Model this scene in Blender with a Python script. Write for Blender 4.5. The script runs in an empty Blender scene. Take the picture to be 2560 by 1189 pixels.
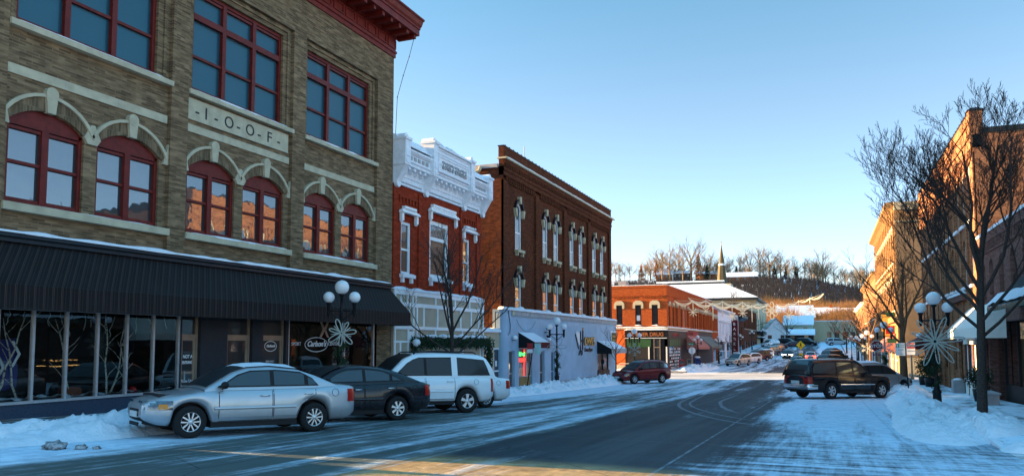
import bpy, bmesh, math, random
from mathutils import Vector, Matrix, noise as mnoise
C = bpy.context.scene.collection
PI = math.pi
rnd = random.Random(7)
# ------------------------------------------------------------------ camera
S = bpy.context.scene
YAW, PITCH = math.radians(22.263), math.radians(4.081)
cam = bpy.data.cameras.new('camera'); camo = bpy.data.objects.new('camera', cam); C.objects.link(camo)
camo.location = (0, 0, 0); camo.rotation_euler = (PI/2 + PITCH, 0, YAW)
cam.sensor_fit = 'HORIZONTAL'; cam.sensor_width = 36; cam.lens = 36*1920/2560
cam.shift_y = 125.5/2560
cam.clip_start = .1; cam.clip_end = 5000
S.camera = camo
S.render.resolution_x = 1024; S.render.resolution_y = 475
# ------------------------------------------------------------------ sky, sun, exposure
SUN_EL, SUN_AZ = math.radians(7.8), math.radians(5.5)
wd = bpy.data.worlds.new("World"); S.world = wd; wd.use_nodes = True
wn = wd.node_tree.nodes; wl = wd.node_tree.links
bg = wn['Background']; sky = wn.new('ShaderNodeTexSky'); sky.sky_type = 'NISHITA'; sky.sun_disc = False
sky.sun_elevation = SUN_EL; sky.sun_rotation = math.radians(270) - SUN_AZ
sky.altitude = 200; sky.air_density = 1.0; sky.dust_density = .35; sky.ozone_density = 2.0
hs = wn.new('ShaderNodeHueSaturation'); hs.inputs['Saturation'].default_value = 1.0
# clear winter sky: paler towards the horizon, deeper and brighter overhead
wl.new(sky.outputs[0], hs.inputs['Color'])
wtc = wn.new('ShaderNodeTexCoord'); wsx = wn.new('ShaderNodeSeparateXYZ'); wl.new(wtc.outputs['Generated'], wsx.inputs[0])
wr = wn.new('ShaderNodeValToRGB'); we = wr.color_ramp.elements
for k in range(4): we.new(.5)
for e_, (q, c_) in zip(we, ((0, (.50,.54,.76)), (.10, (.52,.52,.66)), (.28, (.48,.455,.46)), (.42, (.36,.45,.445)), (.65, (.55,.97,.97)), (1, (.56,1.0,1.0)))): e_.position = q; e_.color = (*c_, 1)
wl.new(wsx.outputs[2], wr.inputs[0])
wm = wn.new('ShaderNodeMix'); wm.data_type = 'RGBA'; wm.blend_type = 'MULTIPLY'; wm.inputs['Factor'].default_value = 1
wl.new(hs.outputs[0], wm.inputs['A']); wl.new(wr.outputs[0], wm.inputs['B']); wl.new(wm.outputs['Result'], bg.inputs['Color'])
bg.inputs['Strength'].default_value = .15
sl = bpy.data.lights.new('sun', 'SUN'); sl.energy = 5.0; sl.angle = math.radians(.5); sl.color = (1, .64, .28)
slo = bpy.data.objects.new('sun', sl); C.objects.link(slo)
sd = Vector((math.cos(SUN_EL)*math.cos(SUN_AZ), math.cos(SUN_EL)*math.sin(SUN_AZ), -math.sin(SUN_EL)))
slo.rotation_euler = sd.to_track_quat('-Z', 'Y').to_euler()
S.view_settings.view_transform = 'Standard'; S.view_settings.look = 'None'
S.view_settings.exposure = 2.6; S.view_settings.gamma = 1
# ------------------------------------------------------------------ terrain heights
def lerp(a, b, t): return a+(b-a)*t
def sst(a, b, x):
    t = min(1, max(0, (x-a)/(b-a))); return t*t*(3-2*t)
def interp(T, x):
    if x <= T[0][0]: return T[0][1]
    for (a, b), (c, d) in zip(T, T[1:]):
        if x <= c: return b+(d-b)*(x-a)/(c-a)
    return T[-1][1]
TER = [(-60, -1.0), (0, -1.56), (12, -1.92), (36, -2.57), (54, -2.93), (75, -3.15), (105, -3.3), (125, -3.15), (142, -2.85), (173, -1.55), (210, -.4), (250, .6), (275, 2), (300, 8), (330, 13), (380, 22), (450, 36), (520, 40), (900, 42)]
def gz(X, Y):
    z = interp(TER, Y)
    if Y < 250: z += .011*(min(max(X, -14), 8)+14)*sst(42, 60, Y)*(1-sst(90, 110, Y))
    if Y > 265:
        k = sst(265, 330, Y)
        z -= (z-2)*k*.30*sst(-25, 40, X)
        z += k*2.5*mnoise.noise((X*.012, Y*.012, 3.1))
    return z
# ------------------------------------------------------------------ mesh helper
class MB:
    def __init__(s): s.v = []; s.f = []; s.m = []; s.sm = []
    def add(s, pts): n = len(s.v); s.v += [tuple(p) for p in pts]; return n
    def face(s, idx, m=0, smooth=False): s.f.append(tuple(idx)); s.m.append(m); s.sm.append(smooth)
    def poly(s, pts, m=0): n = s.add(pts); s.face(range(n, n+len(pts)), m)
    def hexa(s, p, m=0):
        n = s.add(p)
        for q in ((0,3,2,1),(4,5,6,7),(0,1,5,4),(1,2,6,5),(2,3,7,6),(3,0,4,7)): s.face([n+i for i in q], m)
    def box(s, x0, x1, y0, y1, z0, z1, m=0):
        s.hexa([(x0,y0,z0),(x1,y0,z0),(x1,y1,z0),(x0,y1,z0),(x0,y0,z1),(x1,y0,z1),(x1,y1,z1),(x0,y1,z1)], m)
    def grid(s, P, m=0, smooth=True, closeu=False):
        nu, nv = len(P), len(P[0]); n = s.add([p for r in P for p in r])
        for i in range(nu if closeu else nu-1):
            for j in range(nv-1):
                i2 = (i+1) % nu
                s.face((n+i*nv+j, n+i2*nv+j, n+i2*nv+j+1, n+i*nv+j+1), m(i, j) if callable(m) else m, smooth)
    def tube(s, pts, rad, sides=6, m=0, cap=True, smooth=True):
        pts = [Vector(p) for p in pts]
        if not isinstance(rad, (list, tuple)): rad = [rad]*len(pts)
        n = len(s.v); a = None
        for i, p in enumerate(pts):
            t = (pts[min(i+1, len(pts)-1)]-pts[max(i-1, 0)])
            if t.length < 1e-9: t = Vector((0,0,1))
            t.normalize()
            if a is None: a = t.orthogonal().normalized()
            else:
                a = a-t*a.dot(t)
                a = a.normalized() if a.length > 1e-6 else t.orthogonal().normalized()
            b = t.cross(a)
            for k in range(sides):
                q = 2*PI*k/sides; s.v.append(tuple(p+(a*math.cos(q)+b*math.sin(q))*rad[i]))
        for i in range(len(pts)-1):
            for k in range(sides):
                k2 = (k+1) % sides
                s.face((n+i*sides+k, n+i*sides+k2, n+(i+1)*sides+k2, n+(i+1)*sides+k), m, smooth)
        if cap:
            s.face([n+k for k in reversed(range(sides))], m); e = n+(len(pts)-1)*sides
            s.face([e+k for k in range(sides)], m)
    def lathe(s, prof, org=(0,0,0), axis='z', sides=16, m=0, smooth=True, sc=1.0):
        o = Vector(org); P = []
        for k in range(sides):
            q = 2*PI*k/sides; c, d = math.cos(q), math.sin(q); r_ = []
            for (r, h) in prof:
                r *= sc; h *= sc
                if axis == 'z': r_.append(o+Vector((r*c, r*d, h)))
                elif axis == 'y': r_.append(o+Vector((r*d, h, r*c)))
                else: r_.append(o+Vector((h, r*c, r*d)))
            P.append(r_)
        s.grid(P, m, smooth, closeu=True)
    def sphere(s, c, r, seg=12, m=0, sx=1, sy=1, sz=1):
        P = []
        for i in range(seg):
            q = 2*PI*i/seg
            P.append([(c[0]+sx*r*math.sin(PI*j/(seg//2))*math.cos(q), c[1]+sy*r*math.sin(PI*j/(seg//2))*math.sin(q), c[2]-sz*r*math.cos(PI*j/(seg//2))) for j in range(seg//2+1)])
        s.grid(P, m, True, closeu=True)
    def build(s, name, mats, parent=None, loc=None):
        me = bpy.data.meshes.new(name); me.from_pydata(s.v, [], s.f)
        if not isinstance(mats, (list, tuple)): mats = [mats]
        for m in mats: me.materials.append(m)
        for p, m, k in zip(me.polygons, s.m, s.sm): p.material_index = min(m, len(mats)-1); p.use_smooth = k
        me.update()
        o = bpy.data.objects.new(name, me); C.objects.link(o)
        if parent: o.parent = parent
        if loc: o.location = loc
        return o
def tag(o, label=None, cat=None, group=None, kind=None):
    if label: o['label'] = label
    if cat: o['category'] = cat
    if group: o['group'] = group
    if kind: o['kind'] = kind
    return o
def empty(name, loc=(0,0,0), rz=0, label=None, cat=None, group=None):
    o = bpy.data.objects.new(name, None); C.objects.link(o); o.location = loc; o.rotation_euler = (0,0,rz)
    return tag(o, label, cat, group)
def struct(o, label=None, cat=None): return tag(o, label, cat, None, 'structure')
def children(o): return [c for c in KIDS.get(o.name, [])]
KIDS = {}
def index_kids(root):
    KIDS.clear()
    for o in bpy.data.objects:
        if o.parent: KIDS.setdefault(o.parent.name, []).append(o)
def copy_tree(o, parent=None):
    c = o.copy(); C.objects.link(c)
    if parent: c.parent = parent
    for ch in [x for x in bpy.data.objects if x.parent == o]: copy_tree(ch, c)
    return c
# frame of a wall: u along wall, z up, d outwards
class Fr:
    def __init__(s, o, u, n): s.o = Vector(o); s.u = Vector(u); s.n = Vector(n)
    def P(s, u, z, d=0): return s.o+s.u*u+Vector((0,0,z))+s.n*d
    def box(s, mb, u0, u1, z0, z1, d0, d1, m=0):
        mb.hexa([s.P(u0,z0,d0),s.P(u1,z0,d0),s.P(u1,z0,d1),s.P(u0,z0,d1),s.P(u0,z1,d0),s.P(u1,z1,d0),s.P(u1,z1,d1),s.P(u0,z1,d1)], m)
    def quad(s, mb, u0, u1, z0, z1, d=0, m=0): mb.poly([s.P(u0,z0,d),s.P(u1,z0,d),s.P(u1,z1,d),s.P(u0,z1,d)], m)
LF = Fr((-16.6,0,0), (0,1,0), (1,0,0))
RF = Fr((6.4,0,0), (0,1,0), (-1,0,0))
def YF(Y): return Fr((0,Y,0), (1,0,0), (0,-1,0))
def arcpts(u0, u1, zs, rise, n=10):
    """points along a segmental arch from (u0,zs) to (u1,zs)"""
    w = (u1-u0)/2; c = (u0+u1)/2
    R = (w*w+rise*rise)/(2*rise); a = math.asin(min(1, w/R))
    if rise > w: a = PI-a
    return [(c+R*math.sin(-a+2*a*i/n), zs+rise-R+R*math.cos(-a+2*a*i/n)) for i in range(n+1)]
def wall(mb, F, u0, u1, z0, z1, holes=(), depth=.18, d=0, m=0, mr=None):
    """wall sheet with openings (u0,u1,zb,zspring,rise) and their reveals"""
    mr = m if mr is None else mr
    H = [(h[0], h[1], h[2], h[3], h[4] if len(h) > 4 else 0) for h in holes]
    us = sorted({u0, u1} | {h[0] for h in H} | {h[1] for h in H}); zs = sorted({z0, z1} | {h[2] for h in H} | {h[3]+h[4] for h in H})
    us = [u for u in us if u0-1e-6 <= u <= u1+1e-6]; zs = [z for z in zs if z0-1e-6 <= z <= z1+1e-6]
    for a, b in zip(us, us[1:]):
        run = None
        for c, e in zip(zs, zs[1:]):
            inside = any(h[0] <= (a+b)/2 <= h[1] and h[2] <= (c+e)/2 <= h[3]+h[4] for h in H)
            if not inside:
                if run is None: run = c
                top = e
            if inside or e == zs[-1]:
                if run is not None: F.quad(mb, a, b, run, top if not inside else c, d, m)
                run = None
    for h in H:
        a, b, zb, zt, r = h
        if r > 0:
            ap = arcpts(a, b, zt, r); k = len(ap)//2
            mb.poly([F.P(a, zt+r, d)]+[F.P(x, y, d) for x, y in ap[:k+1]][::1], m)
            mb.poly([F.P(b, zt+r, d)]+[F.P(x, y, d) for x, y in ap[k:]][::-1], m)
        else: ap = [(a, zt), (b, zt)]
        for (x, y), (x2, y2) in zip(ap, ap[1:]): mb.poly([F.P(x,y,d),F.P(x2,y2,d),F.P(x2,y2,d-depth),F.P(x,y,d-depth)], mr)
        for x in (a, b): mb.poly([F.P(x,zb,d),F.P(x,zt,d),F.P(x,zt,d-depth),F.P(x,zb,d-depth)], mr)
        mb.poly([F.P(a,zb,d),F.P(b,zb,d),F.P(b,zb,d-depth),F.P(a,zb,d-depth)], mr)
def arcfill(mb, F, a, b, zb, zt, r, d, m=0):
    ap = arcpts(a, b, zt, r) if r > 0 else [(a,zt),(b,zt)]
    mb.poly([F.P(a,zb,d),F.P(b,zb,d)]+[F.P(x,y,d) for x,y in reversed(ap)], m)
def ring(mb, F, in_pts, out_pts, d0, d1, m=0):
    """solid band between two point rows (u,z), from depth d0 to d1"""
    for i in range(len(in_pts)-1):
        a, b, c, e = in_pts[i], in_pts[i+1], out_pts[i+1], out_pts[i]
        mb.hexa([F.P(*a,d0),F.P(*b,d0),F.P(*c,d0),F.P(*e,d0),F.P(*a,d1),F.P(*b,d1),F.P(*c,d1),F.P(*e,d1)], m)
def extr(mb, F, pts, d0, d1, m=0):
    """polygon (u,z) extruded along the wall normal"""
    n = mb.add([F.P(u,z,d0) for u,z in pts]+[F.P(u,z,d1) for u,z in pts]); k = len(pts)
    mb.face([n+i for i in reversed(range(k))], m); mb.face([n+k+i for i in range(k)], m)
    for i in range(k): j = (i+1) % k; mb.face((n+i, n+j, n+k+j, n+k+i), m)
def profile(mb, F, prof, u0, u1, m=0, caps=True, smooth=False):
    """profile (d,z) swept along the wall from u0 to u1"""
    n = mb.add([F.P(u0,z,d) for d,z in prof]+[F.P(u1,z,d) for d,z in prof]); k = len(prof)
    for i in range(k-1): mb.face((n+i, n+i+1, n+k+i+1, n+k+i), m, smooth)
    if caps: mb.face(range(n, n+k), m); mb.face([n+k+i for i in reversed(range(k))], m)
def text_mesh(txt, size, F, u, z, d, mat, parent, depth=.012, shear=0, align='LEFT', bold=0, sx=1.0, name='lettering', flip=False):
    cu = bpy.data.curves.new('t', 'FONT'); cu.body = txt; cu.size = size; cu.extrude = depth; cu.shear = shear; cu.align_x = align; cu.offset = bold
    t = bpy.data.objects.new('t', cu); C.objects.link(t)
    dg = bpy.context.evaluated_depsgraph_get(); me = bpy.data.meshes.new_from_object(t.evaluated_get(dg))
    bpy.data.objects.remove(t); bpy.data.curves.remove(cu)
    # letters read from outside: the reading direction is Z x n
    rd = Vector((0,0,1)).cross(F.n)
    base = F.P(u, z, d)
    for v in me.vertices:
        c = v.co.copy(); v.co = base+rd*(c.x*sx)+Vector((0,0,c.y))+F.n*(c.z+depth)
    me.materials.clear(); me.materials.append(mat); me.name = name
    o = bpy.data.objects.new(name, me); C.objects.link(o)
    if parent: o.parent = parent
    return o
# ------------------------------------------------------------------ materials
class NT:
    def __init__(s, name):
        s.mat = bpy.data.materials.new(name); s.mat.use_nodes = True; s.t = s.mat.node_tree; s.n = s.t.nodes; s.l = s.t.links
        s.p = s.n['Principled BSDF']; s.out = s.n['Material Output']
    def new(s, typ, **kw):
        n = s.n.new(typ)
        for k, v in kw.items(): setattr(n, k, v)
        return n
    def set(s, sock, v):
        if hasattr(v, 'is_output') or isinstance(v, bpy.types.NodeSocket): s.l.new(v, sock)
        else:
            if isinstance(v, (tuple, list)) and len(v) == 3 and sock.type == 'RGBA': v = (*v, 1)
            sock.default_value = v
    def math(s, op, a, b=None, clamp=False):
        n = s.new('ShaderNodeMath', operation=op, use_clamp=clamp); s.set(n.inputs[0], a)
        if b is not None: s.set(n.inputs[1], b)
        return n.outputs[0]
    def mix(s, f, a, b, mode='MIX'):
        n = s.new('ShaderNodeMix', data_type='RGBA', blend_type=mode); s.set(n.inputs['Factor'], f); s.set(n.inputs['A'], a); s.set(n.inputs['B'], b)
        return n.outputs['Result']
    def pos(s):
        g = s.new('ShaderNodeTexCoord'); return g.outputs['Object']
    def sep(s, v):
        n = s.new('ShaderNodeSeparateXYZ'); s.l.new(v, n.inputs[0]); return n.outputs
    def comb(s, x, y, z):
        n = s.new('ShaderNodeCombineXYZ')
        for i, k in enumerate((x, y, z)): s.set(n.inputs[i], k)
        return n.outputs[0]
    def noise(s, scale, vec=None, detail=4, rough=.55, dist=0, stretch=None):
        n = s.new('ShaderNodeTexNoise'); n.inputs['Scale'].default_value = scale; n.inputs['Detail'].default_value = detail
        n.inputs['Roughness'].default_value = rough; n.inputs['Distortion'].default_value = dist
        v = vec if vec is not None else s.pos()
        if stretch:
            mp = s.new('ShaderNodeMapping'); mp.inputs['Scale'].default_value = stretch; s.l.new(v, mp.inputs[0]); v = mp.outputs[0]
        s.l.new(v, n.inputs['Vector']); return n.outputs['Fac']
    def ramp(s, f, stops):
        n = s.new('ShaderNodeValToRGB'); e = n.color_ramp.elements
        while len(e) < len(stops): e.new(.5)
        for k, (p, c) in zip(e, stops):
            k.position = p; k.color = (c, c, c, 1) if not isinstance(c, (tuple, list)) else (*c, 1)
        s.set(n.inputs[0], f); return n.outputs[0]
    def bump(s, h, strength=.4, dist=.02):
        n = s.new('ShaderNodeBump'); n.inputs['Strength'].default_value = strength; n.inputs['Distance'].default_value = dist
        s.set(n.inputs['Height'], h); s.l.new(n.outputs[0], s.p.inputs['Normal'])
    def base(s, c, rough=.6, metal=0, spec=.5):
        s.set(s.p.inputs['Base Color'], c); s.set(s.p.inputs['Roughness'], rough); s.set(s.p.inputs['Metallic'], metal); s.set(s.p.inputs['Specular IOR Level'], spec)
        return s.mat
def plain(name, c, rough=.6, metal=0, var=.25, scale=6, bump=0, spec=.2, coat=0):
    t = NT(name); n = t.noise(scale, detail=5)
    col = t.mix(t.ramp(n, [(.3, 0), (.75, 1)]), tuple(x*(1-var) for x in c), tuple(min(1, x*(1+var*.6)) for x in c))
    if bump: t.bump(n, bump, .01)
    if coat: t.p.inputs['Coat Weight'].default_value = coat; t.p.inputs['Coat Roughness'].default_value = .04
    return t.base(col, rough, metal, spec)
def brick(name, c1, c2, mortar, bw=.22, bh=.075, ms=.012, stain=.35, rough=.85, dark=None, offs=.5, bias=0, streak=0.0):
    t = NT(name); p = t.pos(); x, y, z = t.sep(p)
    u = t.math('ADD', x, y); v = t.comb(u, z, 0.0)
    b = t.new('ShaderNodeTexBrick', offset=offs); t.l.new(v, b.inputs['Vector'])
    b.inputs['Scale'].default_value = 1; b.inputs['Brick Width'].default_value = bw; b.inputs['Row Height'].default_value = bh
    b.inputs['Mortar Size'].default_value = ms; b.inputs['Mortar Smooth'].default_value = .2; b.inputs['Bias'].default_value = bias
    t.set(b.inputs['Color1'], c1); t.set(b.inputs['Color2'], c2); t.set(b.inputs['Mortar'], mortar)
    vn = t.noise(1, vec=t.comb(t.math('MULTIPLY', u, 1/bw*.7), t.math('MULTIPLY', z, 1/bh*.7), 0.0), detail=1)
    col = t.mix(t.math('MULTIPLY', t.ramp(vn, [(.35, 0), (.7, 1)]), .55), b.outputs['Color'], tuple(k*.35 for k in c2), 'MIX')
    big = t.ramp(t.noise(.55, detail=6, rough=.65), [(.35, 0), (.75, 1)])
    col = t.mix(t.math('MULTIPLY', big, stain), col, dark or tuple(k*.3 for k in c1))
    if streak:
        st = t.ramp(t.noise(1.0, vec=t.comb(t.math('MULTIPLY', u, 2.2), t.math('MULTIPLY', z, .25), 0.0), detail=3), [(.5, 0), (.8, 1)])
        col = t.mix(t.math('MULTIPLY', st, streak), col, tuple(k*.25 for k in c1))
    t.bump(b.outputs['Fac'], -.5, .012)
    return t.base(col, rough, 0, .03)
def glass(name, tint=(.012, .016, .02), refl=.35, wav=.004, rough=.015, gcol=(.9,.95,1), fk=.9):
    """opaque looking pane: dark inside, sky and street mirrored in slightly wavy glass"""
    t = NT(name); g = t.new('ShaderNodeBsdfGlossy'); g.inputs['Roughness'].default_value = rough; t.set(g.inputs['Color'], gcol)
    lw = t.new('ShaderNodeLayerWeight'); lw.inputs['Blend'].default_value = .25
    f = t.math('ADD', t.math('MULTIPLY', lw.outputs['Fresnel'], fk), refl, True)
    n = t.noise(1.6, detail=2); bp = t.new('ShaderNodeBump'); bp.inputs['Strength'].default_value = .5; bp.inputs['Distance'].default_value = wav
    t.l.new(n, bp.inputs['Height']); t.l.new(bp.outputs[0], g.inputs['Normal'])
    t.base(tint, .5); mx = t.new('ShaderNodeMixShader'); t.l.new(f, mx.inputs[0]); t.l.new(t.p.outputs[0], mx.inputs[1]); t.l.new(g.outputs[0], mx.inputs[2])
    t.l.new(mx.outputs[0], t.out.inputs[0]); return t.mat
def clearglass(name, refl=.10, tint=(.8, .85, .85)):
    t = NT(name); g = t.new('ShaderNodeBsdfGlossy'); g.inputs['Roughness'].default_value = .01
    tr = t.new('ShaderNodeBsdfTransparent'); t.set(tr.inputs['Color'], tint)
    lw = t.new('ShaderNodeLayerWeight'); lw.inputs['Blend'].default_value = .2
    f = t.math('ADD', t.math('MULTIPLY', lw.outputs['Fresnel'], .8), refl, True)
    n = t.noise(.9, detail=2); bp = t.new('ShaderNodeBump'); bp.inputs['Strength'].default_value = .5; bp.inputs['Distance'].default_value = .003
    t.l.new(n, bp.inputs['Height']); t.l.new(bp.outputs[0], g.inputs['Normal'])
    mx = t.new('ShaderNodeMixShader'); t.l.new(f, mx.inputs[0]); t.l.new(tr.outputs[0], mx.inputs[1]); t.l.new(g.outputs[0], mx.inputs[2])
    t.l.new(mx.outputs[0], t.out.inputs[0]); return t.mat
def snowmat(name, dirt=.25, c=(.80, .84, .90)):
    t = NT(name); a = t.noise(1.3, detail=6, rough=.6); b = t.noise(14, detail=5, rough=.7)
    col = t.mix(t.math('MULTIPLY', t.ramp(a, [(.45, 0), (.8, 1)]), dirt), c, (.42, .44, .47))
    col = t.mix(t.math('MULTIPLY', t.ramp(b, [(.55, 0), (.75, 1)]), .18+dirt*.4), col, (.5, .52, .56))
    t.bump(t.math('ADD', b, t.math('MULTIPLY', t.noise(4, detail=5), 1.4)), .8, .06)
    return t.base(col, .75, 0, .3)
def stripes(name, cols, width, axis='u', rough=.7, blotch=.3):
    """cloth or slat stripes running up the wall; cols = list of (pos,color) over one period"""
    t = NT(name); p = t.pos(); x, y, z = t.sep(p); u = t.math('ADD', x, y) if axis == 'u' else (z if axis == 'z' else t.math('ADD', t.math('ADD', x, y), z))
    f = t.math('FRACT', t.math('DIVIDE', u, width)); n = t.new('ShaderNodeValToRGB'); n.color_ramp.interpolation = 'CONSTANT'; e = n.color_ramp.elements
    while len(e) < len(cols): e.new(.5)
    for k, (q, c) in zip(e, cols): k.position = q; k.color = (*c, 1)
    t.l.new(f, n.inputs[0]); nz = t.noise(1.2, detail=6, rough=.7)
    col = t.mix(t.math('MULTIPLY', t.ramp(nz, [(.4, 0), (.8, 1)]), blotch), n.outputs[0], (.02, .02, .022))
    return t.base(col, rough, 0, .2)
def emit(name, c, s):
    t = NT(name); t.base(c, .5); t.set(t.p.inputs['Emission Color'], c); t.p.inputs['Emission Strength'].default_value = s; return t.mat
M = {}
M['hall_brick'] = brick('hall_brick', (.33,.22,.125), (.125,.082,.048), (.26,.19,.12), .32, .068, .010, .40, streak=.25, dark=(.05,.035,.022))
M['hall_arch'] = brick('hall_arch_brick', (.27,.185,.11), (.115,.078,.048), (.20,.165,.11), .075, .30, .010, .3)
M['stone'] = plain('carved_limestone', (.46,.41,.29), .8, 0, .22, 3, .15)
M['stone2'] = plain('weathered_limestone', (.56,.50,.38), .8, 0, .25, 4, .15)
M['red_paint'] = plain('dark_red_paint', (.135,.014,.010), .45, 0, .35, 5, .1)
M['red_trim'] = plain('oxide_red_cornice_paint', (.17,.018,.012), .5, 0, .35, 4, .1)
M['pane_sky'] = glass('upper_window_glass', (.001,.042,.068), .045, .003, fk=.07, gcol=(.10,.75,.95))
M['pane'] = glass('window_glass', (.007,.017,.022), .15, .006, fk=.42, gcol=(.82,.92,.96))
M['pane_dim'] = glass('dim_window_glass', (.008,.009,.010), .06, .006)
M['shopglass'] = clearglass('shop_window_glass', .09)
M['awning'] = stripes('black_striped_awning_cloth', [(0,(.006,.0045,.005)),(.30,(.055,.034,.026)),(.38,(.006,.0045,.005)),(.46,(.042,.028,.022)),(.53,(.006,.0045,.005)),(.80,(.03,.02,.016)),(.86,(.006,.0045,.005))], .21, blotch=.35)
M['awn_trim'] = plain('dark_blue_grey_metal', (.018,.026,.034), .4, 0, .2)
M['alu'] = plain('aluminium', (.50,.52,.54), .4, .6, .15)
M['bronze'] = plain('bronze_door_frame', (.34,.24,.17), .45, .3, .15)
M['black'] = plain('black_paint', (.012,.012,.014), .5, 0, .3)
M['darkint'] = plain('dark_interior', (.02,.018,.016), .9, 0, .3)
M['kick'] = plain('blue_granite_panel', (.035,.055,.09), .5, 0, .35, 30)
M['snow'] = snowmat('snow', .20)
M['snow_dirty'] = snowmat('trodden_snow', .5, (.70,.74,.80))
M['eagle_brick'] = brick('eagle_brick', (.47,.058,.022), (.33,.038,.015), (.17,.04,.022), .21, .085, .016, .18, dark=(.10,.015,.012), streak=.2)
M['white'] = plain('white_paint', (.78,.80,.82), .5, 0, .10, 3)
M['white_old'] = plain('white_cornice_paint', (.76,.79,.84), .6, 0, .14, 5)
M['tan'] = plain('tan_panel_paint', (.42,.36,.27), .7, 0, .12, 2)
M['tan_stucco'] = plain('tan_stucco', (.45,.37,.25), .85, 0, .15, 3, .2)
M['brown_brick'] = brick('brown_brick', (.18,.046,.020), (.085,.022,.011), (.15,.07,.040), .21, .078, .012, .45, dark=(.022,.012,.010), streak=.35)
M['pale_stone'] = plain('pale_stone_trim', (.52,.45,.30), .8, 0, .2, 6)
M['blue_stucco'] = plain('pale_blue_stucco', (.35,.465,.585), .8, 0, .14, 1.2, .12)
M['greystone'] = plain('grey_concrete', (.36,.36,.37), .85, 0, .2, 3, .2)
M['drug_brick'] = brick('corner_store_brick', (.56,.125,.030), (.44,.090,.024), (.30,.09,.04), .21, .08, .010, .12)
M['orange'] = plain('orange_wall_paint', (.66,.125,.020), .7, 0, .12, 1.5)
M['forest'] = plain('green_panel_paint', (.03,.09,.035), .5, 0, .2)
M['gold'] = plain('gold_letter_paint', (.55,.36,.08), .4, .4, .1)
M['copper'] = plain('copper_letter_paint', (.45,.16,.06), .4, .3, .1)
M['letter_white'] = plain('white_lettering', (.75,.75,.75), .6, 0, .05)
M['letter_black'] = plain('black_lettering', (.02,.02,.025), .5, 0, .05)
M['pink_awn'] = plain('faded_pink_awning', (.42,.16,.13), .8, 0, .2)
M['grey_awn'] = plain('grey_green_awning', (.17,.18,.16), .8, 0, .2)
M['maroon'] = plain('maroon_awning_cloth', (.12,.012,.014), .8, 0, .2)
M['white_awn'] = plain('white_awning_cloth', (.72,.72,.66), .8, 0, .1)
M['right_brick'] = brick('rust_brick', (.44,.175,.078), (.28,.105,.052), (.32,.20,.13), .21, .085, .016, .30, streak=.15)
M['right_low'] = brick('plum_brick', (.23,.105,.085), (.17,.075,.06), (.22,.14,.12), .21, .085, .015, .25)
M['tan_brick'] = brick('tan_brick_far', (.38,.215,.10), (.28,.155,.075), (.32,.21,.12), .25, .10, .014, .2)
M['shingle'] = brick('grey_shingle_roof', (.10,.10,.10), (.07,.07,.07), (.03,.03,.03), .3, .12, .012, .3)
M['iron'] = plain('black_cast_iron', (.014,.014,.016), .45, .2, .3)
t = NT('milk_glass_globe'); t.p.inputs['Subsurface Weight'].default_value = .15; M['globe'] = t.base(t.mix(t.noise(4), (.80,.82,.84), (.70,.73,.76)), .25)
M['wire_white'] = plain('white_tinsel_rope', (.44,.47,.42), .8, 0, .35, 40)
t = NT('cream_light_rope'); t.set(t.p.inputs['Emission Color'], (1,.72,.36,1)); t.p.inputs['Emission Strength'].default_value = .03; M['cream_rope'] = t.base((.85,.75,.55), .7)
M['garland'] = plain('evergreen_garland', (.022,.045,.020), .8, 0, .5, 40)
M['bark'] = plain('dark_bark', (.050,.040,.036), .9, 0, .45, 22, .5)
M['bark_warm'] = plain('warm_bark', (.16,.095,.055), .9, 0, .3, 20)
M['bark_grey'] = plain('grey_brown_bark', (.11,.085,.065), .9, 0, .3, 8)
M['brush'] = plain('rust_brushwood', (.52,.24,.085), .9, 0, .45, .12)
M['brush_dark'] = plain('dark_brushwood', (.052,.048,.052), .9, 0, .4, .2)
M['conifer'] = plain('dark_conifer', (.02,.038,.022), .9, 0, .5, 3)
M['tyre'] = plain('tyre_rubber', (.018,.018,.019), .85, 0, .3, 30)
M['rim'] = plain('alloy_rim', (.62,.63,.65), .35, .7, .08)
M['chrome'] = plain('chrome_trim', (.65,.66,.68), .15, .9, .05)
M['trim'] = plain('black_plastic_trim', (.016,.016,.018), .6, 0, .2)
M['carglass'] = glass('car_window_glass', (.006,.014,.019), .03, .001, .01, fk=.32, gcol=(.7,.9,1))
M['cartint'] = glass('tinted_car_glass', (.003,.003,.004), .01, .001, .01, fk=.18)
M['redlens'] = plain('red_tail_lens', (.38,.014,.010), .25, 0, .15, 20, coat=.3)
M['headlens'] = plain('clear_head_lens', (.16,.18,.20), .10, .75, .5, 25, coat=1)
M['amber'] = plain('amber_lens', (.75,.25,.03), .2, 0, .1)
M['plate'] = plain('licence_plate', (.6,.62,.62), .5, 0, .1)
def paint(name, c, metal=0.0, rough=.35):
    t = NT(name); n = t.noise(3.0, detail=6, rough=.65); _, _, z = t.sep(t.pos())
    dirt = t.math('MULTIPLY', t.ramp(n, [(.4, 0), (.75, 1)]), t.ramp(z, [(.25, .75), (.8, .08)]))
    t.p.inputs['Coat Weight'].default_value = .7 if sum(c) > .2 else .3; t.p.inputs['Coat Roughness'].default_value = .06
    dirt = t.math('MULTIPLY', dirt, 1.0 if sum(c) > .2 else .22)
    return t.base(t.mix(dirt, c, tuple(.5*a+.5*b for a, b in zip(c, (.30,.29,.28)))), t.math('ADD', t.math('MULTIPLY', dirt, .5), rough), metal, .5 if sum(c) > .2 else .25)
M['p_silver'] = paint('silver_car_paint', (.40,.43,.46), .55, .38)
M['p_black'] = paint('black_car_paint', (.008,.009,.013), 0, .25)
M['p_white'] = paint('white_car_paint', (.72,.75,.78), 0, .35)
M['p_red'] = paint('dark_red_car_paint', (.16,.010,.012), .15, .3)
M['p_cream'] = paint('pearl_car_paint', (.55,.52,.46), .2, .35)
M['p_brown'] = paint('brown_car_paint', (.10,.045,.035), .2, .3)
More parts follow.
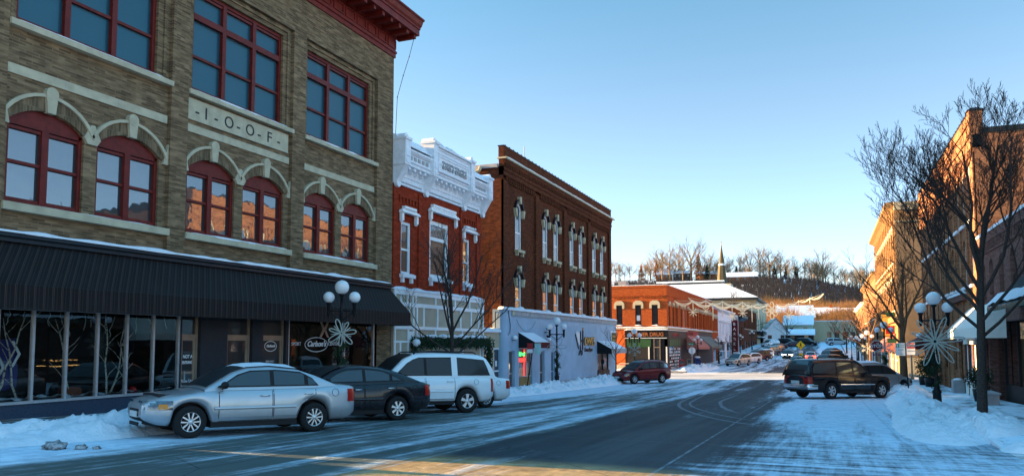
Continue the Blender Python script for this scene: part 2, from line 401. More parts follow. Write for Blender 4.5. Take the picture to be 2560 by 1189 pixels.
M['p_blue'] = paint('dark_blue_car_paint', (.015,.025,.05), .1, .3)
M['p_grey'] = paint('grey_car_paint', (.16,.17,.18), .4, .35)
# ------------------------------------------------------------------ ground, roads, pavements
def sheet(name, xs, ys, off, mat, label=None, zf=None):
    mb = MB(); mb.grid([[(x, y, (zf or gz)(x, y)+off) for y in ys] for x in xs], 0, True)
    o = mb.build(name, mat); return struct(o, label)
def fr(a, b, n): return [a+(b-a)*i/n for i in range(n+1)]
t = NT('snowy_hill_ground'); p = t.pos(); x, y, z = t.sep(p)
sn = t.ramp(t.noise(.35, detail=7, rough=.7), [(.40, 0), (.52, 1)])
M['groundmat'] = t.base(t.mix(sn, (.075,.06,.05), (.70,.74,.80)), .85, 0, .2)
xs = fr(-420, -60, 45)+fr(-60, 60, 48)[1:]+fr(60, 300, 24)[1:]
ys = fr(-80, 0, 8)+fr(0, 250, 84)[1:]+fr(250, 540, 58)[1:]+fr(540, 900, 8)[1:]
ground = sheet('ground', xs, ys, -.05, M['groundmat'], 'snow covered ground rising to a bare wooded hill')
# main road: bare and frosted lanes between packed snow
t = NT('winter_road'); p = t.pos(); x, y, z = t.sep(p)
def streak(sx, sy, sc, det=5, r=.65): return t.noise(sc, vec=p, detail=det, rough=r, stretch=(sx, sy, 1))
wob = t.math('MULTIPLY', t.math('SUBTRACT', t.noise(.16, vec=p, detail=3), .5), 1.8)
X2 = t.math('ADD', x, wob)
def sm(a, b, v=None):
    n = t.new('ShaderNodeMapRange', interpolation_type='SMOOTHSTEP'); t.set(n.inputs[0], X2 if v is None else v); n.inputs[1].default_value = a; n.inputs[2].default_value = b
    return n.outputs[0]
left_snow = t.math('MULTIPLY', t.math('SUBTRACT', 1.0, sm(-12.9, -9.8)), .92)
right_snow = t.math('MULTIPLY', sm(-3.4, -.6), t.math('ADD', .62, t.math('MULTIPLY', sm(14, 26, y), .22)))
lane = t.math('ADD', .13, t.math('MULTIPLY', t.math('SUBTRACT', 1.0, sm(-6.5, -5.9)), .28))
far = t.math('MULTIPLY', sm(20, 46, y), .20)
amount = t.math('ADD', t.math('MAXIMUM', t.math('MAXIMUM', left_snow, right_snow), lane), far)
n1 = streak(1.1, .07, 1.0); n2 = streak(5.5, .40, 1.0, 6, .75); n3 = t.noise(2.2, vec=p, detail=6, rough=.75)
nr = t.noise(1.0, vec=p, detail=7, rough=.75, stretch=(.16, 1.9, 1))
near = t.math('MULTIPLY', t.math('SUBTRACT', 1.0, sm(13, 22, y)), sm(-3.2, -1.5))
nmix = t.new('ShaderNodeMix'); t.l.new(near, nmix.inputs['Factor']); t.l.new(n1, nmix.inputs['A']); t.l.new(nr, nmix.inputs['B'])
mixn = t.math('ADD', t.math('ADD', t.math('MULTIPLY', nmix.outputs['Result'], .58), t.math('MULTIPLY', n2, .26)), t.math('MULTIPLY', n3, .16))
fac = t.math('ADD', amount, t.math('MULTIPLY', t.math('SUBTRACT', mixn, .5), 3.0))
snowf = sm(.30, .86, fac)
dry = t.mix(t.ramp(streak(.6, .06, 1.0), [(.35, 0), (.7, 1)]), (.013,.019,.026), (.030,.038,.046))
frost = t.mix(t.ramp(streak(.8, .05, 1.3), [(.3, 0), (.75, 1)]), (.050,.070,.066), (.105,.130,.122))
asph = t.mix(sm(-6.5, -6.1), frost, dry)
patch = t.ramp(t.noise(.5, vec=p, detail=5, rough=.7), [(.45, 0), (.7, 1)])
grit = t.ramp(t.noise(38, vec=p, detail=3, rough=.8), [(.42, 0), (.72, 1)])
asph = t.mix(t.math('MULTIPLY', grit, .30), asph, (.12,.14,.15))
wheel = t.ramp(streak(1.5, .03, 1.0, 4), [(.48, 0), (.64, 1)])
asph = t.mix(t.math('MULTIPLY', wheel, .45), asph, (.085,.10,.105))
asph = t.mix(t.math('MULTIPLY', patch, .35), asph, (.055,.068,.075))
sunpatch = t.mix(t.ramp(t.noise(1.2, vec=p, detail=7, rough=.75), [(.35, 0), (.65, 1)]), (.16,.11,.06), (.52,.35,.17))  # warm pool of low sunlight painted into the road colour near the camera
asph = t.mix(t.math('MULTIPLY', t.math('SUBTRACT', 1.0, sm(11.2, 12.2, t.math('ADD', y, t.math('MULTIPLY', wob, .4)))), t.math('MULTIPLY', sm(-6.9, -6.2), t.math('SUBTRACT', 1.0, sm(-2.2, -1.2)))), asph, sunpatch)
crack = t.new('ShaderNodeTexVoronoi', feature='DISTANCE_TO_EDGE'); crack.inputs['Scale'].default_value = .22; t.l.new(p, crack.inputs['Vector'])
brickr = t.mix(t.ramp(streak(.6, .1, 1.2), [(.3, 0), (.75, 1)]), (.060,.036,.038), (.095,.065,.062))
asph = t.mix(t.math('MULTIPLY', sm(86, 92, y), t.math('SUBTRACT', 1.0, sm(128, 150, y))), asph, brickr)
asph = t.mix(t.math('MULTIPLY', t.math('LESS_THAN', crack.outputs['Distance'], .0025), .45), asph, (.006,.008,.010))
seam = t.math('LESS_THAN', t.math('ABSOLUTE', t.math('SUBTRACT', t.math('ADD', x, t.math('MULTIPLY', y, .018)), -6.05)), .04)
seam2 = t.math('LESS_THAN', t.math('ABSOLUTE', t.math('SUBTRACT', x, -2.42)), .028)
seam3 = t.math('LESS_THAN', t.math('ABSOLUTE', t.math('SUBTRACT', x, -10.2)), .028)
seam4 = t.math('LESS_THAN', t.math('ABSOLUTE', t.math('SUBTRACT', x, 1.42)), .028)
cross = t.math('LESS_THAN', t.math('FRACT', t.math('DIVIDE', t.math('ADD', y, 2.4), 4.6)), .008)
sl_ = t.math('MULTIPLY', t.math('MAXIMUM', t.math('MAXIMUM', seam, t.math('MAXIMUM', seam2, seam4)), t.math('MAXIMUM', t.math('MULTIPLY', cross, .5), seam3)), t.ramp(streak(3, 3, 1.0), [(.35, .05), (.65, .6)]))
seamc = t.mix(snowf, (.30,.36,.40), (.30,.36,.42))
snc = t.mix(t.ramp(t.noise(3.5, vec=p, detail=6, rough=.7), [(.35, 0), (.7, 1)]), (.44,.55,.66), (.70,.82,.92))
col = t.mix(sl_, t.mix(snowf, asph, snc), seamc)
t.bump(t.math('ADD', t.math('MULTIPLY', snowf, .7), t.math('ADD', t.math('MULTIPLY', n2, .5), t.math('MULTIPLY', n3, .6))), .7, .035)
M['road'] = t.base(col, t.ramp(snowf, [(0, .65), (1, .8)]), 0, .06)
ry = fr(-20, 10, 15)+fr(10, 250, 120)[1:]
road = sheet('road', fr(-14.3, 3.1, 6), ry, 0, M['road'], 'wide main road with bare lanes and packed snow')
t = NT('packed_snow_road'); p = t.pos(); x, y, z = t.sep(p)
st = t.ramp(t.noise(1.0, vec=p, detail=6, rough=.7, stretch=(.10, 1.1, 1)), [(.40, 0), (.58, 1)])
t.bump(st, .4, .02)
M['crossmat'] = t.base(t.mix(st, (.13,.125,.12), t.mix(t.noise(3, detail=5), (.62,.64,.66), (.86,.87,.88))), .8, 0, .3)
sheet('cross_street', fr(-75, -14.3, 20), fr(65.5, 83, 6), -.012, M['crossmat'], 'snowy cross street lit by low sun')
sheet('cross_street', fr(3.1, 60, 20), fr(62.6, 75, 5), -.012, M['crossmat'])
mb = MB(); mb.grid([[(x, y, gz(x, y)+.005+.0*x) for y in fr(65, 84, 10)] for x in fr(-14.3, 3.1, 8)], 0, True)
struct(mb.build('cross_street', M['crossmat']), 'packed snow at the street crossing')
sheet('cross_street', fr(-80, -14.3, 20), fr(-14, 8.6, 8), -.012, M['crossmat'])
sheet('cross_street', fr(3.1, 60, 20), fr(-14, 18, 10), .0, M['crossmat'])
# pavements with kerbs
t = NT('brick_pavement_snow'); p = t.pos(); x, y, z = t.sep(p)
b = t.new('ShaderNodeTexBrick'); b.inputs['Scale'].default_value = 1; b.inputs['Brick Width'].default_value = .22; b.inputs['Row Height'].default_value = .11; b.inputs['Mortar Size'].default_value = .006
t.l.new(p, b.inputs['Vector']); t.set(b.inputs['Color1'], (.055,.040,.036)); t.set(b.inputs['Color2'], (.035,.028,.028)); t.set(b.inputs['Mortar'], (.02,.02,.02))
sn = t.ramp(t.noise(1.0, vec=p, detail=6, rough=.7, stretch=(1.6, .5, 1)), [(.50, 0), (.60, 1)])
j1 = t.math('LESS_THAN', t.math('FRACT', t.math('DIVIDE', t.math('ADD', x, t.math('MULTIPLY', y, .0)), 1.35)), .05)
j2 = t.math('LESS_THAN', t.math('FRACT', t.math('DIVIDE', y, 1.5)), .05)
jj = t.math('MULTIPLY', t.math('MAXIMUM', j1, j2), .8)
ledge = t.math('LESS_THAN', x, -16.32)
base = t.mix(ledge, b.outputs['Color'], (.12,.12,.105))
M['pave'] = t.base(t.mix(t.math('MAXIMUM', sn, jj), base, (.62,.71,.80)), .7, 0, .3)
t = NT('snowy_pavement'); p = t.pos()
sn = t.ramp(t.noise(.9, vec=p, detail=6, rough=.7, stretch=(1.2, .5, 1)), [(.34, 0), (.50, 1)])
t.bump(t.noise(5, detail=6), .4, .03)
M['pave_snow'] = t.base(t.mix(sn, (.13,.12,.11), t.mix(t.noise(2, detail=5), (.60,.69,.78), (.76,.84,.92))), .8, 0, .3)
M['kerb'] = plain('concrete_kerb', (.25,.25,.25), .85, 0, .3, 5)
def pavement(x0, x1, y0, y1, mat, slope, name='pavement', label=None, n=None):
    n = n or int((y1-y0)/2)+1; mb = MB(); ys = fr(y0, y1, n); xe = x0 if slope > 0 else x1
    xs_ = fr(x0, x1, 4)
    def rk(y): return sst(17.3, 20.0, y) if x0 > 0 and y < 40 else 1
    def zf(x, y): return gz(x, y)+.003+(.14+abs(slope)*(abs(x-(x1 if slope < 0 else x0))))*rk(y)
    mb.grid([[(x, y, zf(x, y)) for y in ys] for x in xs_], 0, True)
    ke = x1 if slope < 0 else x0
    kk = .16 if slope < 0 else -.16
    mb.grid([[(q, y, gz(ke, y)+h*(rk(y) if h > 0 else 1)+.002) for y in ys] for q, h in ((ke-kk*.0, -.1), (ke, .145), (ke-kk, .15))], 1, False)
    for y in (y0, y1): mb.poly([(x0,y,gz(x0,y)-.1),(x1,y,gz(x1,y)-.1),(x1,y,zf(x1,y)),(x0,y,zf(x0,y))], 1)
    return struct(mb.build(name, [mat, M['kerb'] if x0 < 0 or y0 > 60 else M['snow']]), label)
pavement(-17.2, -14.3, 8.6, 36.5, M['pave'], -.045, label='dark brick pavement by the hall')
pavement(-17.2, -14.3, 36.5, 64.4, M['pave_snow'], -.04)
pavement(-17.2, -14.3, 84.5, 250, M['pave_snow'], -.03)
pavement(3.1, 6.6, 17.3, 61.8, M['pave_snow'], .03, label='snow covered pavement along the right kerb')
pavement(3.1, 6.6, 76, 230, M['pave_snow'], .03)
def pz(X, Y):
    """height of whatever one stands on at X,Y"""
    if -17.2 <= X <= -14.3 and (8.6 < Y < 64.4 or Y > 84.5): return gz(X,Y)+.14+.045*(-14.3-X)
    if 3.1 <= X <= 6.6 and (17.3 < Y < 61.8 or Y > 76): return gz(X,Y)+(.14+.03*(X-3.1))*(sst(17.3,20.0,Y) if Y < 40 else 1)
    return gz(X, Y)
# ploughed snow banks
def snow_bank(path, w, h, seed, lumps=1.0, label=None, step=.085, name='snow_bank', mat='snow'):
    """ridge of lumpy snow along path [(x,y,width,height)]"""
    pts = []
    for (a, b) in zip(path, path[1:]):
        L = math.hypot(b[0]-a[0], b[1]-a[1]); n = max(1, int(L/step))
        pts += [[lerp(a[k], b[k], i/n) for k in range(4)] for i in range(n)]
    pts.append(list(path[-1])); P = []; nv = 26
    for i, p in enumerate(pts):
        q = pts[min(i+1, len(pts)-1)]; r = pts[max(i-1, 0)]
        dx, dy = q[0]-r[0], q[1]-r[1]; L = math.hypot(dx, dy) or 1; nx, ny = -dy/L, dx/L; row = []
        en = min(1, min(i, len(pts)-1-i)/4)
        for j in range(nv+1):
            s_ = -1+2*j/nv; x = p[0]+nx*s_*p[2]*w; y = p[1]+ny*s_*p[2]*w
            f = max(0, 1-s_*s_)**.8*en
            a1 = mnoise.noise((x*1.1+seed, y*1.1, .3)); a2 = mnoise.noise((x*3.2, y*3.2+seed, .7)); a3 = mnoise.noise((x*8.5, y*8.5, seed)); a4 = abs(mnoise.noise((x*5, y*5, seed+5)))
            a5 = abs(mnoise.noise((x*13, y*13, seed+9)))
            hh = p[3]*h*f*(.70+.75*a1*lumps+.42*a2*lumps+.30*a3*lumps+.40*a4*lumps+.16*a5*lumps)
            row.append((x, y, pz(x, y)-.03+max(0, hh)+.02*f))
        P.append(row)
    mb = MB(); mb.grid(P, 0, True); o = mb.build(name, M[mat]); tag(o, label, 'snow', None, 'stuff'); return o
snow_bank([(-14.2,8.2,.5,.3),(-14.2,10.0,.9,.75),(-14.1,11.2,1.0,.95),(-14.15,12.6,1.0,1.15),(-14.6,13.9,.8,.8),(-15.0,15.4,.4,.3)], 1.0, .29, 3, label='lumpy ploughed snow bank in front of the silver sedan')
snow_bank([(-14.3,33,.6,.3),(-14.3,38,.8,.6),(-14.4,43,.85,.75),(-14.3,49,.8,.7),(-14.5,54,.9,.95),(-14.6,60,.8,.8),(-14.6,64,.5,.3)], .95, .5, 9, label='ploughed snow along the kerb by the pale blue wall')
snow_bank([(2.2,18.0,.3,.1),(2.5,19.5,1.0,.45),(2.7,22,1.2,.7),(2.75,26,1.0,.75),(3.0,30,.95,.85),(3.0,34,.9,.8),(3.2,38.5,.9,.8),(3.6,41,1.0,.95),(3.5,44,.9,.9),(3.4,50,.8,.6),(3.3,60,.6,.4)], 1.05, .36, 17, 1.15, label='lumpy ploughed snow bank along the right kerb')
snow_bank([(3.0,17.6,.5,.4),(4.2,17.4,.6,.5),(5.5,17.3,.6,.5),(6.8,17.2,.4,.3)], 1.0, .5, 47, label='low snow ridge across the near end of the right hand pavement')
snow_bank([(-17.5,4.5,1.2,.5),(-16.2,6.5,1.5,1.1),(-15.6,8.3,1.5,1.2),(-15.9,9.8,1.3,.9),(-16.2,10.6,.8,.4)], 1.0, .90, 53, label='added snow heap out of view on the left, shading the near road', step=.25)  # unseen heap, added to cast shade on the road left of the sun patch
snow_bank([(2.3,18.8,.4,.4),(3.0,19.9,.8,.7),(3.5,21.0,.9,.8),(3.7,22.3,.7,.6)], 1.0, .42, 61, label='broken end of the snow bank nearest the right edge')
snow_bank([(4.05,24.6,.6,.8),(4.1,25.6,.8,1.1),(4.15,26.8,.55,.7)], 1.0, .30, 5, .7, label='snow heaped round the foot of the street tree')
snow_bank([(-14.6,85.5,.9,.5),(-14.5,90,1.2,1.0),(-14.4,97,1.2,.9),(-14.4,106,1.0,.6)], 1.3, .55, 23, step=.3, label='ploughed snow along the kerb past the crossing')
snow_bank([(-18.5,65.2,.5,.6),(-15.5,65.6,.6,.6)], 1.0, .6, 29, step=.25, label='snow left at the corner of the pale blue building')
snow_bank([(3.4,77,.7,.6),(3.6,84,.8,.7),(3.4,95,.8,.6),(3.4,120,.7,.5)], 1.0, .5, 31, step=.3, label='ploughed snow along the right kerb past the crossing')
snow_bank([(-24,86.0,.7,.5),(-20,85.6,.8,.6),(-17.6,85.2,.5,.3)], 1.0, .5, 37, step=.3, label='snow shovelled up in front of the corner store')
# pale curved tyre tracks where a car turned
def tyre_track(pts, w, label=None):
    P = []
    n = len(pts)
    for i in range((n-1)*8+1):
        k = min(n-2, i//8); f = i/8-k; p0, p1, p2, p3 = pts[max(0,k-1)], pts[k], pts[k+1], pts[min(n-1,k+2)]
        q = [.5*(2*p1[a]+(p2[a]-p0[a])*f+(2*p0[a]-5*p1[a]+4*p2[a]-p3[a])*f*f+(3*p1[a]-p0[a]-3*p2[a]+p3[a])*f**3) for a in (0,1)]
        P.append(q)
    rows = []
    for i, q in enumerate(P):
        a, b = P[max(0,i-1)], P[min(len(P)-1,i+1)]; dx, dy = b[0]-a[0], b[1]-a[1]; L = math.hypot(dx,dy) or 1; ww = w*(.55+.7*abs(mnoise.noise((q[0]*2,q[1]*2,1))))*min(1,i/6,(len(P)-1-i)/6+.05)
        rows.append([(q[0]-dy/L*ww*s, q[1]+dx/L*ww*s, gz(q[0],q[1])+.007) for s in (-1,1)])
    mb = MB(); mb.grid(rows, 0, True); struct(mb.build('tyre_track', M['track']), label)
t = NT('snow_track'); M['track'] = t.base(t.mix(t.noise(6, detail=5), (.04,.052,.06), (.17,.21,.25)), .8)
tyre_track([(-6.6,46),(-5.94,34.8),(-5.45,30.6),(-4.69,27.5),(-3.59,24.5),(-2.4,22.3),(-1.2,21.1)], .10)
tyre_track([(-6.2,46),(-5.55,34.8),(-5.05,30.9),(-4.25,28.0),(-3.2,25.3),(-2.0,23.2)], .08)
tyre_track([(-4.34,42.5),(-4.4,35.9),(-4.16,32.9),(-3.55,29.3),(-2.7,26.3)], .11)
# dirty clods on the snow at the front
def clod(x, y, r, seed, label):
    mb = MB(); P = []
    for i in range(18):
        q = 2*PI*i/18; row = []
        for j in range(10):
            e = PI*j/9; d = Vector((math.sin(e)*math.cos(q), math.sin(e)*math.sin(q), -math.cos(e)))
            k = r*(1+.5*mnoise.noise(d*2.2+Vector((seed,0,0)))+.3*mnoise.noise(d*5+Vector((seed,0,0))))
            row.append((d.x*k*1.3, d.y*k*1.3, d.z*k*.75))
        P.append(row)
    mb.grid(P, 0, True, closeu=True)
    o = mb.build('ice_clod', M['clod'], loc=(x, y, gz(x, y)+r*.3)); tag(o, label, 'clod', 'dirty ice clods on the snow')
t = NT('dirty_ice'); n = t.noise(9, detail=6, rough=.7); t.bump(n, .9, .05)
M['clod'] = t.base(t.mix(t.ramp(n, [(.4, 0), (.62, 1)]), (.05,.045,.04), (.5,.53,.56)), .7)
clod(-12.55, 9.55, .14, 1, 'largest dark dirty clod of ice at the foot of the snow bank')
clod(-12.15, 9.75, .075, 4, 'small dirty clod just right of the largest ice clod')
clod(-11.95, 9.9, .05, 8, 'tiniest dirty crumb at the right end of the row of clods')
clod(-12.75, 8.55, .09, 12, 'dirty grey clod at the very left edge of the road')
# ------------------------------------------------------------------ the tan brick hall
def bar_window(F, parent, a, b, z0, z1, r, d, mats, fw=.09, mull=(), mw=.10, rails=(), rw=.06, pane='pane', label=None, fd=.10, head=0, pd=.05, name='window'):
    """window part: frame, mullions at u, rails as (u0,u1,z); child pane"""
    mb = MB(); zt = z1
    F.box(mb, a, a+fw, z0, zt, d-fd, d); F.box(mb, b-fw, b, z0, zt, d-fd, d); F.box(mb, a+fw, b-fw, z0, z0+fw*.8, d-fd, d+.01)
    if r > 0:
        o = arcpts(a, b, zt, r); i = [(lerp(a, b, .5)+(x-(a+b)/2)*.93, zt-head if k in (0, len(o)-1) else max(zt-head, y-fw)) for k, (x, y) in enumerate(o)]
        i = [(x, zt-head) if head else (x, y) for x, y in i]
        ring(mb, F, i, o, d-fd, d)
    else: F.box(mb, a+fw, b-fw, zt-fw, zt, d-fd, d)
    for u in mull: F.box(mb, u-mw/2, u+mw/2, z0+fw*.8, zt-(head if r > 0 else fw), d-fd, d+.015)
    for (p, q, z) in rails: F.box(mb, p, q, z-rw/2, z+rw/2, d-fd+.01, d-.02)
    w = mb.build(name, mats, parent)
    if label: tag(w, label)
    pb = MB()
    if r > 0 and not head: arcfill(pb, F, a+.01, b-.01, z0, zt, r-.02, d-pd)
    else: F.quad(pb, a+.01, b-.01, z0, zt-head, d-pd)
    pb.build('pane', M[pane], w)
    return w
def snow_cap(F, parent, u0, u1, z, d0, d1, h=.06, seed=0, gaps=.25, n=40, name='snow_cap'):
    mb = MB(); P = []
    for i in range(n+1):
        u = lerp(u0, u1, i/n); k = max(0, .5+gaps+.9*mnoise.noise((u*1.4+seed, seed*3.1, 0)))*min(1, i/1.5, (n-i)/1.5)
        k = min(k, 1.4)
        P.append([F.P(u, z-.004, d0), F.P(u, z+h*k, d0), F.P(u, z+h*k*.9, lerp(d0, d1, .6)), F.P(u, z+h*k*.45, d1+.015*k), F.P(u, z-.005-.02*k, d1+.012*k)])
    mb.grid(P, 0, True); return mb.build(name, M['snow'], parent)
def build_hall():
    R = empty('brick_hall', (0,0,0), 0, 'three storey tan brick hall with red cornice, red windows and a long black striped awning', 'building')
    F = LF; Y0, Y1 = 10.0, 27.4
    bays = [(11.13, 15.7), (16.31, 20.9), (21.57, 26.2)]
    mb = MB()
    up = []; lo = []
    for a, b in bays:
        up.append((a+.22, b-.42, 7.25, 10.36)); lo.append((a+.13, a+2.04, 3.13, 5.0, .36)); lo.append((a+2.40, a+4.33, 3.13, 5.0, .36))
    ZT = 12.05
    # bay walls set back, piers and top standing proud
    for k, (a, b) in enumerate(bays):
        wall(mb, F, a, b, 2.3, 10.67, [up[k], lo[2*k], lo[2*k+1]], .26, -.13)
        for u in (a, b): mb.poly([F.P(u,2.3,0),F.P(u,10.67,0),F.P(u,10.67,-.13),F.P(u,2.3,-.13)])
        mb.poly([F.P(a,10.67,0),F.P(b,10.67,0),F.P(b,10.67,-.13),F.P(a,10.67,-.13)])
    e = [Y0]+[v for p in bays for v in p]+[Y1]
    for a, b in zip(e[::2], e[1::2]): F.quad(mb, a, b, 2.3, 10.67)
    F.quad(mb, Y0, Y1, 10.67, ZT)
    B = -26
    mb.poly([F.P(Y1,-2.4,0),F.P(Y1,ZT,0),F.P(Y1,ZT,B),F.P(Y1,-2.4,B)]); mb.poly([F.P(Y0,-2.4,0),F.P(Y0,ZT,0),F.P(Y0,ZT,B),F.P(Y0,-2.4,B)])
    F.quad(mb, Y0, Y1, -2.4, ZT, B)
    mb.poly([F.P(Y0,ZT-.1,0),F.P(Y1,ZT-.1,0),F.P(Y1,ZT-.1,B),F.P(Y0,ZT-.1,B)])
    F.quad(mb, 26.35, Y1, -2.3, 2.3, -.02); F.quad(mb, Y0, 11.13, -2.3, 2.3, -.02)
    mb.build('wall', M['hall_brick'], R)
    # raised brick pilaster panel outline low on the corner pier
    mb = MB(); F.box(mb, 26.65, 26.95, 2.55, 3.35, 0, .03); mb.build('blocked_flue', M['hall_brick'], R)
    # inner brick band framing the upper windows
    for k, (a, b) in enumerate(bays):
        h = up[k]; mb = MB(); d = -.13
        for p, q in ((a+.06, a+.15), (b-.24, b-.15)): F.box(mb, p, q, 7.25, 10.5, d, d+.05)
        F.box(mb, a+.06, b-.15, 10.5, 10.6, d, d+.05)
        mb.build('brick_frame', M['hall_brick'], R)
        x0, x1 = h[0], h[1]; w = x1-x0; m1, m2 = x0+w*.335, x0+w*.668
        rails = []
        for p, q in ((x0+.09, m1-.07), (m1+.07, m2-.07), (m2+.07, x1-.09)): rails += [(p, q, 8.33), (p, q, 9.50), (p, q, 7.36), (p, q, 10.2)]
        bar_window(F, R, x0, x1, 7.25, 10.36, 0, -.22, M['red_paint'], .10, (m1, m2), .15, rails, .075, 'pane_sky', fd=.16, pd=.1)
        mb = MB()
        for p, q in ((x0+.09, m1-.07), (m1+.07, m2-.07), (m2+.07, x1-.09)): F.box(mb, p, q, 9.42, 9.60, -.30, -.205)
        mb.build('transom_bar', M['red_paint'], R)
        mb = MB(); F.box(mb, a, b+.02, 7.08, 7.22, -.2, .06); s = mb.build('sill', M['stone'], R)
        snow_cap(F, R, a+.1, b-.3, 7.22, -.2, .05, .045, k*7+1, .1)
        mb = MB(); F.box(mb, a, b-.03, 6.03, 6.25, -.14, -.10)
        for j in range(1, 4): u = a+(b-a)*j/3.1; F.box(mb, u-.006, u+.006, 6.035, 6.245, -.12, -.097, 1)
        mb.build('belt_course', [M['stone'], M['greystone']], R)
        # arched pairs
        for i in (0, 1):
            p, q, z0, zs, r = lo[2*k+i]; m = (p+q)/2
            w = bar_window(F, R, p, q, z0, zs, r, -.20, M['red_paint'], .09, (m,), .17, [(p+.09, m-.08, 4.08), (m+.08, q-.09, 4.08), (p+.09, m-.08, z0+.10), (m+.08, q-.09, z0+.10), (p+.09, m-.08, 4.86), (m+.08, q-.09, 4.86)], .07, 'pane', fd=.14, head=.08, pd=.09)
            out = arcpts(p-.16, q+.17, 5.0, .70, 14); inn = arcpts(p, q, 5.0, .36, 14)
            mb = MB(); ring(mb, F, inn, out, -.14, -.085); mb.build('brick_arch', M['hall_arch'], R)
            o2 = [((p+q)/2+(x-(p+q)/2)*1.05, y+.075) for x, y in out]
            mb = MB(); ring(mb, F, out, o2, -.14, -.03); mb.build('hood_mould', M['stone'], R)
            mb = MB(); z = 5.0
            extr(mb, F, [(m-.10,5.33),(m+.10,5.33),(m+.145,5.78),(m-.145,5.78)], -.14, .0)
            n = 14; extr(mb, F, [(m+.155*math.cos(2*PI*j/n), 5.80+.155*math.sin(2*PI*j/n)) for j in range(n)], -.14, .005)
            mb.build('keystone', M['stone'], R)
        c0, c1 = lo[2*k][1], lo[2*k+1][0]; cm = (c0+c1)/2
        mb = MB(); extr(mb, F, [(cm-.13,4.87),(cm+.13,4.87),(cm+.23,5.02),(cm+.05,5.36),(cm-.05,5.36),(cm-.23,5.02)], -.14, -.05); mb.build('springer', M['stone'], R)
        mb = MB(); extr(mb, F, [(a,4.87),(a+.13,4.87),(a+.06,5.2),(a,5.45)], -.14, -.05); mb.build('springer', M['stone'], R); mb = MB(); extr(mb, F, [(b,4.87),(b-.17,4.87),(b-.07,5.2),(b,5.45)], -.14, -.05)
        mb.build('springer', M['stone'], R)
        mb = MB(); F.box(mb, a, b+.02, 2.93, 3.11, -.2, .06); mb.build('sill', M['stone'], R)
        snow_cap(F, R, a+.15, b-.2, 3.11, -.2, .05, .06, k*5+3, .12 if k else -.25)
    # inscription panel over bay 2
    mb = MB(); F.box(mb, 16.38, 20.76, 6.38, 7.0, -.13, -.07)
    for u in (17.45, 18.6, 19.75): F.box(mb, u-.006, u+.006, 6.385, 6.995, -.1, -.067, 1)
    pn = mb.build('inscription_panel', [M['stone'], M['greystone']], R)
    for s, u in (('-',16.62),('I',16.98),('-',17.36),('O',17.78),('-',18.30),('O',18.70),('-',19.24),('F',19.68),('-',20.18)):
        text_mesh(s, .50, F, u, 6.52, -.068, M['letter_black'], pn, .004, sx=1.15 if s != 'O' else 1.0)
    # cornice
    mb = MB(); a, b = Y0-.3, Y1
    profile(mb, F, [(-.02,11.98),(.06,11.98),(.06,12.14),(.12,12.16),(.12,12.24),(.05,12.26),(.05,12.78),(.12,12.80),(.12,12.90),(-.02,12.90)], a, b+.05)
    mb.build('frieze', M['red_trim'], R)
    u = Y0+.1
    while u < Y1-.4:
        mb = MB(); F.box(mb, u, u+.62, 12.34, 12.39, .05, .085); F.box(mb, u, u+.62, 12.68, 12.73, .05, .085); F.box(mb, u, u+.05, 12.39, 12.68, .05, .085); F.box(mb, u+.57, u+.62, 12.39, 12.68, .05, .085); mb.build('frieze_panel', M['red_trim'], R); u += .76
    mb = MB(); profile(mb, F, [(-.3,12.90),(1.02,12.90),(1.02,13.14),(1.07,13.16),(1.07,13.22),(1.14,13.30),(1.20,13.46),(1.27,13.50),(1.27,13.56),(-.3,13.70)], a, b+.35)
    co = mb.build('cornice', M['red_trim'], R)
    u = Y0+.1
    while u < Y1+.1: mb = MB(); F.box(mb, u, u+.16, 12.74, 12.905, .10, .93, 0); mb.build('modillion', M['red_paint'], R); u += .62
    # awning
    mb = MB(); a, b = 10.0, 27.22
    P0 = (0.02, 2.22); P1 = (1.02, 1.21); P2 = (1.02, .70)
    for p, q in ((P0, P1), (P1, P2)): mb.poly([F.P(a,p[1],p[0]),F.P(b,p[1],p[0]),F.P(b,q[1],q[0]),F.P(a,q[1],q[0])])
    for u in (a, b): mb.poly([F.P(u,P0[1],P0[0]),F.P(u,P1[1],P1[0]),F.P(u,P2[1],P2[0]),F.P(u,P2[1],.02)])
    mb.build('awning', M['awning'], R)
    mb = MB(); profile(mb, F, [(0,2.22),(.10,2.22),(.10,2.30),(.17,2.33),(.17,2.40),(0,2.44)], a, 27.25); mb.build('awning_headboard', M['awn_trim'], R)
    snow_cap(F, R, a, 27.1, 2.43, 0, .19, .085, 2, .35, 90)
    # storefront
    mb = MB(); G = -1.35
    F.box(mb, 11.0, 16.3, -2.6, G, -.2, -.02); mb.build('stall_riser', M['kick'], R); mb = MB(); F.box(mb, 20.95, 26.3, -2.6, -1.3, -.2, -.02)
    mb.build('stall_riser', M['kick'], R)
    mb = MB(); F.box(mb, 20.95, 26.3, -1.3, -1.24, -.2, .02)
    for u in (20.98, 24.2, 26.2): F.box(mb, u-.035, u+.035, -1.24, .98, -.14, -.05, 0)
    mb.build('shop_mullions', M['alu'], R)
    mb = MB(); F.box(mb, 11.0, 16.3, G, G+.06, -.2, .02)
    for u in (11.24, 12.05, 12.88, 13.72, 14.58, 15.42, 16.28): F.box(mb, u-.03, u+.03, G+.06, .98, -.14, -.05)
    F.box(mb, 11.0, 16.3, .74, .80, -.14, -.05)
    mb.build('shop_mullions', M['alu'], R)
    mb = MB(); F.quad(mb, 11.0, 16.28, G+.06, .98, -.1); mb.build('shop_window', M['shopglass'], R); mb = MB(); F.quad(mb, 20.98, 26.2, -1.24, .98, -.1); g = mb.build('shop_window', M['shopglass'], R)
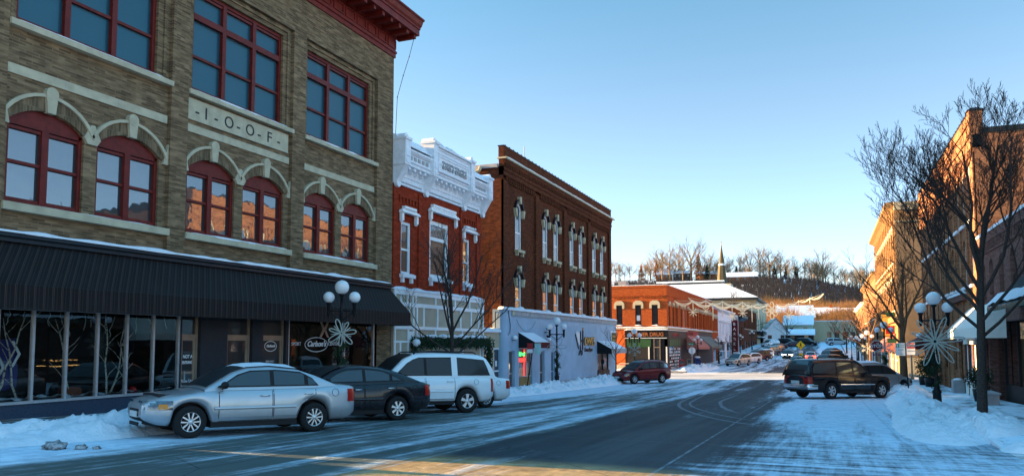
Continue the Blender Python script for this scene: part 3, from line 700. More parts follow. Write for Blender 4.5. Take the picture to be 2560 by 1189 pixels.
    # dark sales room behind the glass
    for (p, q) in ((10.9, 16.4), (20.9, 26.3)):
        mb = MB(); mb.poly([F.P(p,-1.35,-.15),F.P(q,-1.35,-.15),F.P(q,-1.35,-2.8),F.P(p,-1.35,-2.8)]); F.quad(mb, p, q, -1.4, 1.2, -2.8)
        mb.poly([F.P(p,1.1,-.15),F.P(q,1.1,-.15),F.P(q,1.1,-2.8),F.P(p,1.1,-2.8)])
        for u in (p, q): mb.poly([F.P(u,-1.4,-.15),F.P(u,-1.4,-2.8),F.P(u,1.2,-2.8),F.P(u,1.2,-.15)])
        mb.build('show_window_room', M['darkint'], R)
    # three doors between dark piers
    for p, q in ((16.31,16.36),(17.05,18.12),(19.2,19.70),(20.82,20.95)): mb = MB(); F.box(mb, p, q, -2.5, 1.2, -.3, -.03); mb.build('entrance_pier', M['awn_trim'], R)
    mb = MB(); F.box(mb, 16.31, 20.95, 1.0, 1.3, -.3, -.04); mb.build('entrance_lintel', M['awn_trim'], R)
    for i, (p, q, frm) in enumerate(((16.36, 17.05, 0), (18.12, 19.2, 1), (19.70, 20.82, 2))):
        zb = -1.95 if i == 0 else -2.05; zt = .98
        mb = MB(); d = -.14
        for u0, u1 in ((p, p+.07), (q-.07, q)): F.box(mb, u0, u1, zb, zt, d-.1, d)
        F.box(mb, p+.07, q-.07, .17, .25, d-.1, d+.004); F.box(mb, p+.07, q-.07, zt-.06, zt, d-.1, d)
        for u0, u1 in ((p+.07, p+.15), (q-.15, q-.07)): F.box(mb, u0, u1, zb, .17, d-.08, d-.02)
        F.box(mb, p+.15, q-.15, zb, zb+.22, d-.08, d-.02); F.box(mb, p+.15, q-.15, .08, .17, d-.08, d-.02); F.box(mb, p+.15, q-.15, -.86, -.80, d-.08, d-.02)
        dr = mb.build('door', M['bronze'], R); 
        mb = MB(); F.quad(mb, p+.05, q-.05, zb, zt, d-.05); mb.build('pane', M['pane_dim'], dr)
        mb = MB(); F.box(mb, q-.20 if i == 2 else p+.17, q-.17 if i == 2 else p+.20, -1.05, -.78, d-.02, d+.06); mb.build('handle', M['chrome'], dr)
        if i == 0:
            text_mesh('NOT AN', .13, F, 16.56, -.42, d-.045, M['letter_white'], dr, .002, bold=.004, sx=.85); text_mesh('ENTRANCE', .115, F, 16.54, -.58, d-.045, M['letter_white'], dr, .002, bold=.004, sx=.7)
            text_mesh('Please Use', .125, F, 16.46, -1.10, d-.015, M['letter_white'], dr, .002, sx=.85); text_mesh('Other Door', .125, F, 16.46, -1.26, d-.015, M['letter_white'], dr, .002, sx=.85)
            mb = MB(); extr(mb, F, [(16.45,-1.42),(16.8,-1.42),(16.8,-1.46),(16.95,-1.40),(16.8,-1.34),(16.8,-1.38),(16.45,-1.39)], d-.03, d-.012); mb.build('arrow', M['letter_white'], dr)
        if i == 2:
            oval_sign(F, 20.24, -.10, .30, .17, d-.045, dr, .10); 
            for k in range(3): text_mesh(('OPEN DAILY','9 - 8','10 - 5')[k], .09, F, 20.02, -.62-.12*k, d-.045, M['letter_white'], dr, .002, sx=.8)
    oval_sign(F, 22.55, -.05, .66, .26, -.095, g, .26)
    text_mesh('SPORT', .17, F, 21.18, -.08, -.095, M['letter_white'], g, .002); text_mesh('CENTER', .17, F, 23.24, -.08, -.095, M['letter_white'], g, .002)
    mb = MB(); o = 23.0
    for pts in ([(22.72,.62),(22.84,.62),(23.0,.40),(23.16,.62),(23.28,.62),(23.10,.34),(23.28,.06),(23.16,.06),(23.0,.28),(22.84,.06),(22.72,.06),(22.90,.34)],): extr(mb, F, [(p-.0, q+.15) for p, q in pts], -.098, -.09)
    mb.build('window_emblem', M['bronze'], g)
    # end walls' bottom part under the awning
    return R
def oval_sign(F, u, z, a, b, d, parent, ts):
    mb = MB(); n = 28
    o = [(u+a*math.cos(2*PI*k/n), z+b*math.sin(2*PI*k/n)) for k in range(n+1)]; i = [(u+(a-.022)*math.cos(2*PI*k/n), z+(b-.022)*math.sin(2*PI*k/n)) for k in range(n+1)]
    ring(mb, F, i, o, d, d+.004); s = mb.build('oval_emblem', M['letter_white'], parent)
    text_mesh("Carlson's", ts, F, u, z-ts*.22, d+.005, M['letter_white'], parent, .002, shear=.35, align='CENTER', bold=.008, sx=1.1)
HALL = build_hall()
# what stands in the show windows
def branch_mesh(seed, h, lean):
    r = random.Random(seed); mb = MB(); p = Vector((0,0,0)); pts = [p.copy()]
    for i in range(5): p = p+Vector((r.uniform(-.05,.05), lean*h/5+r.uniform(-.10,.10), h/5)); pts.append(p.copy())
    mb.tube(pts, [.028,.025,.022,.018,.013,.007], 6)
    for k in range(4):
        b = pts[1+k]; e = b+Vector((r.uniform(-.2,.2), r.choice((-1,1))*r.uniform(.25,.5), r.uniform(.3,.6))); mb.tube([b, (b+e)/2+Vector((0,r.uniform(-.06,.06),0)), e], [.010,.007,.004], 5)
    return mb
t = NT('birch_bark'); M['birch'] = t.base(t.mix(t.ramp(t.noise(9, stretch=(1,1,2.5)), [(.55, 0), (.6, 1)]), (.55,.50,.40), (.06,.05,.045)), .8)
for i, (u, d, h, ln, lb) in enumerate(((11.35,-.35,2.0,.35,'leftmost white birch bough, leaning, in the sports shop window'), (12.05,-.5,1.9,-.25,'white birch bough leaning beside the blue banner in the shop window'), (13.3,-.4,1.9,-.12,'slim forked birch bough in the third shop window pane'), (14.3,-.4,2.1,-.05,'tall pale birch trunk in the fourth shop window pane'), (14.5,-.55,1.5,.5,'birch bough slanting right across the fourth and fifth panes'), (15.0,-.6,1.7,.12,'thin birch stem by the red ball in the shop window'))):
    o = branch_mesh(40+i, h, ln).build('birch_branch', M['birch'], loc=LF.P(u, -1.33, d)); tag(o, lb, 'branch', 'birch branches in the shop window')
t = NT('navy_cloth'); M['navy'] = t.base(t.mix(t.noise(6), (.02,.02,.12), (.035,.035,.20)), .8)
o = MB(); F = LF
P = [[F.P(11.45+.72*i/6, -1.05+1.15*j/6+.03*math.sin(i*1.3), -.75+.04*math.sin(i*2.1+j)) for j in range(7)] for i in range(7)]
o.grid(P, 0, True); b = o.build('jacket_banner', M['navy'], None); sol = b.modifiers.new('s', 'SOLIDIFY'); sol.thickness = .03
tag(b, 'dark blue banner with white chevrons hanging in the shop window', 'banner')
mb = MB()
for u, z in ((11.62, -.3), (11.98, .0)): extr(mb, F, [(u,z+.05),(u+.16,z-.25),(u,z-.55),(u+.06,z-.55),(u+.23,z-.25),(u+.06,z+.05)], -.70, -.69)
mb.build('chevron', M['letter_white'], b)
def icicle_strand(u, d, n, seed):
    r = random.Random(seed); mb = MB(); p = F.P(u, .72, d); q = p.copy(); pts = [p]
    for k in range(n): q = q+Vector((r.uniform(-.03,.03), r.uniform(-.05,.05), -.075)); pts.append(q.copy())
    mb.tube(pts, .010, 4); return mb
mb = MB()
for i in range(16):
    u = 11.35+i*.31+rnd.uniform(-.06,.06); r = random.Random(i); q = F.P(u, .72, -.3); pts = [q.copy()]
    for k in range(r.randint(3, 8)): q = q+Vector((r.uniform(-.03,.03), r.uniform(-.06,.06), -.08)); pts.append(q.copy())
    mb.tube(pts, .009, 4)
o = mb.build('icicle_lights', M['wire_white']); tag(o, 'row of icicle light strands hanging behind the shop window', 'light strands')
mb = MB(); mb.sphere(F.P(15.05,-1.22,-.35), .10, 12); o = mb.build('red_ball', M['redlens']); tag(o, 'small red ball lying in the shop window', 'ball')
mb = MB(); P = [[F.P(11.05+5.15*i/50, -1.29+.16*max(0,.35+mnoise.noise((i*.33, j*.8, 2)))*(1-j/4), -.18-.12*j) for j in range(5)] for i in range(51)]
mb.grid(P, 0, True); o = mb.build('cotton_snow', M['snow']); tag(o, 'strip of white cotton snow along the foot of the shop window', 'decoration')
mb = MB(); F.box(mb, 13.1, 13.55, -1.3, -1.1, -.6, -.35); F.box(mb, 13.12, 13.53, -1.098, -1.06, -.58, -.37); o = mb.build('wooden_crate', plain('rust_crate_wood', (.16,.05,.025), .8)); tag(o, 'low reddish wooden crate in the third shop window pane', 'crate')
# small twinkle wire hanging from the cornice corner
mb = MB(); pts = [Vector((-15.75, 27.6, 12.8)), Vector((-15.95, 27.55, 12.0)), Vector((-16.2, 27.5, 11.2)), Vector((-16.45,27.46,10.3)), Vector((-16.52,27.46,8.7))]
mb.tube(pts, .012, 5)
for k in range(1, len(pts)-1): mb.sphere(pts[k], .03, 6)
o = mb.build('light_wire', M['iron']); tag(o, 'thin wire with bulbs hanging from the end of the red cornice', 'wire')
# ------------------------------------------------------------------ red brick building with the white cornice
def hood(F, R, a, b, z0, z1, name='window_hood'):
    """white sheet metal hood: brackets, stepped shelf, mansard like top with panels"""
    mb = MB(); w = b-a
    for u in (a, b-.16): F.box(mb, u, u+.16, z0, z0+.34, 0, .14); F.box(mb, u+.03, u+.13, z0-.07, z0, 0, .10)
    F.box(mb, a-.05, b+.05, z0+.34, z0+.40, 0, .22); F.box(mb, a-.02, b+.02, z0+.40, z0+.46, 0, .17)
    e = min(.22, w*.2)
    extr(mb, F, [(a,z0+.46),(b,z0+.46),(b-e,z1-.1),(a+e,z1-.1)], 0, .12); F.box(mb, a+e-.03, b-e+.03, z1-.1, z1, 0, .16)
    n = max(2, int(w/.3)); 
    for i in range(n):
        p = lerp(a+e, b-e, (i+.12)/n); q = lerp(a+e, b-e, (i+.88)/n); F.box(mb, p, q, z0+.50, z1-.14, .12, .145)
    return mb.build(name, M['white'], R)
def build_eagle():
    R = empty('red_brick_shop', (0,0,0), 0, 'two storey red brick building with an ornate white cornice reading Daily Eagle', 'building'); F = LF; Y0, Y1 = 27.42, 36.4
    W = [(28.21,29.07,2.95,5.2), (30.75,32.67,2.98,5.62), (34.22,35.03,2.97,5.2)]
    mb = MB(); wall(mb, F, Y0, Y1, 2.2, 8.0, W, .16, -.05)
    for u in (Y0, Y1): mb.poly([F.P(u,-2.6,-.05),F.P(u,8.0,-.05),F.P(u,8.0,-22),F.P(u,-2.6,-22)])
    mb.poly([F.P(Y0,7.6,-.05),F.P(Y1,7.6,-.05),F.P(Y1,7.2,-22),F.P(Y0,7.2,-22)]); F.quad(mb, Y0, Y1, -2.6, 7.3, -22)
    for p, q in ((Y0+.06,Y0+.36),(29.62,29.92),(33.80,34.02),(35.72,35.95)): F.box(mb, p, q, 2.3, 6.55, -.05, .03)
    for p, q in ((28.0,29.5),(34.1,35.65)):
        F.box(mb, p, q, 6.2, 6.3, -.05, .02)
        for k in range(6): u = lerp(p, q-.12, k/5); F.box(mb, u, u+.11, 5.98, 6.2, -.05, .02)
    mb.build('wall', M['eagle_brick'], R)
    for i, (a, b, z0, z1) in enumerate(W):
        rails = [(a+.1, b-.1, z0+(z1-z0)*(.47 if i != 1 else .69))]
        w = bar_window(F, R, a, b, z0, z1, 0, -.11, M['white'], .13 if i != 1 else .2, (), .1, rails, .08 if i != 1 else .16, 'pane_dim', fd=.1, pd=.06)
        if i == 1:
            mb = MB(); F.quad(mb, a+.2, b-.2, z0+.12, z0+1.6, -.24); mb.build('green_blind', plain('green_blind', (.10,.16,.03), .8, 0, .5, 3), w)
            tx = MB()
            for k in range(5):
                u = lerp(a+.4, b-.4, k/4); ring(tx, F, [(u+.10*math.cos(2*PI*j/10), 5.1+.13*math.sin(2*PI*j/10)) for j in range(11)], [(u+.13*math.cos(2*PI*j/10), 5.1+.16*math.sin(2*PI*j/10)) for j in range(11)], -.168, -.16)
            tx.build('leaded_pattern', M['greystone'], w)
        mb = MB(); F.box(mb, a-.10, b+.12, z0-.17, z0-.02, -.1, .14)
        for u in (a, b-.12): F.box(mb, u-.02, u+.12, z0-.38, z0-.17, -.05, .08)
        mb.build('sill', M['white_old'], R)
        hood(F, R, a-.22 if i != 1 else a-.2, b+.32 if i == 0 else b+(.6 if i == 1 else .5), z1-.02 if i != 1 else z1+.0, 5.82 if i != 1 else 6.32)
        snow_cap(F, R, a-.05, b+.05, z0-.02, -.1, .12, .06, i+60, .4, 12)
    # cornice
    C_ = empty('cornice', (0,0,0)); C_.parent = R; a, b = Y0, Y1+.1
    mb = MB(); profile(mb, F, [(-.2,6.70),(.05,6.70),(.05,6.78),(.03,6.80),(.03,7.05),(.07,7.07),(.07,7.10),(.05,7.12),(.05,7.40),(.22,7.46),(.40,7.50),(.40,7.62),(.46,7.66),(.46,7.72),(.40,7.74),(.40,7.98),(.48,8.04),(.55,8.12),(.55,8.18),(-.1,8.42),(-.2,8.42)], a+.06, b)
    mb.build('cornice_moulding', M['white_old'], C_)
    piers = [(Y0+.02,.45),(29.95,.42),(33.86,.42),(36.05,.45)]
    for k, (u, w) in enumerate(piers):
        mb = MB(); top = 8.50 if k in (0, 3) else 8.92
        F.box(mb, u, u+w, 7.44, top, -.1, .58); F.box(mb, u-.04, u+w+.04, top, top+.10, -.1, .64)
        extr(mb, F, [(u+.02,top+.1),(u+w-.02,top+.1),(u+w-.1,top+.25),(u+w/2,top+.30),(u+.1,top+.25)], -.1, .5)
        F.box(mb, u+.08, u+w-.08, 7.80, 8.10, .58, .61); F.box(mb, u+.08, u+w-.08, 7.52, 7.70, .58, .61)
        # scroll bracket down to a drop
        n = mb.add([F.P(u+.05,7.44,.55),F.P(u+w-.05,7.44,.55),F.P(u+w-.05,7.44,.0),F.P(u+.05,7.44,0),F.P(u+.05,6.75,.14),F.P(u+w-.05,6.75,.14),F.P(u+w-.05,6.75,0),F.P(u+.05,6.75,0)])
        for q in ((0,1,5,4),(1,2,6,5),(3,0,4,7),(4,5,6,7)): mb.face([n+i for i in q])
        for g in (.12, w-.15): mb.poly([F.P(u+g,7.42,.565),F.P(u+g+.05,7.42,.565),F.P(u+g+.05,6.8,.165),F.P(u+g,6.8,.165)])
        extr(mb, F, [(u+w/2+.17*math.cos(PI+PI*j/8), 6.75+.22*math.sin(PI+PI*j/8)) for j in range(9)], 0, .16)
        mb.build('bracket', M['white_old'], C_)
    for p, q in ((28.0,29.85),(30.5,33.75),(34.4,35.95)):
        n = int((q-p)/.42)
        for i in range(n):
            mb = MB(); u = lerp(p, q, (i+.25)/n); F.box(mb, u, u+.16, 7.36, 7.48, .05, .36); F.box(mb, u+.02, u+.14, 7.26, 7.37, .05, .22); mb.build('modillion', M['white_old'], C_)
    mb = MB()
    for p, q in ((27.95,29.85),(30.45,33.8),(34.35,35.95)):
        n = int((q-p)/.12)
        for i in range(n): u = lerp(p, q, i/n); mb = MB(); F.box(mb, u, u+.06, 6.79, 6.86, .03, .055); mb.build('dentil', M['greystone'], C_)
    for p, q in ((28.05,29.8),(34.4,35.95)):
        for i in range(5): u = lerp(p, q, i/5); mb = MB(); F.box(mb, u+.05, u+.28, 7.78, 7.94, .40, .425); mb.build('cornice_panel', M['greystone'], C_)
    # centre name board
    mb = MB(); F.box(mb, 30.37, 33.86, 7.74, 8.84, -.1, .50); F.box(mb, 30.375, 33.855, 8.84, 8.93, -.1, .62)
    for z0, z1, u0, u1 in ((7.76,7.82,30.5,33.75),(8.44,8.50,30.5,33.75),(7.82,8.44,30.5,30.56),(7.82,8.44,33.69,33.75),(8.56,8.60,30.5,33.75),(8.74,8.78,30.5,33.75)): F.box(mb, u0, u1, z0, z1, .5, .54)
    nb = mb.build('name_board', M['white_old'], C_); text_mesh('DAILY EAGLE', .46, F, 32.12, 7.97, .50, M['greystone'], nb, .035, align='CENTER', bold=.012, sx=.92)
    mb = MB(); profile(mb, F, [(-.6,8.4),(.30,8.4),(.30,8.50),(.1,8.75),(-.6,8.85)], Y0+.03, Y1); mb.build('roof_edge', M['white_old'], C_)
    # snow and a tarpaulin fold lying on the cornice
    mb = MB(); P = []
    for i in range(31):
        u = lerp(30.6, 34.3, i/30); row = []
        for j in range(9):
            q = j/8; h = 9.05-.35*(i/30)+.16*math.sin(i*.5+j*.7)+.1*mnoise.noise((u*2, j*.6, 1))
            row.append(F.P(u, lerp(8.86, h+.18, math.sin(q*PI)**.7)+.03*mnoise.noise((u*5, j, 3)), lerp(.60, -.5, q)))
        P.append(row)
    mb.grid(P, 0, True); o = mb.build('tarpaulin', plain('grey_white_tarpaulin', (.58,.58,.58), .6, 0, .15, 3), None); tag(o, 'crumpled white tarpaulin sheet draped over the name board cornice', 'tarpaulin')
    snow_cap(F, R, 28.0, 29.9, 8.3, -.2, .52, .12, 71, .5, 20); snow_cap(F, R, 34.3, 36.1, 8.3, -.2, .52, .12, 75, .5, 20)
    # shop front in tan panels and white battens
    mb = MB(); F.box(mb, Y0, Y1, -.95, 2.22, -.3, .10); F.box(mb, 33.9, Y1, -2.6, -.95, -.3, .10); F.box(mb, Y0+.05, 28.2, -2.6, -.95, -.3, .1)
    F.box(mb, 29.0, 29.45, -2.6, -.95, -.3, .1); F.box(mb, 29.45, 33.9, -2.6, -1.75, -.3, .08)
    mb.build('shop_front', M['tan'], R)
    mb = MB(); d0, d1 = .10, .145
    for z0, z1 in ((2.04,2.26),(1.55,1.72),(.58,.72),(.02,.10)): F.box(mb, Y0, Y1, z0, z1, d0, d1)
    for z0, z1, us in ((1.72,2.04,(27.46,27.95,28.5,28.9,29.2,31.0,33.0,34.6,35.8,36.25)),(.72,1.55,(27.46,28.62,29.0,29.3,29.9,31.2,32.4,33.6,34.8,35.7,36.25)),(.10,.58,(27.46,28.55,29.0,29.3,31.0,32.6,33.8,35.2,35.85,36.25)),(-2.3,.02,(27.46,27.9,28.55,29.05,29.4,33.85,35.9,36.25))):
        for u in us: F.box(mb, u, u+.10, z0, z1, d0, d1)
    mb.build('battens', M['white'], R)
    mb = MB(); F.quad(mb, 29.45, 33.9, -1.75, .02, .05); mb.build('shop_window', M['pane_dim'], R)
    mb = MB(); F.quad(mb, 28.2, 29.0, -2.4, .5, .02); dr = mb.build('door', M['black'], R)
    mb = MB(); F.box(mb, 28.6, 28.98, .12, .5, .11, .16, 0); mb.build('transom_window', M['white'], R)
    # poster in the shop window
    mb = MB(); F.box(mb, 31.4, 33.1, -.98, .0, .055, .07); F.box(mb, 31.8, 32.7, -.55, -.1, .07, .075, 1); ps = mb.build('poster', [M['darkint'], M['bronze']], R); text_mesh('Appliance', .26, F, 32.2, -.88, .075, M['letter_white'], ps, .004, align='CENTER', bold=.006)
    snow_cap(F, R, Y0, Y1, 2.25, -.2, .16, .12, 81, .6, 60)
    return R
EAGLE = build_eagle()
# evergreen swag with snow on it above the shop window
def leafy(mb, c, r, n, rr, s=.09, m=0, sx=1, sy=1, sz=1):
    for i in range(n):
        d = Vector((rr.gauss(0,1), rr.gauss(0,1), rr.gauss(0,1))).normalized()*r*rr.uniform(.35, 1.05); p = Vector(c)+Vector((d.x*sx, d.y*sy, d.z*sz))
        a = Vector((rr.gauss(0,1), rr.gauss(0,1), rr.gauss(0,1)-.4)).normalized()*s*rr.uniform(.6,1.5); b = a.orthogonal().normalized()*s*.32
        n_ = mb.add([p-b*.5, p+a-b*.1, p+a*1.1+b*.2, p+b]); mb.face((n_, n_+1, n_+2, n_+3), m)
def garland_along(pts, r, dens, seed, s=.10):
    rr = random.Random(seed); mb = MB()
    for (a, b) in zip(pts, pts[1:]):
        a, b = Vector(a), Vector(b); n = max(1, int((b-a).length/.09))
        for i in range(n): leafy(mb, a.lerp(b, i/n)+Vector((rr.uniform(-.02,.02),)*3), r*rr.uniform(.75,1.25), dens, rr, s)
    mb.tube(pts, r*.35, 5); return mb
F = LF
mb = garland_along([F.P(28.75,-1.6,.35), F.P(28.75,-.5,.38), F.P(28.85,.1,.4)]+[F.P(29.0+i*.26, .12-.14*math.sin(i*.9)**2, .42) for i in range(1, 29)]+[F.P(36.5,-.4,.4), F.P(36.5,-1.2,.38)], .26, 30, 5, .13)
o = mb.build('evergreen_swag', M['garland']); tag(o, 'long dark evergreen swag draped over the shop window of the red brick building', 'garland')
mb = MB()
for i in range(26):
    u = 29.0+i*.28; k = max(.12, .5+mnoise.noise((i*.7, 3, 1)))
    mb.sphere(F.P(u, .30, .42), .20*k+.03, 8, 0, 1, 1.2, .55)
mb.sphere(F.P(28.75,.02,.45), .18, 8); mb.sphere(F.P(28.75,-1.2,.45), .12, 8)
mb.build('snow_cap', M['snow'], o)
# ------------------------------------------------------------------ small tan infill shop
def build_infill():
    R = empty('tan_infill_shop', (0,0,0), 0, 'narrow one storey tan shop squeezed between the red and the brown brick buildings', 'building'); F = LF
    W = [(36.6,37.7,-1.5,-.25),(37.92,38.85,-2.5,-.25)]
    mb = MB(); wall(mb, F, 36.4, 39.2, -2.7, .62, W, .12, .02); mb.poly([F.P(36.4,.6,.0),F.P(39.2,.6,0),F.P(39.2,.6,-12),F.P(36.4,.6,-12)])
    mb.build('wall', M['tan_stucco'], R)
    w = bar_window(F, R, 36.6, 37.7, -1.5, -.25, 0, 0, M['white'], .08, pane='pane_dim')
    text_mesh('OPEN', .27, F, 37.15, -.62, -.03, M['letter_white'], w, .004, align='CENTER', bold=.01)
    d = bar_window(F, R, 37.92, 38.85, -2.45, -.25, 0, 0, M['white'], .09, (), .1, [(38.0,38.78,-1.5)], .08, 'pane_dim', name='door')
    mb = MB(); F.box(mb, 38.25, 38.5, -1.25, -.95, -.045, -.04); mb.build('notice', M['letter_white'], d)
    mb = MB(); F.box(mb, 36.4, 39.2, .56, .64, .0, .07); mb.build('coping', M['white'], R)
    snow_cap(F, R, 36.4, 39.15, .62, -.5, .1, .16, 91, .8, 24)
build_infill()
# ------------------------------------------------------------------ brown brick block with the pale blue annex
def build_brown():
    R = empty('brown_brick_block', (0,0,0), 0, 'long three storey brown brick block with narrow arched windows above a pale blue ground floor', 'building'); F = LF; Y0, Y1 = 39.3, 62.6
    uw = [(41.38,42.32),(46.09,47.01),(48.22,49.18),(51.71,52.62),(53.89,54.79),(57.38,58.39),(59.65,60.58)]
    holes = []
    for a, b in uw: holes += [(a,b,5.46,7.80,.44),(a,b,1.7,3.70,.44)]
    B = -24; ZT = 9.4
    bay = [Y0+.35, 44.85, 50.42, 56.21, Y1-.3]
    mb = MB(); wall(mb, F, Y0, Y1, 1.2, ZT, holes, .16, -.14)
    for i, u in enumerate(bay): F.box(mb, u-.30 if i else Y0, u+.30 if i < 4 else Y1, 1.2, 9.2, -.14, .0)
    F.quad(mb, Y0, Y1, -2.9, 1.2, -.2)
    # corbelled frieze
    F.box(mb, Y0, Y1, 9.45, 10.36, -.3, .02); F.box(mb, Y0, Y1, 9.72, 9.90, 0, .07); F.box(mb, Y0, Y1, 10.12, 10.36, 0, .10)
    F.box(mb, Y0, Y1, 10.45, 11.10, -.32, .0)
    mb.poly([F.P(Y0,-2.9,0),F.P(Y0,9.95,0),F.P(Y0,9.6,B),F.P(Y0,-2.9,B)]); mb.poly([F.P(Y1,-3.2,0),F.P(Y1,9.95,0),F.P(Y1,9.6,B),F.P(Y1,-3.2,B)])
    mb.poly([F.P(Y0,9.9,0),F.P(Y1,9.9,0),F.P(Y1,9.5,B),F.P(Y0,9.5,B)]); F.quad(mb, Y0, Y1, -3, 9.6, B)
    u = Y0+.5
    while u < Y1-.3:
        if all(abs(u-k) > .35 for k in bay[1:4]): F.box(mb, u, u+.13, 9.12, 9.45, -.14, -.02)
        u += .30
    u = Y0+.1
    while u < Y1-.1: F.box(mb, u, u+.13, 9.95, 10.13, .02, .085); u += .27
    mb.build('wall', M['brown_brick'], R)
    mb = MB(); F.box(mb, Y0-.12, Y1+.45, 10.36, 10.45, -.35, .22); mb.build('stone_cornice', M['pale_stone'], R)
    snow_cap(F, R, Y0-.1, Y1+.4, 10.45, .0, .2, .06, 15, .7, 90)
    mb = MB(); F.box(mb, Y0-.03, Y1+.03, 11.10, 11.15, -.36, .03)
    u = Y0+.2
    while u < Y1: F.box(mb, u, u+.10, 11.15, 11.20, -.36, .03); u += .62
    mb.build('coping_tiles', M['iron'], R)
    mb = MB(); u = Y0+.3
    while u < Y1-.5: F.box(mb, u+.03, u+.50, 11.15, 11.19, -.33, -.01); u += .62
    mb.build('coping_snow', M['snow'], R)
    # flat roof edge and gutter of the end wall
    mb = MB(); mb.box(-23, -16.95, Y0-.10, Y0+.1, 9.88, 10.10); mb.build('roof_flashing', M['greystone'], R)
    mb = MB(); mb.tube([(-19.3,Y0-.14,9.62),(-18.5,Y0-.16,9.66),(-18.05,Y0-.16,9.75),(-17.95,Y0-.12,9.98)], .11, 8); mb.build('downspout', M['pale_stone'], R)
    for i, (a, b) in enumerate(uw):
        m = (a+b)/2
        for zb, zs in ((5.46,7.80),(1.7,3.70)):
            zc = zb+(zs-zb)*(.44 if zb > 5 else .42)
            w = bar_window(F, R, a, b, zb, zs, .44, -.17, M['white'], .10, (), .1, [(a+.1, b-.1, zc)], .08, 'pane', fd=.12, pd=.05)
            mb = MB(); F.quad(mb, a+.1, b-.1, zb+.08, zc-.04, -.205); mb.build('screen', M['pane_dim'], w)
            mb = MB(); o = arcpts(a-.10, b+.10, zs, .56, 10); o2 = arcpts(a-.20, b+.20, zs, .68, 10); ring(mb, F, o, o2, -.15, .0); mb.build('hood_arch', M['black'], R)
            mb = MB(); extr(mb, F, [(m-.09,zs+.40),(m+.09,zs+.40),(m+.14,zs+.82),(m-.14,zs+.82)], -.14, .06); mb.build('keystone', M['pale_stone'], R)
            for s, u in ((-1, a-.02), (1, b+.02)):
                mb = MB(); extr(mb, F, [(u,zs-.36),(u+s*.10,zs-.42),(u+s*.24,zs-.05),(u+s*.30,zs+.06),(u,zs+.06)], -.15, .03); mb.build('label_stop', M['pale_stone'], R)
            if zb > 5:
                mb = MB(); F.box(mb, a-.08, b+.08, zb-.16, zb, -.2, .10)
                for u in (a-.02, b-.10): F.box(mb, u, u+.12, zb-.36, zb-.16, -.15, .05)
                mb.build('sill', M['pale_stone'], R)
    # pale blue rendered ground floor with rounded ends
    mb = MB(); AF = .30
    op = [(39.36,40.22,-2.6,-.43),(40.88,43.0,-2.4,-.26),(44.32,45.17,-2.7,-.48),(46.40,47.18,-2.7,-.53),(57.1,60.3,-2.55,-.70)]
    wall(mb, F, 38.95, 62.7, -3.2, 1.86, op, .22, AF)
    P = [[F.P(62.7+.42*math.sin(q)*(1.0 if True else 0), z, AF-.42+.42*math.cos(q)) for z in (-3.2, 1.5, 1.86)] for q in [PI/2*k/6 for k in range(7)]]
    mb.grid([[p+Vector((0, .5*sst(-1.0,1.7,p.z)-.45, 0)) if k > 0 else p for p in r] for k, r in enumerate(P)], 0, True)
    P = [[F.P(38.95-.25*math.sin(q), z, AF-.25+.25*math.cos(q)) for z in (-3.0, 1.86)] for q in [PI/2*k/6 for k in range(7)]]; mb.grid(P, 0, True)
    mb.poly([F.P(38.7,-3,.05),F.P(38.7,1.86,.05),F.P(38.7,1.86,-.4),F.P(38.7,-3,-.4)])
    mb.poly([F.P(38.7,1.85,AF),F.P(62.9,1.85,AF),F.P(62.9,1.85,-.3),F.P(38.7,1.85,-.3)])
    F.quad(mb, 38.7, 62.7, -3, 1.8, -.35)
    an = mb.build('rendered_ground_floor', M['blue_stucco'], R)
    mb = MB(); profile(mb, F, [(AF,1.52),(AF+.05,1.52),(AF+.06,1.60),(AF+.03,1.84),(AF,1.87)], 39.7, 62.95); mb.build('parapet_band', M['greystone'], R)
    mb = MB(); 
    for u, w in ((39.75,.3),(41.2,.06),(42.6,.06)): F.box(mb, u, u+w, 1.56, 1.80, AF+.05, AF+.075)
    mb.build('rusty_flashing', M['pale_stone'], R)
    snow_cap(F, R, 38.8, 62.9, 1.86, -.15, AF+.08, .13, 33, .9, 140)
    for a, b in uw: mb = MB(); mb.sphere(F.P((a+b)/2, 1.88, .02), .34, 10, 0, .7, 1.4, .75); mb.build('snow_mound', M['snow'], R)
    mb = MB(); F.box(mb, 45.3, 57.0, -3.2, -2.45, AF-.05, AF+.04); mb.build('plinth', M['greystone'], R)
    for i, (a, b, zb, zt) in enumerate(op):
        if i in (0, 2, 3):
            dr = bar_window(F, R, a, b, zb, zt, 0, AF-.1, M['alu'] if i < 3 else M['blue_stucco'], .06, (), .1, [(a+.06,b-.06,zb+.9)], .06, 'pane_dim', name='door')
        elif i == 1:
            w = bar_window(F, R, a, b, -1.95, zt, 0, AF-.06, M['alu'], .07, (a+1.25,), .07, pane='pane_dim')
            text_mesh('hair cut', .33, F, a+.65, -.72, AF-.10, emit('green_neon_lettering', (.05,.8,.12), .6), w, .006, shear=.2, align='CENTER', bold=.012, sx=.9)
            mb = MB(); F.box(mb, a+.1, a+1.2, -1.08, -.86, AF-.108, AF-.10); F.box(mb, a+1.0, a+1.1, -1.9, -.35, AF-.105, AF-.098)
            mb.build('red_neon_band', emit('red_neon_sign', (.9,.03,.02), .5), w)
            mb = MB(); F.box(mb, a, b-.4, -2.45, -1.97, AF-.1, AF+.02); mb.build('wood_panel', stripes('yellow_boards', [(0,(.30,.20,.07)),(.93,(.08,.05,.02))], .16, 'z'), R)
        else:
            w = bar_window(F, R, a, b, zb+.45, zt, 0, AF-.04, M['trim'], .08, (a+1.6,), .08, pane='pane')
            mb = MB(); F.box(mb, a-.05, b+.1, zb-.1, zb+.45, AF-.1, AF+.06); mb.build('stall_riser', M['black'], R)
    return R
BROWN = build_brown()
AF = .30
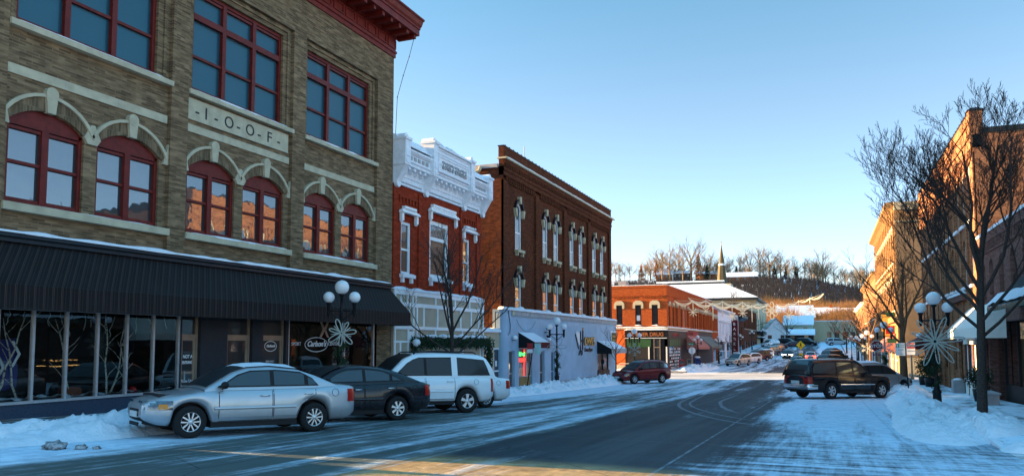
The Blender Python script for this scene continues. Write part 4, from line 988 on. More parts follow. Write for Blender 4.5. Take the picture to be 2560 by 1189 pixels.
def shed_awning(label, F, u0, u1, zt, zb, d0, d1, val, cloth, valmat=None, snow=True, endmat=None, name='shop_awning'):
    R = empty(name, tuple(F.P((u0+u1)/2, zb, d0))); tag(R, label, 'awning'); 
    o = R.location; mb = MB()
    def loc(b): b.v = [(v[0]-o[0], v[1]-o[1], v[2]-o[2]) for v in b.v]; return b
    mb.poly([F.P(u0,zt,d0),F.P(u1,zt,d0),F.P(u1,zb,d1),F.P(u0,zb,d1)]); mb.poly([F.P(u0,zt-.02,d0),F.P(u1,zt-.02,d0),F.P(u1,zb-.02,d1),F.P(u0,zb-.02,d1)])
    for u in (u0, u1): mb.poly([F.P(u,zt,d0),F.P(u,zb,d1),F.P(u,zb-val,d1),F.P(u,zb-val,d0)], 1)
    loc(mb).build('cloth', [cloth, endmat or cloth], R)
    mb = MB(); F.box(mb, u0, u1, zb-val, zb, d1-.012, d1+.012); loc(mb).build('valance', valmat or cloth, R)
    if snow:
        mb = MB(); P = [[F.P(lerp(u0,u1,i/14), lerp(zt,zb,j/6)+.015+.05*min(1,i/1.5,(14-i)/1.5,j/1,(6-j)/.8)*(.8+.3*mnoise.noise((i*.5,j*.4,zt))), lerp(d0,d1,j/6)) for j in range(7)] for i in range(15)]
        mb.grid(P, 0, True); loc(mb).build('snow_cap', M['snow'], R)
    return R
shed_awning('snow covered maroon shop awning above the barber shop window', LF, 40.8, 43.3, .60, .04, AF, AF+1.0, .32, M['maroon'], M['maroon'], endmat=M['black'])
shed_awning('snow covered black awning at the far corner of the pale blue wall', LF, 57.0, 61.6, .16, -.45, AF, AF+1.15, .35, M['black'], M['greystone'])
def on_wall(name, label, cat, F, u, z, d): return empty(name, tuple(F.P(u, z, d)), 0, label, cat)
# barber pole
def barber_pole():
    o = on_wall('barber_pole', 'red white and blue striped barber pole on the pale blue wall', 'barber pole', LF, 45.2, .67, AF+.22)
    t = NT('barber_stripes'); x, y, z = t.sep(t.pos()); ang = t.math('ARCTAN2', y, x)
    f = t.math('FRACT', t.math('ADD', t.math('DIVIDE', ang, 2*PI), t.math('MULTIPLY', z, 4.5)))
    n = t.new('ShaderNodeValToRGB'); n.color_ramp.interpolation = 'CONSTANT'; e = n.color_ramp.elements
    while len(e) < 4: e.new(.5)
    for k, (q, c) in zip(e, ((0,(.75,.75,.75)),(.3,(.02,.02,.05)),(.5,(.7,.7,.7)),(.78,(.10,.02,.04)))): k.position = q; k.color = (*c, 1)
    t.l.new(f, n.inputs[0]); mt = t.base(n.outputs[0], .3)
    mb = MB(); mb.lathe([(.10,-.19),(.10,.19)], sides=16); mb.build('cylinder', mt, o)
    mb = MB(); mb.lathe([(0,-.33),(.06,-.32),(.11,-.27),(.11,-.19),(.10,-.19)], sides=14); mb.lathe([(.10,.19),(.11,.19),(.11,.26),(.06,.30),(.05,.33),(0,.34)], sides=14); mb.box(-.22,0,-.03,.03,-.03,.03); mb.build('caps', M['black'], o)
barber_pole()
o = on_wall('wall_lamp', 'small white wall lamp on the pale blue wall above its first door', 'lamp', LF, 39.85, .30, AF)
mb = MB(); mb.lathe([(0,-.13),(.13,-.12),(.16,.0),(.13,.1),(0,.13)], (.16,0,0)); mb.build('shade', M['white'], o)
mb = MB(); mb.lathe([(0,-.16),(.10,-.16),(.11,-.12)], (.14,0,0)); mb.box(0,.1,-.04,.04,-.05,.05); mb.build('bracket', M['black'], o)
# salon style lettering with scissors like strokes
o = on_wall('wall_sign', 'black and gold HOWES lettering beside a slanting stroke on the pale blue wall', 'sign', LF, 54.2, .1, AF+.02)
mb = MB(); F = Fr((0,0,0),(0,1,0),(1,0,0))
u = -1.0
def bar(a, b, w, m=0, d0=0, d1=.05):
    (x0,y0),(x1,y1) = a, b; L = math.hypot(x1-x0,y1-y0); px, py = -(y1-y0)/L*w/2, (x1-x0)/L*w/2
    extr(mb, F, [(x0+px,y0+py),(x1+px,y1+py),(x1-px,y1-py),(x0-px,y0-py)], d0, d1, m)
extr(mb, F, [(-2.75,.62),(-2.45,.72),(-1.95,.66),(-1.75,-.25),(-2.05,-.20)], 0, .05, 2)
bar((-2.8,.52),(-2.05,-.5), .06)
bar((-1.55,.75),(-1.62,-.55), .10); bar((-1.62,-.55),(-2.0,-.92), .09); bar((-.98,.80),(-1.10,-.60), .13); bar((-.98,.85),(-.9,1.0), .12, 1); bar((-1.55,-.02),(-1.0,.18), .09)
for q in range(10):
    a1, a2 = 2*PI*q/10, 2*PI*(q+1)/10; bar((-1.35+.17*math.cos(a1),-.78+.16*math.sin(a1)),(-1.35+.17*math.cos(a2),-.78+.16*math.sin(a2)), .05)
mb.build('stroke_mark', [M['letter_black'], M['gold'], M['letter_white']], o)
FW = Fr(o.location, (0,1,0), (1,0,0))
for s, dx, sz, mt, dd in (('OWES', -.78, .86, M['letter_black'], 0.0), ('OWES', -.72, .82, M['gold'], .03)): text_mesh(s, sz, FW, dx, -.25, dd, mt, o, .015, sx=1.15, bold=.01).data.transform(Matrix.Translation(-o.location))
text_mesh('DanceSpan', .40, FW, -.62, -.70, 0, M['letter_black'], o, .01, sx=1.15, shear=.15, bold=.008).data.transform(Matrix.Translation(-o.location))
o = on_wall('board_sign', 'white framed dark square board at the far end of the pale blue wall', 'sign', LF, 61.7, .45, AF+.02)
mb = MB(); F.box(mb, -.85, .95, -.55, .55, 0, .06); mb.build('frame', M['white'], o); mb = MB(); F.box(mb, -.68, .80, -.40, .40, .06, .075); mb.build('board', plain('olive_board', (.10,.075,.03), .6), o)
for k, s in enumerate(('Howes', 'Corner')): text_mesh(s, .34, Fr(o.location,(0,1,0),(1,0,0)), -.55, .02-.34*k, .08, M['gold'], o, .004, bold=.008).data.transform(Matrix.Translation(-o.location))
o = on_wall('signal_box', 'small snow topped grey box under the barber pole', 'box', LF, 45.75, .08, AF)
mb = MB(); F.box(mb, -.22, .22, -.42, .12, 0, .2); mb.build('case', M['greystone'], o); mb = MB(); mb.sphere((.1,0,.14), .26, 10, 0, .5, 1, .5); mb.build('snow_cap', M['snow'], o)
mb = MB(); pts = [LF.P(40.4+3.2*k/14, 1.35-1.2*(1-(2*k/14-1)**2)*.55, AF+.03) for k in range(15)]; mb.tube(pts, .012, 4); o = mb.build('slack_cable', M['greystone']); tag(o, 'slack grey cable looped along the top of the pale blue wall', 'cable')
mb = MB(); mb.tube([LF.P(39.2,1.8,AF+.03), LF.P(39.5,1.0,AF+.03), LF.P(39.45,.6,AF+.03), LF.P(39.2,.45,AF+.03)], .018, 5); mb.tube([LF.P(38.75,1.75,-.2),LF.P(38.62,1.65,-.2),LF.P(38.6,-1,-.2)], .03, 6); o = mb.build('wall_conduit', M['iron']); tag(o, 'dark conduit and hanging cable at the near corner of the pale blue wall', 'cable')
# aerial on the roof
mb = MB(); mb.tube([(-18.2,46.6,9.6),(-18.2,46.6,13.0)], .025, 5); mb.tube([(-18.2,45.2,11.7),(-18.2,48.2,11.7)], .016, 4); mb.tube([(-18.6,46.4,11.7),(-17.7,46.9,11.7)], .012, 4)
for k in range(7): y = 45.3+.45*k; mb.tube([(-18.2-.25-.03*k,y,11.7),(-18.2+.25+.03*k,y,11.7)], .010, 4)
o = mb.build('roof_aerial', M['greystone']); tag(o, 'television aerial on a mast above the brown brick parapet', 'aerial')
# ------------------------------------------------------------------ right hand side
def build_right_low():
    R = empty('plum_brick_shop', (0,0,0), 0, 'low plum brick shop at the right edge with a shingled canopy and arched upper windows', 'building'); F = RF; Y0, Y1 = 19, 39.9
    W = [(a, a+.85, 2.0, 3.25, .28) for a in (26.6, 28.6, 30.6, 32.6, 34.6, 36.6, 38.3)]
    mb = MB(); wall(mb, F, Y0, Y1, 1.0, 4.6, W, .15, 0)
    F.box(mb, Y0, Y1, 4.25, 4.62, -.2, .08); F.box(mb, Y0, Y1, 3.82, 3.9, 0, .05)
    u = Y0
    while u < Y1-.15: F.box(mb, u, u+.12, 3.9, 4.25, 0, .06); u += .27
    F.quad(mb, Y0, Y1, -2.6, 1.0, -3.2); mb.poly([F.P(Y0,-2.5,0),F.P(Y0,4.6,0),F.P(Y0,4.4,-20),F.P(Y0,-2.5,-20)]); mb.poly([F.P(Y1,-2.8,-.05),F.P(Y1,4.6,-.05),F.P(Y1,4.4,-20),F.P(Y1,-2.8,-20)]); mb.poly([F.P(Y0,4.5,0),F.P(Y1,4.5,0),F.P(Y1,4.3,-20),F.P(Y0,4.3,-20)])
    for p, q in ((38.0,38.2),(39.75,39.9)): F.box(mb, p, q, -2.7, 1.0, -.3, .02)
    F.box(mb, Y0, Y1, .85, 1.02, -.3, .02)
    mb.build('wall', M['right_low'], R)
    for a, b, z0, zs, r in W:
        mb = MB(); F.quad(mb, a, b, z0, zs+r, -.12); mb.build('window', M['pane_dim'], R)
        mb = MB(); F.box(mb, a-.06, b+.06, z0-.12, z0, -.1, .08); mb.build('sill', M['right_low'], R)
    snow_cap(F, R, Y0, Y1, 4.62, -.3, .1, .16, 7, .8, 60)
    # shingled canopy with snow and icicles
    mb = MB(); a, b = 19.2, 32.2; zt, zb, d1 = 2.35, 1.32, 1.02
    mb.poly([F.P(a,zt,0),F.P(b-.6,zt,0),F.P(b,zb,d1),F.P(a,zb,d1)]); mb.poly([F.P(b-.6,zt,0),F.P(b,zb,d1),F.P(b,zb,0)])
    mb.poly([F.P(a,zb-.02,0),F.P(b,zb-.02,0),F.P(b,zb-.02,d1),F.P(a,zb-.02,d1)])
    mb.build('canopy', M['shingle'], R)
    mb = MB(); F.box(mb, a, b, zb-.20, zb-.02, d1-.04, d1); mb.build('canopy_fascia', plain('olive_fascia', (.10,.11,.07), .7), R)
    mb = MB()
    P = [[F.P(lerp(a,b,i/80), lerp(zb,zt,j/5)+.02+.05*max(0,.4+mnoise.noise((i*.2,j*.9,8)))*(1.5-j/4), lerp(d1+.02,.1,j/5)) for j in range(3)] for i in range(81)]
    mb.grid(P, 0, True); mb.build('canopy_snow', M['snow'], R)
    mb = MB(); rr = random.Random(3)
    for k in range(60): u = rr.uniform(b-5, b-.05); L = rr.uniform(.04,.22); mb.tube([F.P(u,zb-.02,d1), F.P(u,zb-.02-L,d1)], [.014,.002], 4)
    mb.build('icicles', M['headlens'], R)
    # dark shop front
    mb = MB(); F.quad(mb, Y0, 38.0, -1.7, .85, -.55); g = mb.build('shop_window', M['shopglass'], R)
    mb = MB(); F.box(mb, Y0, 38.0, -2.6, -1.7, -.7, -.5); mb.build('stall_riser', M['black'], R)
    mb = MB()
    for u in (24, 27, 30, 33, 35.4, 37.9): F.box(mb, u-.04, u+.04, -1.7, .85, -.6, -.5)
    mb.build('shop_mullions', M['trim'], R)
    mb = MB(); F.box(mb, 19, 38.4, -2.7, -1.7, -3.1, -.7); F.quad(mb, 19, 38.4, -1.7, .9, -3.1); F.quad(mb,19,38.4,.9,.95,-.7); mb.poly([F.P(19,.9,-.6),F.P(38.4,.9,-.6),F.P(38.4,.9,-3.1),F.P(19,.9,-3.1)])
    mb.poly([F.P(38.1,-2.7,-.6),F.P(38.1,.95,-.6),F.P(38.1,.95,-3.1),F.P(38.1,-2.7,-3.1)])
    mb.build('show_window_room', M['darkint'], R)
    lamp = emit('warm_shop_lamp', (1,.55,.18), 1.2)
    mb = MB()
    for k in range(7): F.box(mb, 30.6+k*.32, 30.75+k*.32, -1.02, -.98, -1.6, -1.5)
    F.box(mb, 30.2, 33.0, -1.32, -1.28, -1.7, -1.5)
    mb.build('lit_shelf', lamp, R)
    return R
build_right_low()
shed_awning('white cloth awning catching a strip of sun on the right hand pavement', RF, 34.5, 42.4, 1.66, .62, .02, 1.0, .42, M['white_awn'], snow=False, name='shop_awning')
def build_right_tall():
    R = empty('rust_brick_block', (0,0,0), 0, 'tall three storey rust brick block on the right, its top glowing in the low sun', 'building'); F = RF; Y0, Y1 = 39.95, 61.6
    W = []
    n = 11
    for k in range(n):
        u = 41.1+k*1.88
        W += [(u, u+.95, 5.75, 8.35, .3), (u, u+.95, 2.75, 4.75, .3)]
    G = [(43.6,44.1,-1.6,-.1),(45.2,46.2,-2.75,.0),(47.2,48.2,-1.4,.2),(50.5,52,-1.4,.3),(56,59.5,-2.2,.1)]
    mb = MB(); wall(mb, F, Y0, Y1, -3.3, 8.9, W+G, .2, 0)
    F.box(mb, Y0, Y1, 8.9, 10.55, -.35, .10); F.box(mb, Y0, Y1, 9.35, 9.5, .1, .16); F.box(mb, Y0, Y1, 10.0, 10.12, .1, .16)
    u = Y0+.1
    while u < Y1-.2: F.box(mb, u, u+.14, 8.62, 8.9, 0, .09); u += .32
    for k in range(n+1): u = 40.55+k*1.88; F.box(mb, u-.22 if k else Y0, min(Y1, u+.20), -3.2, 8.7, -.05, .06)
    B = -22
    for y in (Y0, Y1): mb.poly([F.P(y,-3.2,0),F.P(y,9.66,0),F.P(y,9.4,B),F.P(y,-3.2,B)])
    F.box(mb, Y0-.02, Y0+.45, 9.5, 10.62, -.42, .12)
    mb.poly([F.P(Y0,9.6,0),F.P(Y1,9.6,0),F.P(Y1,9.4,B),F.P(Y0,9.4,B)])
    mb.build('wall', M['right_brick'], R)
    mb = MB(); mb.hexa([F.P(Y0-.08,10.62,-.5),F.P(Y0+.5,10.62,-.5),F.P(Y0+.5,10.62,.2),F.P(Y0-.08,10.62,.2),F.P(Y0+.1,10.78,-.3),F.P(Y0+.3,10.78,-.3),F.P(Y0+.3,10.78,0),F.P(Y0+.1,10.78,0)])
    F.box(mb, Y0+.5, Y1, 10.55, 10.60, -.38, .14); u = Y0+.7
    while u < Y1: F.box(mb, u, u+.12, 10.60, 10.66, -.38, .14); u += .62
    mb.build('coping', M['iron'], R)
    mb = MB(); mb.box(6.75, 28, Y0-.08, Y0+.1, 9.55, 9.78); mb.build('roof_flashing', M['awn_trim'], R)
    for i, (a, b, z0, zs, r) in enumerate(W):
        w = bar_window(F, R, a, b, z0, zs, r, -.12, M['white'], .10, (), .1, [(a+.1,b-.1,lerp(z0,zs,.5))], .08, 'pane', fd=.12, pd=.06)
        mb = MB(); F.box(mb, a-.1, b+.1, z0-.14, z0, -.1, .12); mb.build('sill', M['white_old'], R)
        if z0 > 5: snow_cap(F, R, a-.08, b+.08, z0, -.1, .1, .06, i, .4, 6)
    for a, b, z0, z1 in G: mb = MB(); F.quad(mb, a, b, z0, z1, -.15); mb.build('shop_opening', M['pane_dim'], R)
    mb = MB(); F.box(mb, 43.2, 48.6, 2.1, 2.42, -.1, .22); mb.build('shop_cornice', M['right_low'], R); snow_cap(F, R, 43.2, 48.6, 2.42, -.1, .24, .14, 19, .6, 30)
    mb = MB(); F.box(mb, 44.6, 46.8, .02, .42, .0, .08); sg = mb.build('fascia_board', M['maroon'], R); text_mesh('SIVE', .30, F, 46.3, .10, .085, M['letter_white'], sg, .004, sx=1.2)
    # timber shop front by the corner
    mb = MB(); F.box(mb, 40.1, 43.4, -.05, .25, .06, .22); F.box(mb, 40.1, 43.4, -2.6, -1.75, .06, .20, 1)
    for u in (40.1, 41.1, 42.2, 43.25): F.box(mb, u, u+.15, -1.75, -.05, .06, .18, 1)
    for u in (40.3, 41.3, 42.4): F.box(mb, u, u+.75, -1.7, -.1, .06, .10, 0); F.box(mb, u, u+.75, -2.5, -1.85, .20, .215, 0)
    mb.build('timber_shop_front', [M['white_awn'], M['right_low']], R)
    snow_cap(F, R, 40.1, 43.4, -1.74, .06, .24, .06, 21, .4, 16)
    return R
build_right_tall()
shed_awning('small maroon awning at the far corner of the rust brick block', RF, 53.6, 59.8, .75, -.1, .02, 1.5, .28, M['maroon'], snow=False)
def lit_wall(F, R, u0, u1, z0, z1, mat, wins, name='wall', B=-18, cornice=None, ledge=None, wmat='pane_dim', sill=None, hoodm=None, depth=.2, frame=None):
    """plain block: front with openings, sides, roof; wins = (u0,u1,z0,z1,rise)"""
    mb = MB(); wall(mb, F, u0, u1, z0, z1, wins, depth)
    for u in (u0, u1): mb.poly([F.P(u,z0,0),F.P(u,z1,0),F.P(u,z1-.3,B),F.P(u,z0,B)])
    mb.poly([F.P(u0,z1-.25,0),F.P(u1,z1-.25,0),F.P(u1,z1-.35,B),F.P(u0,z1-.35,B)]); F.quad(mb, u0, u1, z0, z1-.3, B)
    mb.build(name, M[mat], R)
    for w in wins:
        mb = MB(); F.quad(mb, w[0], w[1], w[2], w[3]+(w[4] if len(w) > 4 else 0), -depth*.8)
        wo = mb.build('window', M[wmat], R)
        if frame:
            mb = MB(); F.box(mb, w[0], w[0]+.1, w[2], w[3], -depth*.8, -depth*.5); F.box(mb, w[1]-.1, w[1], w[2], w[3], -depth*.8, -depth*.5); F.box(mb, w[0]+.1, w[1]-.1, lerp(w[2],w[3],.5)-.05, lerp(w[2],w[3],.5)+.05, -depth*.8, -depth*.5); mb.build('frame', M[frame], wo)
        if sill: mb = MB(); F.box(mb, w[0]-.1, w[1]+.1, w[2]-.18, w[2], -.05, .12); mb.build('sill', M[sill], R)
        if hoodm:
            mb = MB(); a, b, t_ = w[0]-.18, w[1]+.18, w[3]+(w[4] if len(w) > 4 else 0)
            extr(mb, F, [(a,t_-.35),(a+.18,t_-.35),(a+.18,t_-.05),(b-.18,t_-.05),(b-.18,t_-.35),(b,t_-.35),(b,t_+.12),((a+b)/2+.2,t_+.35),((a+b)/2-.2,t_+.35),(a,t_+.12)], -.05, .10); mb.build('window_hood', M[hoodm], R)
    if cornice:
        mb = MB(); d, h, mt = cornice; profile(mb, F, [(-.3,z1),(.04,z1-.02),(d*.5,z1+h*.3),(d,z1+h*.55),(d,z1+h),(-.3,z1+h+.05)], u0, u1); mb.build('cornice', M[mt], R)
def build_right_far():
    F = Fr((5.9,0,0),(0,1,0),(-1,0,0))
    R = empty('tan_brick_block', (0,0,0), 0, 'tall tan block beyond the crossing on the right with a deep cornice and sunlit front', 'building')
    W = []
    for k in range(12): u = 78.2+k*2.35; W += [(u,u+1.0,7.4,10.0,.4),(u,u+1.0,3.0,5.9,0)]
    W += [(78.5+k*5.2, 82.6+k*5.2, -3.0, -.2, 0) for k in range(5)]
    lit_wall(F, R, 77, 106, -3.8, 12.0, 'tan_brick', W, cornice=(.7,.75,'tan_brick'), sill='stone2', hoodm='stone2', frame='white')
    mb = MB()
    for k in range(13): u = 77.2+k*2.35; F.box(mb, u, u+.45, 2.6, 11.9, 0, .14)
    F.box(mb, 77, 106, 1.9, 2.4, 0, .3); F.box(mb, 77, 106, 6.4, 6.7, 0, .2)
    mb.build('pilasters', M['tan_brick'], R)
    FY = YF(77)
    mb = MB(); FY.box(mb, 5.9, 24, 12.0, 12.7, -.2, .35); mb.build('end_cornice', M['tan_stucco'], R)
    mb = MB(); FY.box(mb, 5.9, 24, 10.9, 11.05, 0, .1); mb.build('string_course', M['tan_stucco'], R)
    mb = MB(); FY.box(mb, 5.9, 24, -3.6, -1.3, 0, .08); mb.build('plinth', M['tan_stucco'], R)
    mb = MB(); FY.box(mb, 6.0, 23.9, -1.3, 10.9, .004, .02); mb.build('end_wall_render', plain('tan_brown_render', (.22,.145,.085), .85, 0, .25, 1.0), R)
    R2 = empty('orange_brick_block', (0,0,0), 0, 'lower sunlit orange brick block standing beyond the tall tan one', 'building')
    W = [(108+k*2.1,109+k*2.1,3.2,5.8,.3) for k in range(16)]+[(108+k*6,112.5+k*6,-3,-.3,0) for k in range(5)]
    lit_wall(F, R2, 106, 143, -3.8, 8.4, 'right_brick', W, cornice=(.5,.6,'tan_brick'), sill='stone2', frame='white')
    R3 = empty('rust_shop_row', (0,0,0), 0, 'low rust coloured shop row far up the right side of the street', 'building')
    W = [(145+k*3,146.2+k*3,2.2,4.2,.3) for k in range(12)]
    lit_wall(F, R3, 143, 185, -3.8, 6.6, 'right_brick', W, cornice=(.4,.4,'white'), sill='stone2')
build_right_far()
shed_awning('striped pinkish awning far up the right hand pavement', Fr((5.9,0,0),(0,1,0),(-1,0,0)), 79, 88, .9, -.5, .02, 1.6, .3, M['pink_awn'], snow=False)
F5 = Fr((5.9,0,0),(0,1,0),(-1,0,0))
for (u, z, w, h, mt, lb) in ((84.5,2.0,.14,1.7,'gold','tall narrow yellow sign projecting from the tan block'), (81.5,.9,.14,.6,'gold','small lit yellow sign low on the tan block'), (79.0,1.2,.14,.7,'redlens','small red sign on the tan block'), (77.6,2.6,.3,.35,'forest','upper green street name plate on the tan block corner'), (77.6,.2,.3,.35,'forest','lower green street name plate on the tan block corner')):
    o = empty('projecting_sign', tuple(F5.P(u, z, .1)), 0, lb, 'sign', 'signs on the tan block'); mb = MB()
    mb.box(-.75, 0, -w/2, w/2, -h/2, h/2); mb.build('board', M[mt], o); mb = MB(); mb.box(-.8, .1, -.02, .02, h/2, h/2+.04); mb.build('bracket', M['iron'], o)
o = empty('wall_lamp', tuple(RF.P(60.5, .4, 0)), 0, 'white wall lamp on the far corner of the rust brick block', 'lamp')
mb = MB(); mb.sphere((-.4,0,.1), .24, 10); mb.sphere((-.4,0,-.25), .18, 10); mb.build('globe', M['globe'], o); mb = MB(); mb.box(-.4,0,-.03,.03,.3,.36); mb.build('bracket', M['iron'], o)
# ------------------------------------------------------------------ left side beyond the crossing
def build_corner_store():
    R = empty('corner_store', (0,0,0), 0, 'two storey orange red brick corner store with a black fascia reading CORNER DRUG', 'building')
    FY = YF(86.5); F = LF; ZT = 6.55
    fw = [(-22.40,-21.70,2.0,4.35),(-20.2,-19.5,2.0,4.35),(-18.3,-17.6,2.0,4.35),(-25.2,-24.5,2.0,4.35),(-28,-27.3,2.0,4.35)]
    mb = MB(); wall(mb, FY, -36, -16.6, 1.75, ZT, fw, .2)
    sw = []
    for k, u in enumerate((87.6,90.0,92.4,95.4,97.6,100.2,104.2,106.2,108.2,110.2,111.9,113.6,115.6,116.9,118.2,119.6,120.8,122.0)): sw.append((u, u+(.95 if k < 12 else .7), 1.95, 4.2, .3))
    wall(mb, F, 86.5, 123, 1.75, ZT, sw, .2)
    FY.box(mb, -36, -16.6, 5.35, 5.45, 0, .07); FY.box(mb, -36, -16.55, 6.3, ZT, 0, .06); F.box(mb, 86.5, 123, 6.3, ZT, 0, .06); F.box(mb, 86.5, 123, 5.35, 5.5, 0, .07)
    for p, q in ((-22.7,-20.2),(-19.4,-17.0)):
        n = int((q-p)/.22)
        for i in range(n): u = lerp(p, q, i/n); FY.box(mb, u, u+.11, 5.10, 5.35, 0, .06)
    mb.poly([(-36,86.5,6.4),(-16.6,86.5,6.4),(-16.6,123,6.3),(-36,123,6.3)])
    for q in (91.5, 103, 111.3, 114.8, 119.3): F.box(mb, q, q+.3, 1.8, 5.3, 0, .08)
    mb.poly([(-36,123,-3.4),(-16.6,123,-3.4),(-16.6,123,6.5),(-36,123,6.5)]); mb.poly([(-36,86.5,-3.4),(-36,123,-3.4),(-36,123,6.5),(-36,86.5,6.5)])
    mb.build('wall', M['drug_brick'], R)
    for (a, b, z0, z1) in fw:
        w = bar_window(FY, R, a, b, z0, z1, 0, -.12, M['black'], .07, (), .08, [(a,b,3.2)], .07, 'pane_dim')
        mb = MB(); m = (a+b)/2
        extr(mb, FY, [(a-.25,z1-.42),(a,z1-.42),(a,z1-.02),(b,z1-.02),(b,z1-.42),(b+.25,z1-.42),(b+.25,z1+.1),(m+.5,z1+.32),(m+.25,z1+.48),(m-.25,z1+.48),(m-.5,z1+.32),(a-.25,z1+.1)], 0, .12); mb.build('window_hood', M['pale_stone'], R)
        snow_cap(FY, R, a-.05, b+.05, 2.0, -.15, .12, .1, m, .5, 8)
    mb = MB(); FY.box(mb, -20.05, -19.65, 2.55, 3.15, -.11, -.09); mb.build('window_notice', M['letter_white'], R)
    for i, (a, b, z0, zs, r) in enumerate(sw):
        w = bar_window(F, R, a, b, z0, zs, r, -.12, M['white'] if i == 4 else M['black'], .08, (), .1, [(a,b,3.2)], .07, 'pane_dim')
        mb = MB(); o = arcpts(a, b, zs, r, 6); ring(mb, F, o, [(lerp((a+b)/2,x,1.35), y+.28) for x, y in o], 0, .12); mb.build('window_hood', M['pale_stone'], R)
    mb = MB(); FY.box(mb, -36, -16.45, 1.62, 1.80, -.1, .16); F.box(mb, 86.35, 123, 1.62, 1.80, -.1, .16); mb.build('ledge', M['stone2'], R)
    snow_cap(FY, R, -23, -16.5, 1.8, -.1, .17, .07, 3, .6, 30); snow_cap(F, R, 86.5, 123, 1.8, -.1, .18, .10, 4, .7, 60)
    mb = MB(); FY.box(mb, -36, -16.5, ZT, ZT+.06, -.3, .08); F.box(mb, 86.4, 123, ZT, ZT+.06, -.3, .08); mb.build('coping_snow', M['snow'], R)
    mb = MB(); FY.box(mb, -33.6, -32.4, ZT, 8.0, -6, -5); FY.box(mb, -24.2, -23.2, ZT-.3, 7.8, -9.0, -8.0); mb.build('chimney', M['greystone'], R)
    # painted wall left of the shop, shop front, fascia
    mb = MB(); FY.quad(mb, -36, -21.4, -3.4, 1.62, .01); mb.build('painted_wall', M['orange'], R)
    mb = MB(); FY.quad(mb, -36, -21.4, -3.4, -2.5, .03); mb.build('plinth', M['pale_stone'], R)
    mb = MB(); FY.box(mb, -21.4, -16.6, -3.4, 1.55, -.3, .0); F.box(mb, 86.5, 123, -3.4, 1.55, -.3, .0); mb.build('shop_front', M['black'], R)
    mb = MB(); FY.box(mb, -21.4, -16.5, .62, 1.45, 0, .14); F.box(mb, 86.4, 98.5, .55, 1.45, 0, .14); fs = mb.build('fascia_board', M['black'], R)
    text_mesh('CORNER DRUG', .58, FY, -21.0, .80, .15, M['copper'], fs, .01, sx=.98, bold=.012)
    text_mesh('SODA FOUNTAIN', .52, F, 89.0, .78, .15, M['redlens'], fs, .01, bold=.012, sx=1.0).scale = (1,1,1)
    mb = MB(); FY.box(mb, -21.45, -16.45, 1.45, 1.52, -.05, .3); F.box(mb, 86.3, 98.5, 1.45, 1.52, -.05, .3); FY.box(mb, -21.4, -16.6, .54, .60, .0, .16); mb.build('fascia_trim', M['white'], R); snow_cap(FY, R, -21.4, -16.4, 1.52, 0, .32, .1, 6, .8, 20)
    for p, q in ((-21.2,-20.7),(-20.6,-20.05),(-19.95,-18.45)): mb = MB(); FY.box(mb, p, q, -.45, .50, 0, .05); mb.build('green_panel', M['forest'], R)
    for k in range(5): mb = MB(); F.box(mb, 87.6+k*1.45, 88.95+k*1.45, -.35, .45, 0, .05); mb.build('green_panel', M['forest'], R)
    mb = MB(); FY.quad(mb, -21.1, -18.7, -2.7, -.5, .02); F.quad(mb, 87.5, 95, -2.7, -.4, .02); mb.build('shop_window', M['pane_dim'], R)
    rr = random.Random(11)
    for i in range(7):
        for j in range(6):
            if rr.random() < .8: mb = MB(); F.box(mb, 87.8+i*1.0, 88.3+i*1.0, -2.55+j*.36, -2.37+j*.36, .025, .035); mb.build('window_poster', M['letter_white'], R)
    mb = MB(); FY.quad(mb, -18.05, -17.45, -2.75, .5, .03); dr = mb.build('door', M['pane'], R); mb = MB(); FY.box(mb, -18.12, -18.05, -2.8, .5, 0, .06); FY.box(mb, -17.45, -17.38, -2.8, .5, 0, .06); FY.box(mb, -18.05, -17.45, -.5, -.43, 0, .06); mb.build('frame', M['bronze'], dr)
    mb = MB(); FY.box(mb, -18.75, -18.6, -2.9, -.4, 0, .1); mb.build('cream_post', M['white_awn'], R); mb = MB(); FY.box(mb, -16.75, -16.6, -2.9, -.4, 0, .1); mb.build('cream_post', M['white_awn'], R)
    mb = MB(); F.box(mb, 87.3, 95.2, -3.3, -2.7, 0, .06); mb.build('stall_riser', M['greystone'], R)
build_corner_store()
shed_awning('faded pink awning over the shop beside the corner store', LF, 99.0, 108.5, 1.0, -.45, .05, 1.6, .35, M['pink_awn'], snow=False)
shed_awning('grey green awning next to the faded pink one', LF, 109.0, 120.5, 1.0, -.4, .05, 1.8, .3, M['grey_awn'], snow=False)
o = on_wall('fascia_sign', 'long faded red fascia sign over the pink awning', 'sign', LF, 103.7, 1.25, .05); mb = MB(); Fl = Fr((0,0,0),(0,1,0),(1,0,0)); Fl.box(mb, -4.6, 4.6, -.3, .3, 0, .1); mb.build('board', plain('faded_red_board', (.32,.05,.045), .7), o)
text_mesh('CAFE  DELI', .48, Fr(o.location,(0,1,0),(1,0,0)), -3.9, -.17, .105, M['maroon'], o, .004, bold=.02, sx=1.7).data.transform(Matrix.Translation(-o.location))
def simple_block(name, label, u0, u1, z1, mat, wins, **k):
    R = empty(name, (0,0,0), 0, label, 'building'); lit_wall(LF, R, u0, u1, -3.6, z1, mat, wins, **k); return R
simple_block('narrow_brick_shop', 'narrow orange brick shop front between the corner store and the white building', 123, 130.2, 5.5, 'drug_brick', [(124+k*1.5,124.8+k*1.5,1.9,4.0,.3) for k in range(4)]+[(124,129.5,-3,.3,0)], cornice=(.4,.35,'white'), sill='stone2', hoodm='stone2')
simple_block('white_shop', 'white painted two storey building with a row of tall narrow windows', 130.2, 150, 5.2, 'white_old', [(131.2+k*2.0,132.1+k*2.0,1.6,3.6,.2) for k in range(9)]+[(131,140,-3,.3,0),(141.5,149.5,-3,.2,0)], cornice=(.6,.5,'white'), sill='white', hoodm='white', frame='white')
